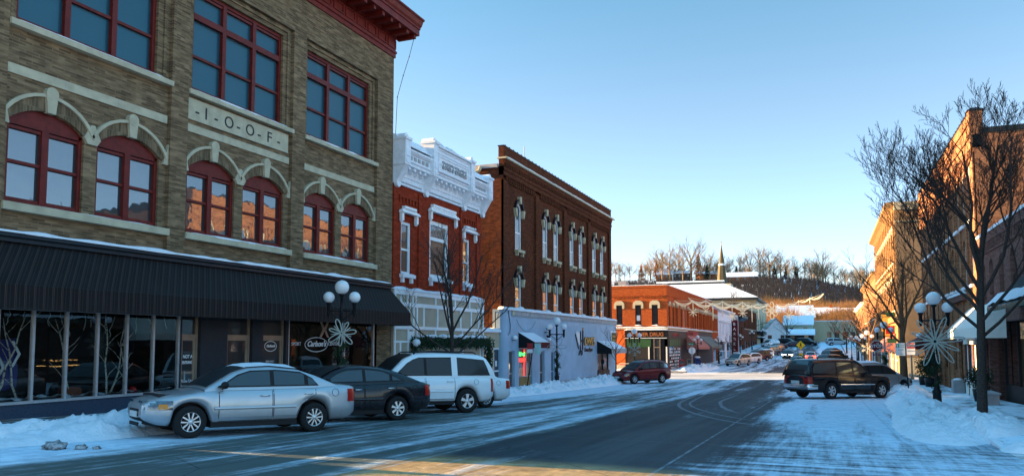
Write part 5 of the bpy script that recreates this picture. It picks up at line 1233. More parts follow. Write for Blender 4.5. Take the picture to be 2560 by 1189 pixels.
simple_block('grey_white_shop', 'plain pale grey building front carrying a tall oval sign', 150, 162, 5.6, 'greystone', [(150.6,152.4,-3,.2,0)])
R = simple_block('olive_shop', 'small olive brown building with a dark bracketed cornice', 162, 172, 4.6, 'brown_brick', [(164,165.4,.9,3.3,0),(167.5,169,.9,3.3,0),(163,171,-3,-.4,0)], cornice=(1.0,1.0,'awn_trim'), sill='stone2')
simple_block('dark_brick_block', 'dark brown brick block with a curved corner further up the street', 172, 206, 7.6, 'brown_brick', [(174+k*3,175.3+k*3,3.2,5.8,.4) for k in range(10)]+[(175+k*6,179+k*6,-2.5,.4,0) for k in range(5)], cornice=(.4,.5,'pale_stone'), sill='stone2')
R = simple_block('cream_hall', 'pale green tower like building with arched windows at the end of the row', 207, 236, 9.6, 'stone', [(210,212,3.5,7,.8),(218,220,3.5,7,.8),(226,228,3.5,7,.8)], cornice=(.4,.4,'stone'))
mb = MB(); LF.box(mb, 206.5, 236, 2.2, 3.1, 0, 1.6); LF.box(mb, 206.5, 236, 1.2, 1.5, 0, 1.2); mb.build('porch_roof', M['awn_trim'], R); mb = MB(); LF.box(mb, 206.4, 236, 3.1, 3.35, 0, 1.7); LF.box(mb, 206.4, 236, 1.5, 1.7, .2, 1.3); mb.build('snow_cap', M['snow'], R)
for (u, z, h, d, mt, lb) in ((148.5,1.3,5.8,1.1,'maroon','tall narrow dark red sign projecting between the white and grey buildings'),):
    o = empty('projecting_sign', tuple(LF.P(u, z, .15)), 0, lb, 'sign'); mb = MB(); mb.box(0, d, -.12, .12, -h/2, h/2); b = mb.build('board', M[mt], o)
    for k, ch in enumerate('BARREL'): text_mesh(ch, .75, Fr((o.location.x, o.location.y-.125, o.location.z),(1,0,0),(0,-1,0)), .28, h/2-.9-k*.92, .0, M['letter_white'], b, .004, bold=.01).data.transform(Matrix.Translation(-o.location))
    mb = MB(); mb.box(-.15, d, -.03, .03, h/2, h/2+.06); mb.build('bracket', M['iron'], o)
o = on_wall('oval_wall_sign', 'tall white oval sign with vertical lettering on the pale grey building', 'sign', LF, 156.5, 2.2, .05)
n = 24; mb = MB(); extr(mb, Fl, [(2.4*math.cos(2*PI*k/n), 2.7*math.sin(2*PI*k/n)) for k in range(n)], 0, .1); mb.build('rim', M['letter_black'], o)
mb = MB(); extr(mb, Fl, [(2.0*math.cos(2*PI*k/n), 2.35*math.sin(2*PI*k/n)) for k in range(n)], .1, .13); mb.build('board', M['white'], o)
for k, ch in enumerate('LAUNDRY'): text_mesh(ch, .55, Fr(o.location,(0,1,0),(1,0,0)), 0, 1.5-k*.6, .135, M['letter_black'], o, .004, align='CENTER', sx=3.0).data.transform(Matrix.Translation(-o.location))
# broad hip roofed hall behind the row
R = empty('hip_roof_hall', (0,0,0), 0, 'wide hall behind the shops with a large snow covered hip roof', 'building')
mb = MB(); mb.box(-60, -17.6, 218, 256, -4, 12.4); mb.build('wall', M['tan'], R)
mb = MB(); e = [(-61.5,216.5,12.4),(-16.9,216.5,12.4),(-16.9,257,12.4),(-61.5,257,12.4)]; r1, r2 = (-48,237,18.0), (-28.5,237,18.0)
mb.poly([e[0],e[1],r2,r1]); mb.poly([e[1],e[2],r2]); mb.poly([e[2],e[3],r1,r2]); mb.poly([e[3],e[0],r1]); mb.build('roof', M['snow'], R)
mb = MB(); mb.box(-61.6,-16.85,216.4,257.1,11.7,12.38); mb.box(-48.5,-28.1,236.4,237.6,17.8,18.4); mb.build('eaves', M['awn_trim'], R)
mb = MB(); mb.box(-48.5,-28.1,236.2,237.8,18.4,18.8); mb.build('snow_cap', M['snow'], R)
# church with its spire
R = empty('church', (0,0,0), 0, 'stone church spire with a pale band and a cross rising above the roofs', 'church')
mb = MB(); mb.box(-44.2,-36.2,327,335,0,24.6); mb.box(-52,-28,335,370,0,16); mb.build('tower', M['stone2'], R)
sp = plain('weathered_slate_copper', (.10,.08,.045), .7, 0, .25, .8)
def oct_(r, z): return [(-40.2+1.32*r*math.cos(PI/8+PI/4*k), 331+1.32*r*math.sin(PI/8+PI/4*k), 1.32*z) for k in range(8)]
mb = MB()
for (r1, z1), (r2, z2) in (((1.75,18.4),(1.05,24.6)),((.92,25.2),(.10,31.2))):
    A, B_ = oct_(r1, z1), oct_(r2, z2)
    for k in range(8): mb.poly([A[k],A[(k+1)%8],B_[(k+1)%8],B_[k]])
mb.build('spire', sp, R)
mb = MB(); A, B_ = oct_(1.06,24.6), oct_(.93,25.2)
for k in range(8): mb.poly([A[k],A[(k+1)%8],B_[(k+1)%8],B_[k]])
mb.build('pale_band', M['white'], R)
mb = MB(); mb.box(-40.3,-40.1,330.9,331.1,41.0,43.1); mb.box(-40.8,-39.6,330.93,331.07,42.2,42.4); mb.sphere((-40.2,331,41.3),.3,8); mb.build('cross', M['gold'], R)
# ------------------------------------------------------------------ buildings closing the street and on the hill
def gable_house(name, label, cx, cy, w, d, h, rh, wall_m, roof_m='snow', rz=0, base=None, win=3, ridge='x', chimney=False):
    R = empty(name, (cx, cy, gz(cx, cy) if base is None else base), rz, label, 'house'); mb = MB()
    mb.box(-w/2, w/2, -d/2, d/2, -2, h)
    if ridge == 'x':
        for s in (-1, 1): mb.poly([(s*w/2,-d/2,h),(s*w/2,d/2,h),(s*w/2,0,h+rh)])
        r = [[(-w/2-.4,-d/2-.5,h-.15),(w/2+.4,-d/2-.5,h-.15),(w/2+.4,0,h+rh+.1),(-w/2-.4,0,h+rh+.1)],[(-w/2-.4,d/2+.5,h-.15),(w/2+.4,d/2+.5,h-.15),(w/2+.4,0,h+rh+.1),(-w/2-.4,0,h+rh+.1)]]
    else:
        for s in (-1, 1): mb.poly([(-w/2,s*d/2,h),(w/2,s*d/2,h),(0,s*d/2,h+rh)])
        r = [[(s*(w/2+.5),-d/2-.4,h-.15),(s*(w/2+.5),d/2+.4,h-.15),(0,d/2+.4,h+rh+.1),(0,-d/2-.4,h+rh+.1)] for s in (-1, 1)]
    mb.build('wall', wall_m, R)
    rb = MB()
    for q in r: rb.poly(q); rb.poly([(a,b,c-.25) for a, b, c in q]); rb.poly([q[0],q[1],(q[1][0],q[1][1],q[1][2]-.25),(q[0][0],q[0][1],q[0][2]-.25)])
    rf = rb.build('roof', M[roof_m], R)
    if chimney: mb = MB(); mb.box(w*.2,w*.2+.8,-.4,.4,h,h+rh+1.2); mb.build('chimney', M['drug_brick'], rf)
    mb = MB(); n = win
    for k in range(n):
        x = lerp(-w/2, w/2, (k+.5)/n); W_ = MB(); W_.box(x-.5, x+.5, -d/2-.04, -d/2+.02, h*.45, h*.8); W_.build('window', M['pane_dim'], R)
    return R
cream = plain('cream_render', (.50,.40,.20), .8, 0, .12, 1)
R = empty('yellow_building', (0,0,0), 0, 'plain yellow rendered building closing the end of the street', 'building')
lit_wall(YF(240), R, -4.2, 14, -1, 6.3, 'tan_stucco', [(.0+k*2.1,1.2+k*2.1,1.0,3.2,0) for k in range(6)], B=-20)
mb = MB(); YF(240).box(mb, -4.3, 14, 6.3, 6.5, -.4, .1); mb.build('coping_snow', M['snow'], R)
white = M['white']
gable_house('white_cottage', 'small white cottage with a steep dark snowy roof at the street end', -13.5, 222, 6.5, 9, 2.8, 4.0, white, 'snow', .2, None, 2, 'y')
gable_house('pale_green_house', 'pale green house with a snow covered roof beside the yellow building', -7.5, 238, 7.5, 9, 5.2, 2.4, plain('pale_green_boards', (.40,.46,.36), .8), 'snow', 0, None, 2)
gable_house('dark_garage', 'low dark open garage with snow on its roof at the street end', -6.8, 222, 7, 8, 2.6, 1.2, M['black'], 'snow', 0, None, 2)
wood = plain('brown_house_boards', (.24,.10,.05), .8); dk = plain('dark_house_boards', (.05,.045,.045), .8)
for nm, lb, x, y, w, d, h, rh, m, rz, ch in (
    ('hill_house', 'brown house with a snowy gable among the trees on the ridge', -88, 452, 9, 8, 3.4, 3.4, wood, .3, True),
    ('hill_house', 'dark flat faced house beside the brown gabled one on the ridge', -78, 455, 10, 8, 4.2, 1.6, dk, .1, False),
    ('hill_house', 'long low reddish house left of the church spire on the ridge', -62.5, 455, 14, 8, 3.8, 1.6, wood, -.05, False),
    ('hill_house', 'low timber house right of the church spire on the ridge', -42, 430, 16, 9, 3.5, 2.5, wood, .1, False),
    ('hill_house', 'house with a broad snowy roof in the rust coloured brush above the street end', -10.5, 292, 12, 9, 3.6, 4.2, wood, .15, False),
    ('hill_house', 'snow roofed house with a chimney in the brush right of the broad roofed one', -.5, 305, 9, 8, 2.8, 2.6, wood, .0, True),
    ('hill_house', 'small snow roofed house at the right edge of the rust coloured brush', 6.5, 304, 7, 7, 3.2, 2.2, wood, -.2, False)):
    gable_house(nm, lb, x, y, w, d, h, rh, m, 'snow', rz, None, 4, 'x', ch)
# ------------------------------------------------------------------ vehicles
SED = dict(L=4.68, W=1.78, wb=2.70, fo=.86, wr=.325, sill=.27, ground=.26, top=[(-2.39,.86),(-2.30,1.00),(-1.7,1.04),(-1.2,1.00),(.2,.97),(1.0,.97),(1.25,.95),(1.9,.85),(2.22,.76),(2.39,.66)],
  roof=[(-1.78,1.03),(-1.25,1.27),(-.85,1.40),(-.2,1.46),(.30,1.43),(.62,1.33),(1.22,.97)], tum=.30,
  dlo=[(-1.32,1.03),(-1.22,1.17),(-.92,1.335),(-.35,1.385),(.25,1.365),(.52,1.28),(.95,1.01)], split=[-.23], qsplit=[-1.02], doors=[(.93,-.22),(-.25,-1.22)], mirror=.85, spokes=5, hood=1.2)
SED2 = dict(SED, L=4.74, W=1.83, wb=2.73, top=[(-2.37,.82),(-2.28,.98),(-1.95,1.04),(-1.2,1.02),(.2,.97),(1.0,.97),(1.25,.95),(1.9,.85),(2.22,.76),(2.37,.66)],
  roof=[(-1.92,1.05),(-1.3,1.28),(-.75,1.42),(-.2,1.47),(.30,1.44),(.62,1.33),(1.25,.97)], dlo=[(-1.45,1.06),(-1.05,1.24),(-.75,1.345),(-.25,1.39),(.25,1.365),(.52,1.28),(.95,1.01)], spokes=7, doors=[(.93,-.2),(-.23,-1.15)])
SUV = dict(L=5.28, W=1.90, wb=3.28, fo=.92, wr=.375, sill=.40, ground=.34, top=[(-2.64,1.05),(-2.58,1.12),(-1.5,1.14),(.4,1.12),(1.0,1.10),(1.3,1.08),(2.0,1.04),(2.4,.96),(2.64,.84)],
  roof=[(-2.62,1.14),(-2.50,1.50),(-2.30,1.78),(-2.0,1.84),(-.6,1.86),(.2,1.82),(.55,1.68),(1.15,1.12)], tum=.20,
  dlo=[(-2.42,1.17),(-2.26,1.66),(-1.2,1.74),(.12,1.72),(.42,1.60),(.90,1.16)], split=[-.12,-1.12], solid=(-1.22,-1.02), doors=[(.95,-.08),(-.12,-1.1)], mirror=.8, spokes=5, suv=True, hood=1.2)
SUBB = dict(SUV, L=5.57, W=2.0, wb=3.30, fo=.95, wr=.39, top=[(-2.78,1.05),(-2.72,1.14),(-1.5,1.16),(.4,1.15),(1.0,1.14),(1.3,1.12),(2.1,1.08),(2.5,1.0),(2.78,.86)],
  roof=[(-2.75,1.16),(-2.64,1.55),(-2.48,1.82),(-2.2,1.87),(-.6,1.90),(.3,1.86),(.65,1.72),(1.25,1.14)], dlo=[(-2.55,1.20),(-2.42,1.70),(-1.2,1.77),(.2,1.74),(.52,1.62),(1.02,1.18)], split=[.0,-1.05], solid=None, doors=[(1.05,.02),(-.02,-1.08)], spokes=6)
RAV = dict(SUV, L=4.60, W=1.82, wb=2.66, fo=.90, wr=.35, sill=.34, ground=.28, top=[(-2.30,.95),(-2.24,1.06),(-1.4,1.08),(.2,1.02),(.9,1.0),(1.2,.98),(1.8,.90),(2.12,.80),(2.30,.68)],
  roof=[(-2.28,1.06),(-2.12,1.36),(-1.85,1.58),(-1.4,1.66),(-.4,1.68),(.15,1.63),(.5,1.50),(1.3,1.0)], tum=.22, dlo=[(-1.98,1.14),(-1.80,1.44),(-1.2,1.55),(.05,1.55),(.35,1.46),(1.0,1.06)], split=[-.1,-1.08], solid=None, doors=[(.95,-.08),(-.12,-1.05)], spokes=6)
CUV = dict(RAV, L=5.05, W=1.95, wb=3.02, fo=1.0, wr=.37, top=[(-2.52,1.0),(-2.45,1.12),(-1.4,1.12),(.2,1.08),(.9,1.06),(1.3,1.04),(2.0,.96),(2.35,.86),(2.52,.74)],
  roof=[(-2.50,1.12),(-2.30,1.48),(-2.0,1.68),(-1.4,1.76),(-.4,1.78),(.25,1.73),(.6,1.60),(1.45,1.06)], dlo=[(-2.2,1.22),(-1.95,1.52),(-1.2,1.64),(.1,1.65),(.45,1.55),(1.1,1.12)], split=[-.05,-1.08], doors=[(1.0,-.05),(-.1,-1.1)])
HATCH = dict(RAV, L=4.2, W=1.76, wb=2.6, fo=.85, wr=.31, sill=.26, ground=.22, top=[(-2.1,.88),(-2.04,.98),(-1.4,1.0),(.2,.95),(.9,.93),(1.2,.91),(1.7,.82),(1.95,.74),(2.1,.64)],
  roof=[(-2.08,.98),(-1.85,1.28),(-1.6,1.44),(-1.2,1.50),(-.4,1.52),(.15,1.47),(.5,1.33),(1.15,.93)], dlo=[(-1.75,1.05),(-1.55,1.32),(-1.1,1.40),(.05,1.40),(.35,1.30),(.9,.97)])
def build_car(name, label, p, paint_m, cx, cy, nose, group=None, cat='car', detail=2, snow=0, glassm='carglass', rims='rim', lit=None, clad=None, plate=True, head_on=False):
    L, W, wb, wr = p['L'], p['W'], p['wb'], p['wr']; xf = L/2-p['fo']; xr = xf-wb
    rz = math.atan2(nose[1], nose[0]); d = Vector((nose[0], nose[1], 0)).normalized(); l = Vector((-d.y, d.x, 0)); c = Vector((cx, cy, 0))
    def gzz(v): return gz(v.x, v.y)
    zf, zr = gzz(c+d*xf), gzz(c+d*xr); zl, zr2 = gzz(c+l*.75), gzz(c-l*.75)
    R = empty(name, (cx, cy, lerp(zr, zf, -xr/wb)+.004), 0, label, cat, group); R.rotation_euler = (math.atan2(zl-zr2, 1.5), -math.atan2(zf-zr, wb), rz)
    Ra = wr+.065
    def hw(x):
        t = abs(x)/(L/2); k = 1-.10*max(0, (t-.55)/.45)**2
        e = max(0, (t-(.80 if x > 0 else .88))/(.20 if x > 0 else .12)); return W/2*k*(1-(.30 if x > 0 else .20)*e*e)
    def ztop(x): return interp(p['top'], x)
    def zbot(x):
        z = p['ground']+.14*max(0, (abs(x)/(L/2)-.82)/.18)**2
        for xa in (xf, xr):
            q = Ra*Ra-(x-xa)**2
            if q > 0: z = max(z, wr+math.sqrt(q)*.98)
        return z
    def ringpts(x, inset=0):
        w, zt, zb = hw(x)-inset, ztop(x), zbot(x); zt2 = max(zt, zb+.09); q = zt2-zb
        return [(0,zb),(w*.84,zb),(w*.985,zb+min(.07,q*.2)),(w,zb+q*.40),(w*.995,zb+q*.68),(w*.965,zt2-min(.09,q*.15)),(w*.915,zt2-.018),(w*.55,zt2+.02),(0,zt2+.035)]
    def side_y(x, z):
        r = ringpts(x)
        for (y0,z0),(y1,z1) in zip(r[1:], r[2:]):
            if z0 <= z <= z1 and z1 > z0: return lerp(y0, y1, (z-z0)/(z1-z0))
        return r[3][0]
    N = 72 if detail == 2 else 44
    st = sorted(set([round(-L/2+L*i/N, 4) for i in range(N+1)]+[round(s*(L/2-e), 4) for s in (-1, 1) for e in (0, .015, .05)]))
    P = []
    for x in st:
        e = max(0, (abs(x)-(L/2-.07))/.07); r = ringpts(x); k = 1-.10*e**2.2
        zc = .62 if not p.get('suv') else .78
        pts = [(x, y*k, lerp(zc, z, 1-.12*e**2.2)) for y, z in r]
        P.append([(a, -b, c_) for a, b, c_ in reversed(pts[1:])][::1]+pts[:] if False else [(a, b, c_) for a, b, c_ in pts]+[(a, -b, c_) for a, b, c_ in reversed(pts[1:-1])])
    mb = MB(); n = mb.add([q for r in P for q in r]); m_ = len(P[0])
    for i in range(len(P)-1):
        for j in range(m_):
            j2 = (j+1) % m_; low = clad and j in (1, 2, 13, 12, 14)
            mb.face((n+i*m_+j, n+(i+1)*m_+j, n+(i+1)*m_+j2, n+i*m_+j2), 1 if (j in (0, m_-1)) or low else 0, True)
    for i in (0, len(P)-1): mb.face([n+i*m_+j for j in range(m_)], 0, False)
    mb.box(-L/2+.3, L/2-.3, -W/2+.33, W/2-.33, p['ground']-.04, ztop(0)-.1, 1); mb.box(xr+Ra+.02, xf-Ra-.02, -W/2+.06, W/2-.06, p['ground']-.07, p['ground']+.05, 1)
    # cabin
    rf = p['roof']; x0, x1 = rf[0][0], rf[-1][0]; ns = 40; Pg = []; wmid = lambda x: hw(max(min(x, L/2*.72), -L/2*.86))
    def ghw(x, z): b = ztop(x)-.03; return wmid(x)*.925-max(0, z-b)*p['tum']
    for i in range(ns+1):
        x = lerp(x0, x1, i/ns); zt = interp(rf, x); b = ztop(x)-.05; zt = max(zt, b+.03); h = zt-b
        pts = [(ghw(x,b),b),(ghw(x,b+h*.5),b+h*.5),(ghw(x,zt-h*.16),zt-h*.16),(ghw(x,zt)-.05*min(1,h*3),zt-h*.04),(ghw(x,zt)*.62,zt+.012),(0,zt+.025)]
        Pg.append([(x,y,z) for y,z in pts]+[(x,-y,z) for y,z in reversed(pts[:-1])])
    mb.grid(Pg, 0, True)
    body = mb.build('body', [paint_m, M['trim']], R)
    # windscreen, rear window
    def top_patch(xa, xb, nm, k=.86):
        mb = MB(); Q = []
        for i in range(9):
            x = lerp(xa, xb, i/8); zt = interp(rf, x); 
            Q.append([(x, ghw(x,zt)*k*s_, zt+.012+.028*(1-abs(s_)**2)+.004) for s_ in (-1,-.8,-.4,0,.4,.8,1)])
        mb.grid(Q, 0, True); return mb.build(nm, M[glassm], R)
    sl_f = rf[-2] if rf[-2][1] < rf[-3][1]-.06 else rf[-3]
    top_patch(rf[-3][0]+.05, x1-.06, 'windscreen'); 
    top_patch(x0+.05, rf[2][0]-.04, 'rear_window', .84)
    # side glass
    for s in (1, -1):
        def sp(x, z, o): return (x, s*(ghw(x, z)+o), z)
        D = p['dlo']
        def top_at(x): return interp(sorted([q for q in D[1:-1]]), x) if D[1][0] <= x <= D[-2][0] else (lerp(D[0][1], D[1][1], (x-D[0][0])/(D[1][0]-D[0][0])) if x < D[1][0] else lerp(D[-2][1], D[-1][1], (x-D[-2][0])/(D[-1][0]-D[-2][0])))
        mb = MB(); mb.grid([[sp(x, lerp(lerp(D[0][1], D[-1][1], (x-D[0][0])/(D[-1][0]-D[0][0])), max(top_at(x), D[0][1]+.001), j/3), .007) for j in range(4)] for x in fr(D[0][0]+.001, D[-1][0]-.001, 16)], 0, True); mb.build('window_surround', M['trim'] if not p.get('solid') else M['trim'], R)
        xs_ = [D[-1][0]]+p['split']+p.get('qsplit', [])+[D[0][0]]
        for xa, xb in zip(xs_, xs_[1:]):
            a, b = xb+.045, xa-.045
            if xa == D[-1][0]: b = xa-.09
            if xb == D[0][0]: a = xb+.07
            bb = lambda x: lerp(D[0][1], D[-1][1], (x-D[0][0])/(D[-1][0]-D[0][0]))+.025
            nn = 10; up = [(lerp(a,b,i/nn), max(bb(lerp(a,b,i/nn))+.004, top_at(lerp(a,b,i/nn))-.03)) for i in range(nn+1)]
            mb = MB(); mb.grid([[sp(x, lerp(bb(x), z, j/3), .013) for j in range(4)] for x, z in up], 0, True); mb.build('side_window', M[glassm], R)
        if p.get('solid'):
            a, b = p['solid']; mb = MB(); mb.poly([sp(a, 1.10, .016), sp(b, 1.10, .016), sp(b, top_at(b)+.02, .016), sp(a, top_at(a)+.02, .016)]); mb.build('pillar', paint_m, R)
        # doors with shut lines and handles
        for k, (xa, xb) in enumerate(p['doors']):
            zb = p['sill']+.05; zt = ztop(xb)-.05
            xl = lambda z: max(xb, xr+math.sqrt(max(0, (Ra+.05)**2-(z-wr)**2)) if z < wr+Ra+.05 else xb)
            Q = [[(lerp(xl(z), xa, i/4), s*(side_y(lerp(xl(z), xa, i/4), z)+.004), z) for z in [lerp(zb, zt, j/6) for j in range(7)]] for i in range(5)]
            mb = MB(); mb.grid(Q, 0, True)
            edge = [Q[0][j] for j in range(6, -1, -1)]+[Q[i][0] for i in range(1, 5)]+[Q[4][j] for j in range(1, 7)]
            mb.tube([(x, y+s*.001, z) for x, y, z in edge], .0075, 4, 1); dr = mb.build('door', [paint_m, M['trim']], R)
            hx = xb+.17; hz = zt-.10; mb = MB(); y = s*side_y(hx, hz); mb.tube([(hx-.10,y+s*.012,hz),(hx-.08,y+s*.035,hz+.003),(hx+.08,y+s*.035,hz+.003),(hx+.10,y+s*.012,hz)], .014, 6); mb.build('handle', paint_m if detail < 2 else M['chrome'] if not p.get('suv') else paint_m, dr)
        if detail == 2:
            Q = [[(lerp(xr+Ra+.08, xf-Ra-.06, i/8), s*(side_y(lerp(xr+Ra+.08, xf-Ra-.06, i/8), z)+o), z) for z, o in ((.55+(.10 if p.get('suv') else 0),.004),(.56+(.10 if p.get('suv') else 0),.016),(.605+(.10 if p.get('suv') else 0),.016),(.615+(.10 if p.get('suv') else 0),.004))] for i in range(9)]
            mb = MB(); mb.grid(Q, 0, True); mb.build('side_moulding', clad or paint_m, R)
        # door mirror
        mx = p['mirror']; y = ghw(mx, ztop(mx)); mb = MB(); mb.sphere((mx, s*(y+.13), ztop(mx)+.09), .11, 10, 0, .75, 1, .72); mb.tube([(mx,s*(y-.02),ztop(mx)+.02),(mx,s*(y+.1),ztop(mx)+.07)], .03, 5); mb.build('mirror', M['trim'] if detail == 2 else paint_m, R)
        # lamps
        suv = p.get('suv')
        def lamp_patch(nm, xa, xb, za, zb, mt, o=.010, mtl=None):
            Q = []
            for i in range(6):
                x = lerp(xa, xb, i/5); e = max(0, (abs(x)-(L/2-.07))/.07); k = 1-.10*e**2.2
                Q.append([(x, s*(side_y(x, z)*k+o), z) for z in [lerp(za, zb, j/4) for j in range(5)]])
            for j in range(5):
                x, y, z = Q[-1][j]; 
            sg = 1 if xb > 0 else -1
            Q.append([(xb+sg*.012, s*(abs(Q[-1][j][1])-.30 if suv is None else abs(Q[-1][j][1])-.09), Q[-1][j][2]) for j in range(5)])
            mb = MB(); mb.grid(Q, 0, True); return mb.build(nm, mt, R)
        if suv: lamp_patch('tail_lamp', -L/2+.20, -L/2-.004, ztop(-L/2)-.40, ztop(-L/2)+.02, M['redlens'] if not lit else lit[1])
        else: lamp_patch('tail_lamp', -L/2+.30, -L/2-.004, .66, .95, M['redlens'] if not lit else lit[1])
        zh = ztop(L/2-.1); lamp_patch('headlamp', L/2-.50, L/2-.03, zh-.17, zh+.01, M['headlens'] if not lit else lit[0])
        if detail == 2:
            Q = [[(x, s*(side_y(x, z)+.013), z) for z in (zh-.15, zh-.06)] for x in (L/2-.40, L/2-.32, L/2-.25)]; mb = MB(); mb.grid(Q, 0, True); mb.build('indicator', M['amber'], R)
            fx = -L/2+.78 if suv else -L/2+.62; fz = ztop(fx)-.17; mb = MB(); q = [(fx+.085*math.cos(2*PI*k/14), fz+.085*math.sin(2*PI*k/14)) for k in range(15)]
            mb.tube([(x, s*(side_y(x, z)+.003), z) for x, z in q], .005, 4); 
            if s == 1: mb.build('fuel_flap', M['trim'], R)
    # grille, plate, bumpers
    zt = ztop(L/2); zc = .62 if not p.get('suv') else .78; w2 = hw(L/2)*.9
    mb = MB(); mb.box(L/2-.02, L/2+.012, -w2*.62, w2*.62, zt-.25, zt-.10); mb.box(L/2-.02, L/2+.006, -w2*.6, w2*.6, zt-.44, zt-.37); g = mb.build('grille', M['trim'], R)
    mb = MB(); mb.box(L/2+.005, L/2+.02, -w2*.62, w2*.62, zt-.185, zt-.165); mb.build('grille_bar', M['chrome'], g)
    if plate:
        mb = MB(); mb.box(-L/2-.018, -L/2+.01, -.26, .26, .60 if not p.get('suv') else .72, .74 if not p.get('suv') else .86); mb.build('licence_plate', M['plate'], R)
        mb = MB(); mb.box(L/2-.01, L/2+.022, -.26, .26, .42, .54); mb.build('licence_plate', M['plate'], R)
    if p.get('suv') and clad is not None:
        mb = MB(); q = [(-L/2+.45, W/2*.97),(-L/2+.10, W/2*.93),(-L/2-.05, W/2*.75)]; q += [(x,-y) for x,y in reversed(q)]
        mb.grid([[(x, y*k, z) for z, k in ((.46,.97),(.50,1.0),(.66,1.0),(.70,.97))] for x, y in q], 0, True); mb.build('rear_bumper', clad, R)
    # wheels
    for xa in (xf, xr):
        for s in (1, -1):
            ox = Vector((xa, s*(W/2-.125), wr))
            mb = MB(); mb.lathe([(.60*wr,-.10),(.78*wr,-.112),(.93*wr,-.108),(wr,-.075),(wr,.075),(.93*wr,.108),(.78*wr,.112),(.60*wr,.10)], ox, 'y', 28 if detail == 2 else 18)
            w = mb.build('wheel', M['tyre'], R)
            mb = MB(); y = s*.085; rr_ = .64*wr
            mb.lathe([(rr_, y-s*.05),(rr_, y+s*.012),(rr_*.93, y+s*.016),(rr_*.88, y-s*.01)], ox, 'y', 28 if detail == 2 else 16)
            mb.lathe([(rr_*.95, y-s*.035),(0, y-s*.03)], ox, 'y', 18, 1)
            mb.lathe([(rr_*.26, y-s*.03),(rr_*.25, y+s*.014),(rr_*.10, y+s*.022),(0, y+s*.022)], ox, 'y', 14)
            ns_ = p['spokes']
            for k in range(ns_):
                a = 2*PI*k/ns_+.3; ca, sa = math.cos(a), math.sin(a); w0, w1 = rr_*(.15 if ns_ > 5 else .20), rr_*(.19 if ns_ > 5 else .30)
                if ns_ == 5 and detail == 2 and not p.get('suv'):
                    for sg in (-1, 1):
                        pts = []
                        for r0, off, h in ((rr_*.2,sg*rr_*.10,rr_*.055),(rr_*.92,sg*rr_*.27,rr_*.075)):
                            for dd in (-h, h): pts.append((r0*ca-(off+dd)*sa, r0*sa+(off+dd)*ca))
                        mb.hexa([ox+Vector((x, y-s*.03, z)) for x, z in (pts[0],pts[1],pts[3],pts[2])]+[ox+Vector((x, y+s*.012, z)) for x, z in (pts[0],pts[1],pts[3],pts[2])])
                    continue
                pts = [(rr_*.18*ca+w0*.6*sa, rr_*.18*sa-w0*.6*ca),(rr_*.18*ca-w0*.6*sa, rr_*.18*sa+w0*.6*ca),(rr_*.92*ca-w1*sa*.8, rr_*.92*sa+w1*ca*.8),(rr_*.92*ca+w1*sa*.8, rr_*.92*sa-w1*ca*.8)]
                mb.hexa([ox+Vector((x, y-s*.03, z)) for x, z in pts]+[ox+Vector((x, y+s*.010, z)) for x, z in pts])
            mb.build('rim', [M[rims], M['trim']], w)
    if p.get('suv') and detail == 2:
        mb = MB()
        for s in (1, -1):
            q = [(x, s*(ghw(x, 1.7)*.80), interp(rf, x)+.06) for x in (-1.9,-1.2,-.5,.1)]; mb.tube([(q[0][0]-.1,q[0][1],q[0][2]-.05)]+q+[(q[-1][0]+.1,q[-1][1],q[-1][2]-.06)], .022, 6)
        mb.build('roof_rack', M['trim'], R)
    if snow:
        Q = []
        for i in range(21):
            x = lerp(rf[2][0]-.05, rf[-3][0]+.05, i/20); zt = interp(rf, x)
            Q.append([(x, ghw(x,zt)*k*.9, zt+.012+.026*(1-k*k)+snow*min(1, i/2, (20-i)/2)*max(0, min(1, (1-abs(k))*4))*(.8+.5*mnoise.noise((x*2, k*2, cx)))) for k in (-1,-.9,-.6,-.2,.2,.6,.9,1)])
        mb = MB(); mb.grid(Q, 0, True); mb.build('roof_snow', M['snow'], R)
    return R
def ctr(fx, fy, rx, ry, p, side, scale=True):
    """car centre from two wheel contact points on its visible side"""
    d = Vector((fx-rx, fy-ry, 0)).normalized(); l = Vector((-d.y, d.x, 0)); m = Vector(((fx+rx)/2, (fy+ry)/2, 0))
    c = m-l*side*(p['W']/2-.12); off = p['L']/2-p['fo']-p['wb']/2
    c -= d*off; return c.x, c.y, (d.x, d.y)
x, y, n = ctr(-12.08, 12.08, -10.79, 14.54, SED, 1); build_car('parked_car', 'silver sedan with snow on its roof, nose to the snow bank', SED, M['p_silver'], x, y, n, 'cars angle parked along the left kerb', snow=.05)
d = Vector((-.60,-.80,0)).normalized()
def from_rear(rx, ry, d, p):
    d = Vector((d[0], d[1], 0)).normalized(); return ctr(rx+d.x*p['wb'], ry+d.y*p['wb'], rx, ry, p, 1)
x, y, n = from_rear(-10.93, 18.36, (-.52,-.855), SED2); build_car('parked_car', 'black sedan parked just behind the silver one', SED2, M['p_black'], x, y, n, 'cars angle parked along the left kerb')
x, y, n = from_rear(-10.63, 22.13, (-.60,-.80), SUV); build_car('parked_car', 'white sport utility with dark tinted windows behind the black sedan', SUV, M['p_white'], x, y, n, 'cars angle parked along the left kerb', cat='car', glassm='cartint')
x, y, n = from_rear(-11.27, 24.99, (-.60,-.80), SED); build_car('parked_car', 'white sedan mostly hidden, its tail peeking out behind the white sport utility', SED, M['p_white'], x, y, n, 'cars angle parked along the left kerb', rims='rim')
x, y, n = ctr(-12.94, 54.4, -11.25, 56.75, RAV, 1); build_car('parked_car', 'dark red compact sport utility standing alone near the crossing', RAV, M['p_red'], x, y, n, 'cars angle parked along the left kerb')
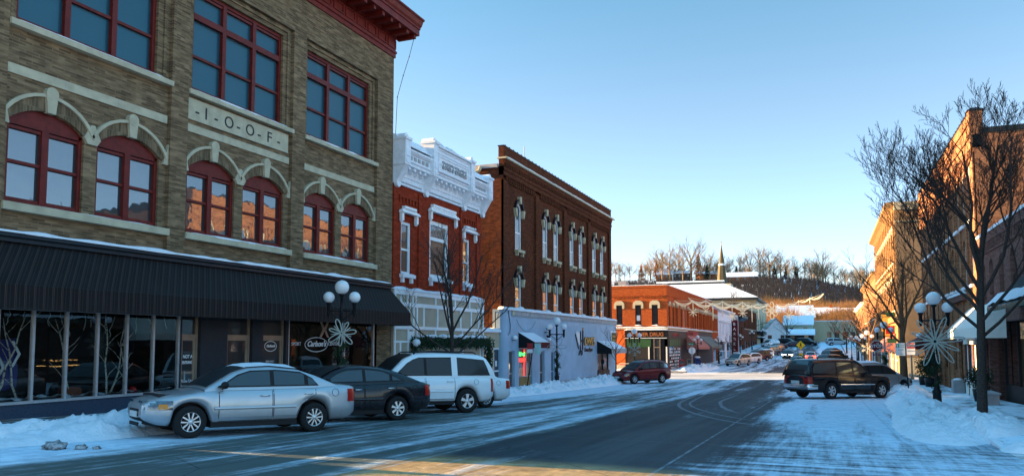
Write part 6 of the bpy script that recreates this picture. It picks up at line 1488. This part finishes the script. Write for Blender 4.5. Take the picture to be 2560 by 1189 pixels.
x, y, n = ctr(2.35, 42.0, .10, 39.65, SUBB, -1); build_car('parked_car', 'long black sport utility parked nose to the right kerb, chrome bar along its doors', SUBB, M['p_black'], x, y, n, 'cars parked on the right', clad=M['chrome'], glassm='carglass')
build_car('parked_car', 'silver car with a snowy bonnet half hidden behind the long black sport utility', RAV, M['p_silver'], 2.25, 47.0, (.72,.69), 'cars parked on the right', detail=1, snow=.08)
head = emit('lit_headlamp', (1,.9,.6), 6); tail = emit('lit_tail_lamp', (1,.06,.03), 2)
far = [
 ('pearl white people carrier, first of the cars past the crossing', CUV, 'p_cream', -11.9, 114.6, (-.36,-.93), 0),
 ('white car right behind the pearl people carrier', RAV, 'p_white', -11.2, 124, (-.5,-.86), 0),
 ('dark brown sport utility third in the row past the crossing', SUV, 'p_brown', -10.9, 134, (-.55,-.84), 0),
 ('white sport utility fourth in the row past the crossing', CUV, 'p_white', -10.8, 143, (-.55,-.84), 0),
 ('silver blue sport utility fifth in the row past the crossing', CUV, 'p_grey', -10.2, 154, (-.6,-.8), 0),
 ('pale blue car sixth in the row past the crossing', HATCH, 'p_grey', -9.8, 165, (-.6,-.8), 0),
 ('dark blue car far up the left kerb', SED, 'p_blue', -10.0, 176, (-.7,-.7), 0),
 ('small white van far up the left kerb by the pale green hall', CUV, 'p_white', -12.6, 193, (-.6,-.8), 0),
 ('dark blue sedan half turned far up the street', SED, 'p_blue', -7.4, 190, (-.95,-.3), 0),
 ('black sport utility in front of the dark garage', SUV, 'p_black', -4.6, 205, (.9,-.4), 0),
 ('black car left of the dark garage', CUV, 'p_black', -9.2, 206, (.95,-.3), 0),
 ('oncoming dark car with lit headlamps', SED, 'p_black', -6.6, 147, (0,-1), 1),
 ('silver hatchback driving away with glowing tail lamps', HATCH, 'p_silver', -2.6, 138, (0,1), 1),
 ('dark car driving away just left of the long black sport utility', SED, 'p_black', -3.9, 112, (0,1), 1),
 ('black sport utility first past the crossing on the right', SUV, 'p_black', .7, 103, (.5,.86), 0),
 ('snow topped dark sedan second past the crossing on the right', SED, 'p_blue', 1.0, 116, (.5,.86), 0),
 ('black sport utility third past the crossing on the right', SUBB, 'p_black', 1.1, 134, (.5,.86), 0),
 ('dark blue pickup like car fourth past the crossing on the right', SED, 'p_blue', .9, 155, (.5,.86), 0),
 ('silver sport utility far up the right kerb near the yellow building', SUV, 'p_silver', 2.3, 205, (1,.25), 0)]
for lb, p, pm, x, y, n, lit in far:
    build_car('parked_car' if not lit else 'moving_car', lb, p, M[pm], x, y, n, 'cars past the crossing', detail=1, snow=.06 if 'snow' in lb else 0, lit=(head, tail) if lit else None)
# ------------------------------------------------------------------ street lamps, snowflakes, garlands
def lamp_proto():
    R = empty('street_lamp', (0,0,0)); mb = MB()
    mb.lathe([(0,0),(.20,0),(.20,.10),(.15,.16),(.13,.55),(.16,.60),(.10,.70),(.075,.85),(.055,1.2),(.05,3.0),(.075,3.05),(.05,3.12),(.045,3.55),(.09,3.58),(.10,3.64),(0,3.64)], sides=12)
    mb.build('post', M['iron'], R)
    mb = MB()
    for s in (1, -1):
        mb.tube([(0,0,3.10),(s*.25,0,3.08),(s*.40,0,3.10)], .028, 6); mb.tube([(0,0,2.75),(s*.12,0,2.85),(s*.30,0,2.98),(s*.40,0,3.10)], .018, 5)
        mb.lathe([(0,-.42),(.035,-.40),(.06,-.30),(.06,-.02),(.085,0),(.085,.06),(0,.06)], (s*.42,0,3.30), sides=10)
    mb.build('cross_arm', M['iron'], R)
    for x, z, r in ((0, 3.86, .235), (.42, 3.53, .185), (-.42, 3.53, .185)):
        mb = MB(); mb.sphere((x,0,z), r, 20); mb.build('globe', M['globe'], R)
    return R
LAMP = lamp_proto()
def flake_petal(n=8, r0=.62):
    """snowflake of looped tinsel rope: long loops, short spokes"""
    mb = MB()
    for k in range(n):
        a = 2*PI/n*k+.12; c, s = math.cos(a), math.sin(a)
        L, w = (r0, .085) if k % 2 == 0 else (r0*.86, .06); pts = []
        for i in range(15):
            q = 2*PI*i/14; r = L*.52+L*.46*-math.cos(q); o = w*math.sin(q)*(.5+.6*(r/L))
            pts.append((r*c-o*s, 0, r*s+o*c))
        mb.tube(pts, .021, 5)
        a += PI/n; mb.tube([(.06*math.cos(a),0,.06*math.sin(a)),(.36*math.cos(a),0,.36*math.sin(a))], .016, 5)
    return mb
def flake_star():
    mb = MB()
    for k in range(6):
        a = PI/3*k+PI/6; c, s = math.cos(a), math.sin(a)
        mb.tube([(0,0,0),(.6*c,0,.6*s)], .028, 5)
        for r in (.25, .42):
            for sg in (1, -1): b = a+sg*PI/4; mb.tube([(r*c,0,r*s),(r*c+.17*math.cos(b),0,r*s+.17*math.sin(b))], .024, 5)
    return mb
def flake_loop():
    """open looped ribbon snowflake in thin dark wire"""
    mb = MB()
    for k in range(6):
        a = PI/3*k; c, s = math.cos(a), math.sin(a); pts = []
        for i in range(13): q = 2*PI*i/12; r = .34-.26*math.cos(q); o = .11*math.sin(q); pts.append((r*c-o*s, 0, r*s+o*c))
        mb.tube(pts, .014, 4)
    return mb
FL = [flake_petal(7, .52).build('snowflake_decoration', M['wire_white']), flake_star().build('snowflake_decoration', M['wire_white']), flake_loop().build('snowflake_decoration', M['greystone'])]
FL.append(flake_petal(12, .93).build('snowflake_decoration', M['wire_white']))
def pole_garland(seed, z0=.9, z1=2.2, r=.13, n=26, s=.09):
    pts = [(.09*math.cos(i*.9), .09*math.sin(i*.9), lerp(z0, z1, i/16)) for i in range(17)]
    return garland_along(pts, r, n, seed, s).build('garland', M['garland'])
GAR = pole_garland(3)
used = set()
def place_proto(o, key, loc, rz, label, cat, group, sc=1):
    c = o if key not in used else copy_tree(o); used.add(key); c.location = loc; c.rotation_euler = (0,0,rz); c.scale = (sc,)*3
    return tag(c, label, cat, group)
CAMAZ = lambda x, y: math.atan2(-x, y)*1.0
lamps = [(-14.72,21.2,0,1,'street lamp in front of the black striped awning'),(-14.75,43.0,2,1,'street lamp before the pale blue wall'),(-14.9,63.4,1,0,'street lamp at the far end of the pale blue wall'),
 (3.5,30.6,3,1,'large street lamp on the right hand pavement, nearest of all'),(3.55,57.2,1,1,'street lamp behind the black sport utility by the stop sign'),
 (-15.0,98,None,0,'street lamp before the faded pink awning'),(-15.0,118,0,1,'street lamp between the grey awning and the white building'),(-15.0,149,None,0,'street lamp before the pale grey building'),(-15.0,173,None,0,'street lamp before the dark brown curved block'),(-14.9,203,None,0,'street lamp before the cream hall porch'),
 (3.6,82,1,0,'street lamp right after the crossing on the right'),(3.6,96,1,0,'second street lamp past the crossing on the right'),(3.6,112,None,0,'third street lamp past the crossing on the right'),(3.6,135,None,0,'fourth and farthest street lamp past the crossing on the right')]
for i, (x, y, fl, ga, lb) in enumerate(lamps):
    z = pz(x, y)-.02; az = math.atan2(x, y)*-.7
    place_proto(LAMP, 'lamp', (x, y, z), az, lb, 'street lamp', 'three globe street lamps')
    short = lb.replace('street lamp ', 'lamp ').replace('large ', '')
    if fl is not None:
        dv = Vector((-x, -y, 0)).normalized()*.17
        place_proto(FL[fl], 'f%d' % fl, (x+dv.x, y+dv.y, z+2.35), az, 'tinsel snowflake hung on the '+short if fl != 2 else 'thin wire snowflake hung on the '+short, 'snowflake', 'snowflakes on the street lamps', 1.0 if i == 3 else .95)
    if ga: place_proto(GAR, 'g', (x, y, z-.1), i*1.3, 'evergreen garland wound round the '+short, 'garland', 'garlands round the street lamps')
# snow capping the right hand globes
# ------------------------------------------------------------------ signs and small street things
def post_sign(name, label, x, y, h, rz=0, lean=0, mat='iron', r=.03):
    o = empty(name, (x, y, pz(x, y)), rz, label, 'sign'); mb = MB(); mb.tube([(lean,0,h),(0,0,-.1)][::-1], r, 6); mb.build('post', M[mat], o); return o
SF = Fr((0,0,0),(-1,0,0),(0,-1,0))
def board(o, pts, mt, nm='board', y=-.04, th=.012):
    mb = MB(); F_ = Fr((0,0,0),(1,0,0),(0,-1,0)); extr(mb, F_, pts, -y, -y+th); return mb.build(nm, mt, o)
def octo(r, z): return [(r*math.cos(PI/8+PI/4*k), z+r*math.sin(PI/8+PI/4*k)) for k in range(8)]
def sign_text(o, s, size, u, z, mt, d=.056, **k):
    t = text_mesh(s, size, Fr((0,0,0),(1,0,0),(0,-1,0)), u, z, d, mt, o, .002, **k); return t
signred = plain('sign_red', (.40,.02,.025), .5, 0, .1); signmar = plain('dim_sign_red', (.16,.012,.02), .5, 0, .1)
o = post_sign('stop_sign', 'red octagonal stop sign with an all way plate behind the black sport utility', 3.2, 59.5, 2.6, math.atan2(-3.2,59.5)*1)
board(o, octo(.42, 2.45), M['letter_white'], 'rim', -.035); b = board(o, octo(.385, 2.45), signmar, 'board', -.05, .004); sign_text(o, 'STOP', .30, 0, 2.35, M['letter_white'], .056, align='CENTER', bold=.004); board(o, [(-.25,1.78),(.25,1.78),(.25,1.95),(-.25,1.95)], signmar, 'lower_plate'); sign_text(o, 'ALL WAY', .10, 0, 1.83, M['letter_white'], .054, align='CENTER')
o = post_sign('stop_sign', 'back of a pale octagonal stop sign with a green street plate before the corner store', -14.6, 91, 3.0, 0, 0, 'greystone', .04)
board(o, octo(.42, 2.2), M['white_old'], 'board', .03); board(o, [(-.5,2.85),(.3,2.85),(.3,3.1),(-.5,3.1)], plain('street_plate_green', (.02,.20,.12), .5), 'street_plate'); sign_text(o, 'Main St', .18, -.1, 2.9, M['letter_white'], .056, align='CENTER'); board(o, [(-.12,1.55),(.12,1.55),(.12,1.75),(-.12,1.75)], M['greystone'], 'lower_plate')
def parking(label, x, y, h, lean, rz, dark=False):
    o = post_sign('parking_sign', label, x, y, h, rz, lean, 'iron'); k = lean
    if dark:
        board(o, [(k-.36,h-.62),(k-.06,h-.62),(k-.06,h-.1),(k-.36,h-.1)], M['letter_white'], 'side_plate'); board(o, [(k-.36,h-.42),(k-.06,h-.42),(k-.06,h-.1),(k-.36,h-.1)], signred, 'red_panel', -.053, .004)
        board(o, [(k+.04,h-.68),(k+.38,h-.68),(k+.38,h-.1),(k+.04,h-.1)], plain('pale_teal_plate', (.35,.55,.55), .5), 'board')
    else:
        board(o, [(k-.42,h-.62),(k+.0,h-.62),(k+.0,h-.02),(k-.42,h-.02)], M['letter_white'], 'board'); board(o, [(k-.40,h-.24),(k-.25,h-.24),(k-.25,h-.06),(k-.40,h-.06)], plain('parking_green', (.02,.30,.10), .5), 'green_mark', -.053, .004)
        sign_text(o, '2', .16, k-.37, h-.21, M['letter_white'], .060, bold=.006); sign_text(o, 'HOUR', .085, k-.23, h-.13, M['forest'], .054); sign_text(o, 'PARKING', .075, k-.23, h-.23, M['forest'], .054, sx=.7); sign_text(o, '8 AM', .10, k-.30, h-.38, M['forest'], .054); sign_text(o, 'TO', .06, k-.23, h-.46, M['forest'], .054); sign_text(o, '5 PM', .10, k-.30, h-.58, M['forest'], .054)
        board(o, [(k+.06,h-.58),(k+.42,h-.58),(k+.42,h+.0),(k+.06,h+.0)], M['letter_white'], 'second_board'); board(o, [(k+.075,h-.28),(k+.405,h-.28),(k+.405,h-.015),(k+.075,h-.015)], signred, 'red_panel', -.053, .004)
        sign_text(o, 'NO PARKING', .075, k+.10, h-.11, M['letter_white'], .058, sx=.72); sign_text(o, '2 AM TO 6 AM', .06, k+.10, h-.21, M['letter_white'], .058, sx=.72); sign_text(o, 'SNOW ROUTE', .06, k+.10, h-.42, M['letter_black'], .054, sx=.75)
    return o
parking('pair of parking signs, green and red, on a leaning post by the right kerb', 3.55, 41.3, 2.55, -.10, math.atan2(-3.55,41))
parking('leaning signpost with a red and a teal plate before the barber shop', -15.0, 38.7, 2.55, .40, math.atan2(15,38.7)*.9, True)
o = post_sign('signpost', 'thin dark signpost standing before the black corner awning', -14.8, 53.2, 1.6); board(o, [(-.12,1.3),(.12,1.3),(.12,1.6),(-.12,1.6)], M['iron'])
o = empty('crossing_sign', (-4.1, 137, gz(-4.1,137)), 0, 'yellow diamond pedestrian crossing sign on a striped post in the road', 'sign')
yel = plain('traffic_yellow', (.75,.55,.02), .5, 0, .08)
mb = MB(); mb.tube([(0,0,0),(0,0,3.3)], .06, 8); mb.build('post', M['bronze'], o)
board(o, [(0,1.85),(.72,2.6),(0,3.35),(-.72,2.6)], yel, 'board', -.08); board(o, [(-.35,1.3),(.35,1.3),(.35,1.75),(-.35,1.75)], M['letter_white'], 'lower_plate', -.08)
mb = MB(); F_ = Fr((0,0,0),(1,0,0),(0,-1,0)); extr(mb, F_, [(.07*math.cos(k*PI/5), 2.92+.08*math.sin(k*PI/5)) for k in range(10)], .094, .10)
for q in ([(-.08,2.82),(.08,2.82),(.07,2.5),(-.07,2.5)],[(-.07,2.52),(.0,2.52),(-.14,2.2),(-.22,2.2)],[(.0,2.52),(.08,2.52),(.22,2.2),(.14,2.2)],[(.07,2.8),(.2,2.6),(.17,2.56),(.05,2.7)],[(-.07,2.8),(-.2,2.62),(-.17,2.58),(-.05,2.7)]): extr(mb, F_, q, .094, .10)
mb.build('walking_figure', M['letter_black'], o)
board(o, [(-.3,.2),(.3,.2),(.3,1.25),(-.3,1.25)], yel, 'chevron_panel', -.08)
mb = MB()
for k in range(4): extr(mb, F_, [(-.3,.95-.26*k+.12),(.3,.75-.26*k+.12),(.3,.62-.26*k+.12),(-.3,.82-.26*k+.12)] , .093, .098)
mb.build('chevron', M['letter_black'], o)
snow_bank([(-4.6,135,.5,.5),(-4.1,137,.9,.9),(-3.8,139,.5,.4)], 1.0, .6, 41, step=.3, label='snow heaped round the foot of the pedestrian crossing sign')
o = empty('mailbox', (-14.75, 96, pz(-14.75,96)), .3, 'dark blue mailbox with snow on top beside the corner store', 'mailbox')
mb = MB(); P = [[(x, .35*math.sin(PI*j/12-PI/2) if False else (-.33+.66*j/12), .25+.85+.28*math.sin(PI*j/12)) for x in (-.33,.33)] for j in range(13)]
mb.grid(P, 0, True); mb.box(-.33,.33,-.33,.33,.22,1.1)
for s in (-.33, .33): mb.poly([(s,-.33,1.1)]+[(s,-.33+.66*j/12,1.1+.28*math.sin(PI*j/12)) for j in range(13)]+[(s,.33,1.1)])
mb.build('box', plain('mailbox_blue', (.015,.04,.16), .4), o); mb = MB()
for x in (-.28,.28):
    for y in (-.28,.28): mb.box(x-.04,x+.04,y-.04,y+.04,-.05,.22)
mb.build('feet', M['iron'], o); mb = MB(); mb.sphere((0,0,1.38), .36, 10, 0, 1.05, 1, .35); mb.build('snow_cap', M['snow'], o); mb = MB(); mb.box(-.2,.2,-.36,-.33,.98,1.06); mb.build('slot', M['iron'], o)
o = empty('newspaper_box', (-15.3, 93.2, pz(-15.3,93.2)), .2, 'small brown newspaper box left of the mailbox', 'newspaper box')
mb = MB(); mb.box(-.25,.25,-.22,.22,.45,1.15); mb.build('case', M['bronze'], o); mb = MB(); mb.box(-.06,.06,-.06,.06,0,.45); mb.build('post', M['iron'], o); mb = MB(); mb.box(-.2,.2,-.235,-.22,.7,1.1); mb.build('window', M['pane_dim'], o)
o = empty('newspaper_box', (-16.0, 92.0, pz(-16,92)), .2, 'small red box standing behind the brown newspaper box', 'newspaper box')
mb = MB(); mb.box(-.3,.3,-.2,.2,0,1.1); mb.build('case', signred, o); mb = MB(); mb.box(-.22,.22,-.215,-.2,.5,1.0); mb.build('window', M['pane_dim'], o)
o = empty('bicycle_rack', (-20.8, 85.6, pz(-20.8,85.6)-.05), 0, 'looped metal bicycle rack before the orange painted wall', 'bicycle rack')
mb = MB(); mb.tube([(-1.2,0,0),(-1.2,0,.75),(-1.0,0,.95),(.8,0,.95),(1.0,0,.75),(1.0,0,0)], .04, 6); mb.tube([(0,0,0),(0,0,.95)], .03, 6); mb.build('loop', M['greystone'], o)
o = empty('bench', (5.55, 33.6, pz(5.55,33.6)), 0, 'grey wooden bench against the dark shop front on the right', 'bench')
mb = MB(); mb.box(-.25,.25,-.9,.9,.42,.48); mb.build('seat', M['greystone'], o)
for s in (-.7, .6): mb = MB(); mb.box(-.22,.22,s,s+.1,0,.42); mb.build('leg', M['greystone'], o)
o = empty('planter', (5.7, 36.2, pz(5.7,36.2)), 0, 'dark potted shrub beside the dark shop front on the right', 'plant')
mb = MB(); mb.lathe([(0,0),(.22,0),(.30,.5),(.26,.5),(.24,.42),(0,.42)]); mb.build('pot', M['iron'], o); mb = MB(); leafy(mb, (0,0,.95), .5, 500, random.Random(2), .13); mb.build('foliage', M['garland'], o)
for k, (x, y, lb) in enumerate(((5.6,51.5,'dark evergreen shrub in a tub by the maroon awning'),(5.5,53.5,'second dark evergreen shrub in a tub, beyond the first one'))):
    o = empty('planter', (x, y, pz(x,y)), 0, lb, 'plant', 'tub shrubs by the maroon awning'); mb = MB(); mb.lathe([(0,0),(.3,0),(.36,.5),(0,.5)]); mb.build('pot', M['iron'], o); mb = MB(); leafy(mb, (0,0,1.15), .55, 420, random.Random(5+k), .16, sz=1.4); mb.build('foliage', M['garland'], o)
o = empty('utility_box', (6.0, 44.6, pz(6.0,44.6)), 0, 'low pale grey meter box at the foot of the rust brick wall', 'box'); mb = MB(); mb.box(-.2,.3,-.35,.35,0,.65); mb.build('case', M['greystone'], o); mb = MB(); mb.sphere((.05,0,.65),.34,10,0,.7,1,.3); mb.build('snow_cap', M['snow'], o)
o = empty('traffic_signal', (5.6, 62.4, pz(5.6,62.4)), 0, 'slim pole with a small red pedestrian light at the crossing', 'signal'); mb = MB(); mb.tube([(0,0,0),(0,0,3)], .06, 8); mb.lathe([(0,0),(.16,0),(.12,.5),(.06,.6)]); mb.build('pole', M['bronze'], o); mb = MB(); mb.box(-.35,-.05,-.1,.1,2.2,2.7); mb.build('head', M['iron'], o); mb = MB(); mb.box(-.27,-.12,-.115,-.1,2.38,2.55); mb.build('lens', emit('red_signal', (1,.1,.03), 2), o)
# ------------------------------------------------------------------ light garlands across the street
def festoon(label, y, pts, seed):
    """swags between (x,z) points with star drops"""
    mb = MB()
    for (x0,z0,y0),(x1,z1,y1) in zip(pts, pts[1:]):
        for dep in (.55, .75, .95):
            q = [(lerp(x0,x1,i/12), lerp(y0,y1,i/12), lerp(z0,z1,i/12)-dep*(1-(2*i/12-1)**2)*abs(x1-x0)*.28) for i in range(13)]; mb.tube(q, .05, 4)
        mb.tube([(x0,y0,z0),(x1,y1,z1)], .02, 4)
    for k, (x, z, yy) in enumerate(pts[1:-1]):
        mb.tube([(x,yy,z+.1),(x,yy,z-1.9 if k % 2 else z-1.2)], .05, 4)
        if k % 2 == 0:
            for j in range(8): a = PI/4*j; mb.tube([(x,yy,z-1.3),(x+.55*math.cos(a),yy,z-1.3+.55*math.sin(a))], .05, 4)
    o = mb.build('light_garland', M['cream_rope']); return tag(o, label, 'garland', 'light garlands across the street')
festoon('nearer light garland with star drops hanging across the street', 92, [(-16.6,5.0,91),(-14.4,4.9,91),(-12.2,4.55,91.5),(-10.1,4.4,92),(-7.9,4.3,92),(-6.1,4.5,92)], 1)
festoon('farther light garland hanging behind the nearer one on the left', 96, [(-16.6,5.9,101),(-14.2,5.4,100),(-12.0,5.2,99),(-9.5,5.0,98),(-7.6,4.7,97),(-6.3,4.6,96)], 2)
festoon('light garland rising from the large snowflake to the right', 94, [(-5.3,4.45,93),(-4.0,4.5,94),(-2.9,4.8,94),(-1.7,5.1,94),(-.2,5.6,94)], 3)
mb = MB()
for k in range(8):
    a = PI/4*k; c, s = math.cos(a), math.sin(a); L = 1.0 if k % 2 == 0 else .75; pts = []
    for i in range(11): q = 2*PI*i/10; r = L*.55-L*.45*math.cos(q); w = .22*math.sin(q); pts.append((r*c-w*s, 0, r*s+w*c))
    mb.tube(pts, .05, 4)
o = mb.build('snowflake_decoration', M['cream_rope'], loc=(-5.75, 92.5, 3.7)); tag(o, 'large lit looking snowflake hanging over the middle of the street', 'snowflake')
# ------------------------------------------------------------------ bare trees
def grow(mb, rr, p, d, L, r, lev, P_):
    """one limb and its children; P_ = per level (children, length ratio, spread, up, segments)"""
    nc, lr, sp, up, seg = P_[lev]; pts = [Vector(p)]; rad = [r]; dirs = [Vector(d)]; d = Vector(d)
    for i in range(seg):
        d = (d+Vector((rr.gauss(0,1), rr.gauss(0,1), rr.gauss(0,1)))*.10+Vector((0,0,up))).normalized()
        pts.append(pts[-1]+d*(L/seg)); rad.append(r*(1-.62*(i+1)/seg)); dirs.append(d.copy())
    if lev == len(P_)-1: rad[-1] = r*.35
    mb.tube(pts, rad, 7 if lev == 0 else (5 if lev == 1 else 3), 0, False)
    if lev+1 < len(P_):
        for k in range(nc):
            t = lerp(.30 if lev else .42, 1.0, (k+rr.uniform(.2,.9))/nc)*seg; i = min(seg-1, int(t)); f = t-i
            q = pts[i].lerp(pts[i+1], f); dd = dirs[i+1]; ax = dd.orthogonal().normalized(); ax.rotate(Matrix.Rotation(rr.uniform(0, 2*PI) if lev else 2*PI*(k*.381+rr.uniform(-.06,.06)), 3, dd))
            nd = (dd*math.cos(sp)+ax*math.sin(sp)).normalized(); nd = (nd*rr.uniform(.9,1.1)+Vector((0,0,.08))).normalized()
            grow(mb, rr, q, nd, L*lr*rr.uniform(.7,1.15)*(1-.25*t/seg), max(.0055, rad[i]*(.56 if lev else .58)), lev+1, P_)
def tree(name, label, x, y, H, r, seed, P_, mat, group=None, rz=0, z=None, trunkL=.55, lean=(0,0), LK=.95):
    R = empty(name, (x, y, pz(x, y) if z is None else z), rz, label, 'tree', group); rr = random.Random(seed)
    tl = H*trunkL; mb = MB(); pts = [Vector((0,0,-.15)), Vector((lean[0]*.3,lean[1]*.3,tl*.33)), Vector((lean[0]*.6,lean[1]*.6,tl*.66)), Vector((lean[0],lean[1],tl))]
    rad = [r*1.25, r, r*.86, r*.7]; mb.tube(pts, rad, 9, 0, False); mb.build('trunk', mat, R)
    mb = MB(); nl = P_[0][0]
    for k in range(nl):
        t = lerp(.50, 1.0, k/(nl-1)); q = pts[1].lerp(pts[3], (t-.33)/.67) if t > .33 else pts[1]
        a = 2*PI*k*.382+rr.uniform(-.3,.3); tilt = lerp(1.0, .25, k/(nl-1))+rr.uniform(-.08,.08)
        d = Vector((math.sin(tilt)*math.cos(a), math.sin(tilt)*math.sin(a), math.cos(tilt)))
        grow(mb, rr, q, d, H*(1-t*trunkL)*rr.uniform(.62,.82)*lerp(LK,1.0,(t-.5)*2), r*lerp(.42,.56,k/(nl-1)), 1, P_)
    mb.build('crown', mat, R); return R
BIG = [(11,0,0,0,0),(9,.52,.62,.085,7),(8,.50,.66,.10,5),(7,.42,.6,.12,4),(4,.45,.5,.14,3),(0,0,0,.10,2)]
tree('street_tree', 'large bare street tree in front of the right hand shops', 4.0, 25.3, 9.6, .118, 21, BIG, M['bark'], 'bare street trees', .6, trunkL=.47, lean=(.25,.1), LK=.90)
MID = [(8,0,0,0,0),(7,.5,.65,.05,5),(7,.46,.7,.07,4),(6,.45,.6,.08,3),(3,.5,.5,.1,2)]
tree('street_tree', 'bare street tree in front of the red brick building', -14.8, 29.4, 7.4, .10, 31, MID, M['bark'], 'bare street trees', 1.1, trunkL=.42)
tree('street_tree', 'bare street tree behind the pair of parking signs', 4.0, 49.4, 8.6, .17, 41, MID, M['bark_warm'], 'bare street trees', .3, trunkL=.50)
SML = [(7,0,0,0,0),(6,.5,.65,.05,4),(6,.48,.7,.06,3),(5,.5,.6,.08,2)]
tree('street_tree', 'thin young bare tree before the black corner awning', -14.7, 56.5, 4.6, .05, 51, SML, M['bark'], 'bare street trees', 0)
for k, (x, y, H, lb, mt) in enumerate(((4.1,88,8.5,'bare tree right after the crossing on the right','bark_warm'),(4.2,104,8.5,'second bare tree past the crossing on the right','bark_warm'),(4.2,124,8.5,'third bare tree past the crossing on the right','bark'),(3.4,160,8,'bare tree in front of the yellow building','bark'),(-9.8,216,9,'dark bare tree before the small white cottage','bark'),(2.0,225,8,'spreading bare tree at the right of the yellow building','bark'),(-14.8,134,5.5,'small bare tree before the white building on the left','bark'))):
    tree('street_tree', lb, x, y, H, .13, 60+k, SML, M[mt], 'bare street trees', k*.9, trunkL=.45)
tree('yard_tree', 'dark bare tree rising before the snowy hip roof, left one', -33, 205, 17, .25, 71, MID, M['bark'], 'bare trees before the hip roofed hall', 0, -3)
tree('yard_tree', 'dark bare tree rising before the snowy hip roof, right one', -22.5, 208, 17.5, .25, 72, MID, M['bark'], 'bare trees before the hip roofed hall', 0, -3)
# trees on the ridge and slope: a few built, the rest copies
HT = [(8,0,0,0,0),(7,.52,.55,.05,4),(6,.5,.6,.06,3),(5,.5,.55,.08,2),(3,.6,.6,.05,2)]
hm = plain('hill_bark', (.24,.165,.095), .9, 0, .3, .5); protos = []
rr = random.Random(99)
def hill_tree(i, x, y, H, label):
    k = i % 5
    if len(protos) <= k:
        R = tree('hill_tree', label, x, y, 10, .2, 80+k, HT, hm, 'bare trees on the ridge', 0, gz(x,y)-.3, .35 if k % 2 else .45); protos.append(R)
    else: R = copy_tree(protos[k]); R.location = (x, y, gz(x,y)-.3); R['label'] = label; R['group'] = 'bare trees on the ridge'
    R.rotation_euler = (0,0,rr.uniform(0,6.28)); R.scale = (H/10*rr.uniform(1,1.25),)*2+(H/10,); return R
named = [(-118,455,14),(-110,458,12),(-100,455,12),(-96,452,16),(-91,458,22),(-84,448,23),(-80.5,458,21),(-72,450,28),(-66,458,17),(-61,447,19),(-56,458,16),(-52,455,15),(-45,455,17),(-40,458,21),(-34,452,22),(-29,455,19),(-23,452,17),(-88,446,16),(-76,446,17)]
i = 0
lab = 'bare tall tree standing on the ridge against the sky'
for x, y, H in named: hill_tree(i, x, y, H, lab); i += 1
for k in range(46): hill_tree(i, rr.uniform(-130,-20), rr.uniform(440,475), rr.uniform(8,14), lab); i += 1
for k in range(40): hill_tree(i, rr.uniform(-20,34), rr.uniform(440,500), rr.uniform(8,15), lab); i += 1
hill_tree(i, -1.5, 455, 20, lab)
# brushwood of the slope: one mass of stems
def brush(name, label, mat, n, xa, xb, ya, yb, hmin, hmax, seed, dens=lambda x, y: 1):
    r = random.Random(seed); mb = MB()
    for k in range(n):
        x, y = r.uniform(xa, xb), r.uniform(ya, yb)
        if r.random() > dens(x, y): continue
        z = gz(x, y)-.2; h = r.uniform(hmin, hmax)*(.7+.6*abs(mnoise.noise((x*.05, y*.05, seed))))
        for j in range(6):
            a = r.uniform(0, 2*PI); t = r.uniform(.1,.45); b = r.uniform(.2,.7)*h*.4
            p0 = Vector((x, y, z+b)); p1 = p0+Vector((math.cos(a)*math.sin(t), math.sin(a)*math.sin(t), math.cos(t)))*h*r.uniform(.4,.7); w = .10
            n0 = mb.add([p0+Vector((-w,0,0)), p0+Vector((w,0,0)), p1]); mb.face((n0,n0+1,n0+2)); 
            q = p0.lerp(p1,.5); p2 = q+Vector((r.uniform(-1,1), r.uniform(-1,1), r.uniform(.4,1.2)))*h*.2
            n0 = mb.add([q+Vector((-w*.7,0,0)), q+Vector((w*.7,0,0)), p2]); mb.face((n0,n0+1,n0+2))
        n0 = mb.add([(x-.10,y,z),(x+.10,y,z),(x,y,z+h*.8)]); mb.face((n0,n0+1,n0+2))
    o = mb.build(name, mat); return tag(o, label, 'brush', None, 'stuff')
brush('brushwood', 'rust coloured bare brush covering the lower hillside', M['brush'], 5600, -42, 26, 262, 335, 4.5, 10, 5)
brush('brushwood', 'grey brown bare wood covering the upper hillside', M['brush_dark'], 5000, -110, 30, 335, 432, 3.5, 8, 6)
# conifers on the ridge
def conifer(x, y, H, label, mt='conifer'):
    R = empty('conifer', (x, y, gz(x,y)-.3), 0, label, 'tree', 'conifers on the ridge'); r = random.Random(int(x*10)); mb = MB()
    for k in range(260):
        t = r.random()**.7; z = H*(.08+.92*t); q = r.uniform(0, 2*PI); rad = H*.24*(1-t)+.15; p = Vector((0,0,z)); e = Vector((rad*math.cos(q), rad*math.sin(q), z-rad*.35)); w = Vector((-math.sin(q), math.cos(q), 0))*H*.035
        mb.poly([p, e-w, e+w*.2+Vector((0,0,-.2)), e+w])
    mb.build('crown', M[mt], R); mb = MB(); mb.tube([(0,0,0),(0,0,H*.9)], [.25,.04], 6); mb.build('trunk', M['bark'], R)
rustc = 'brush'
for x, y, H, lb, mt in ((-67.5,448,16,'tall rust brown conifer left of the long low ridge house','brush'),(-92,449,12,'rust brown conifer behind the brown gabled ridge house','brush'),(-101,449,10,'small rust brown conifer at the left of the ridge','brush'),(-62.5,447,10,'small dark conifer beside the rust brown one','conifer'),(-54.5,449,12,'dark conifer just left of the church spire','conifer'),(-45.5,440,9,'dark conifer left of the low timber house','conifer'),(-26,445,8,'dark conifer at the right end of the ridge','conifer'),(-20,446,7,'round dark conifer on the falling right end of the ridge','conifer'),(-15,450,7,'last dark conifer on the ridge to the right','conifer')): conifer(x, y, H, lb, mt)
brush('brushwood', 'rounded red brown treetops behind the hip roofed hall', M['brush'], 260, -22, -10, 268, 285, 9, 13, 8)
print('objects', len(bpy.data.objects), 'verts', sum(len(m.vertices) for m in bpy.data.meshes))
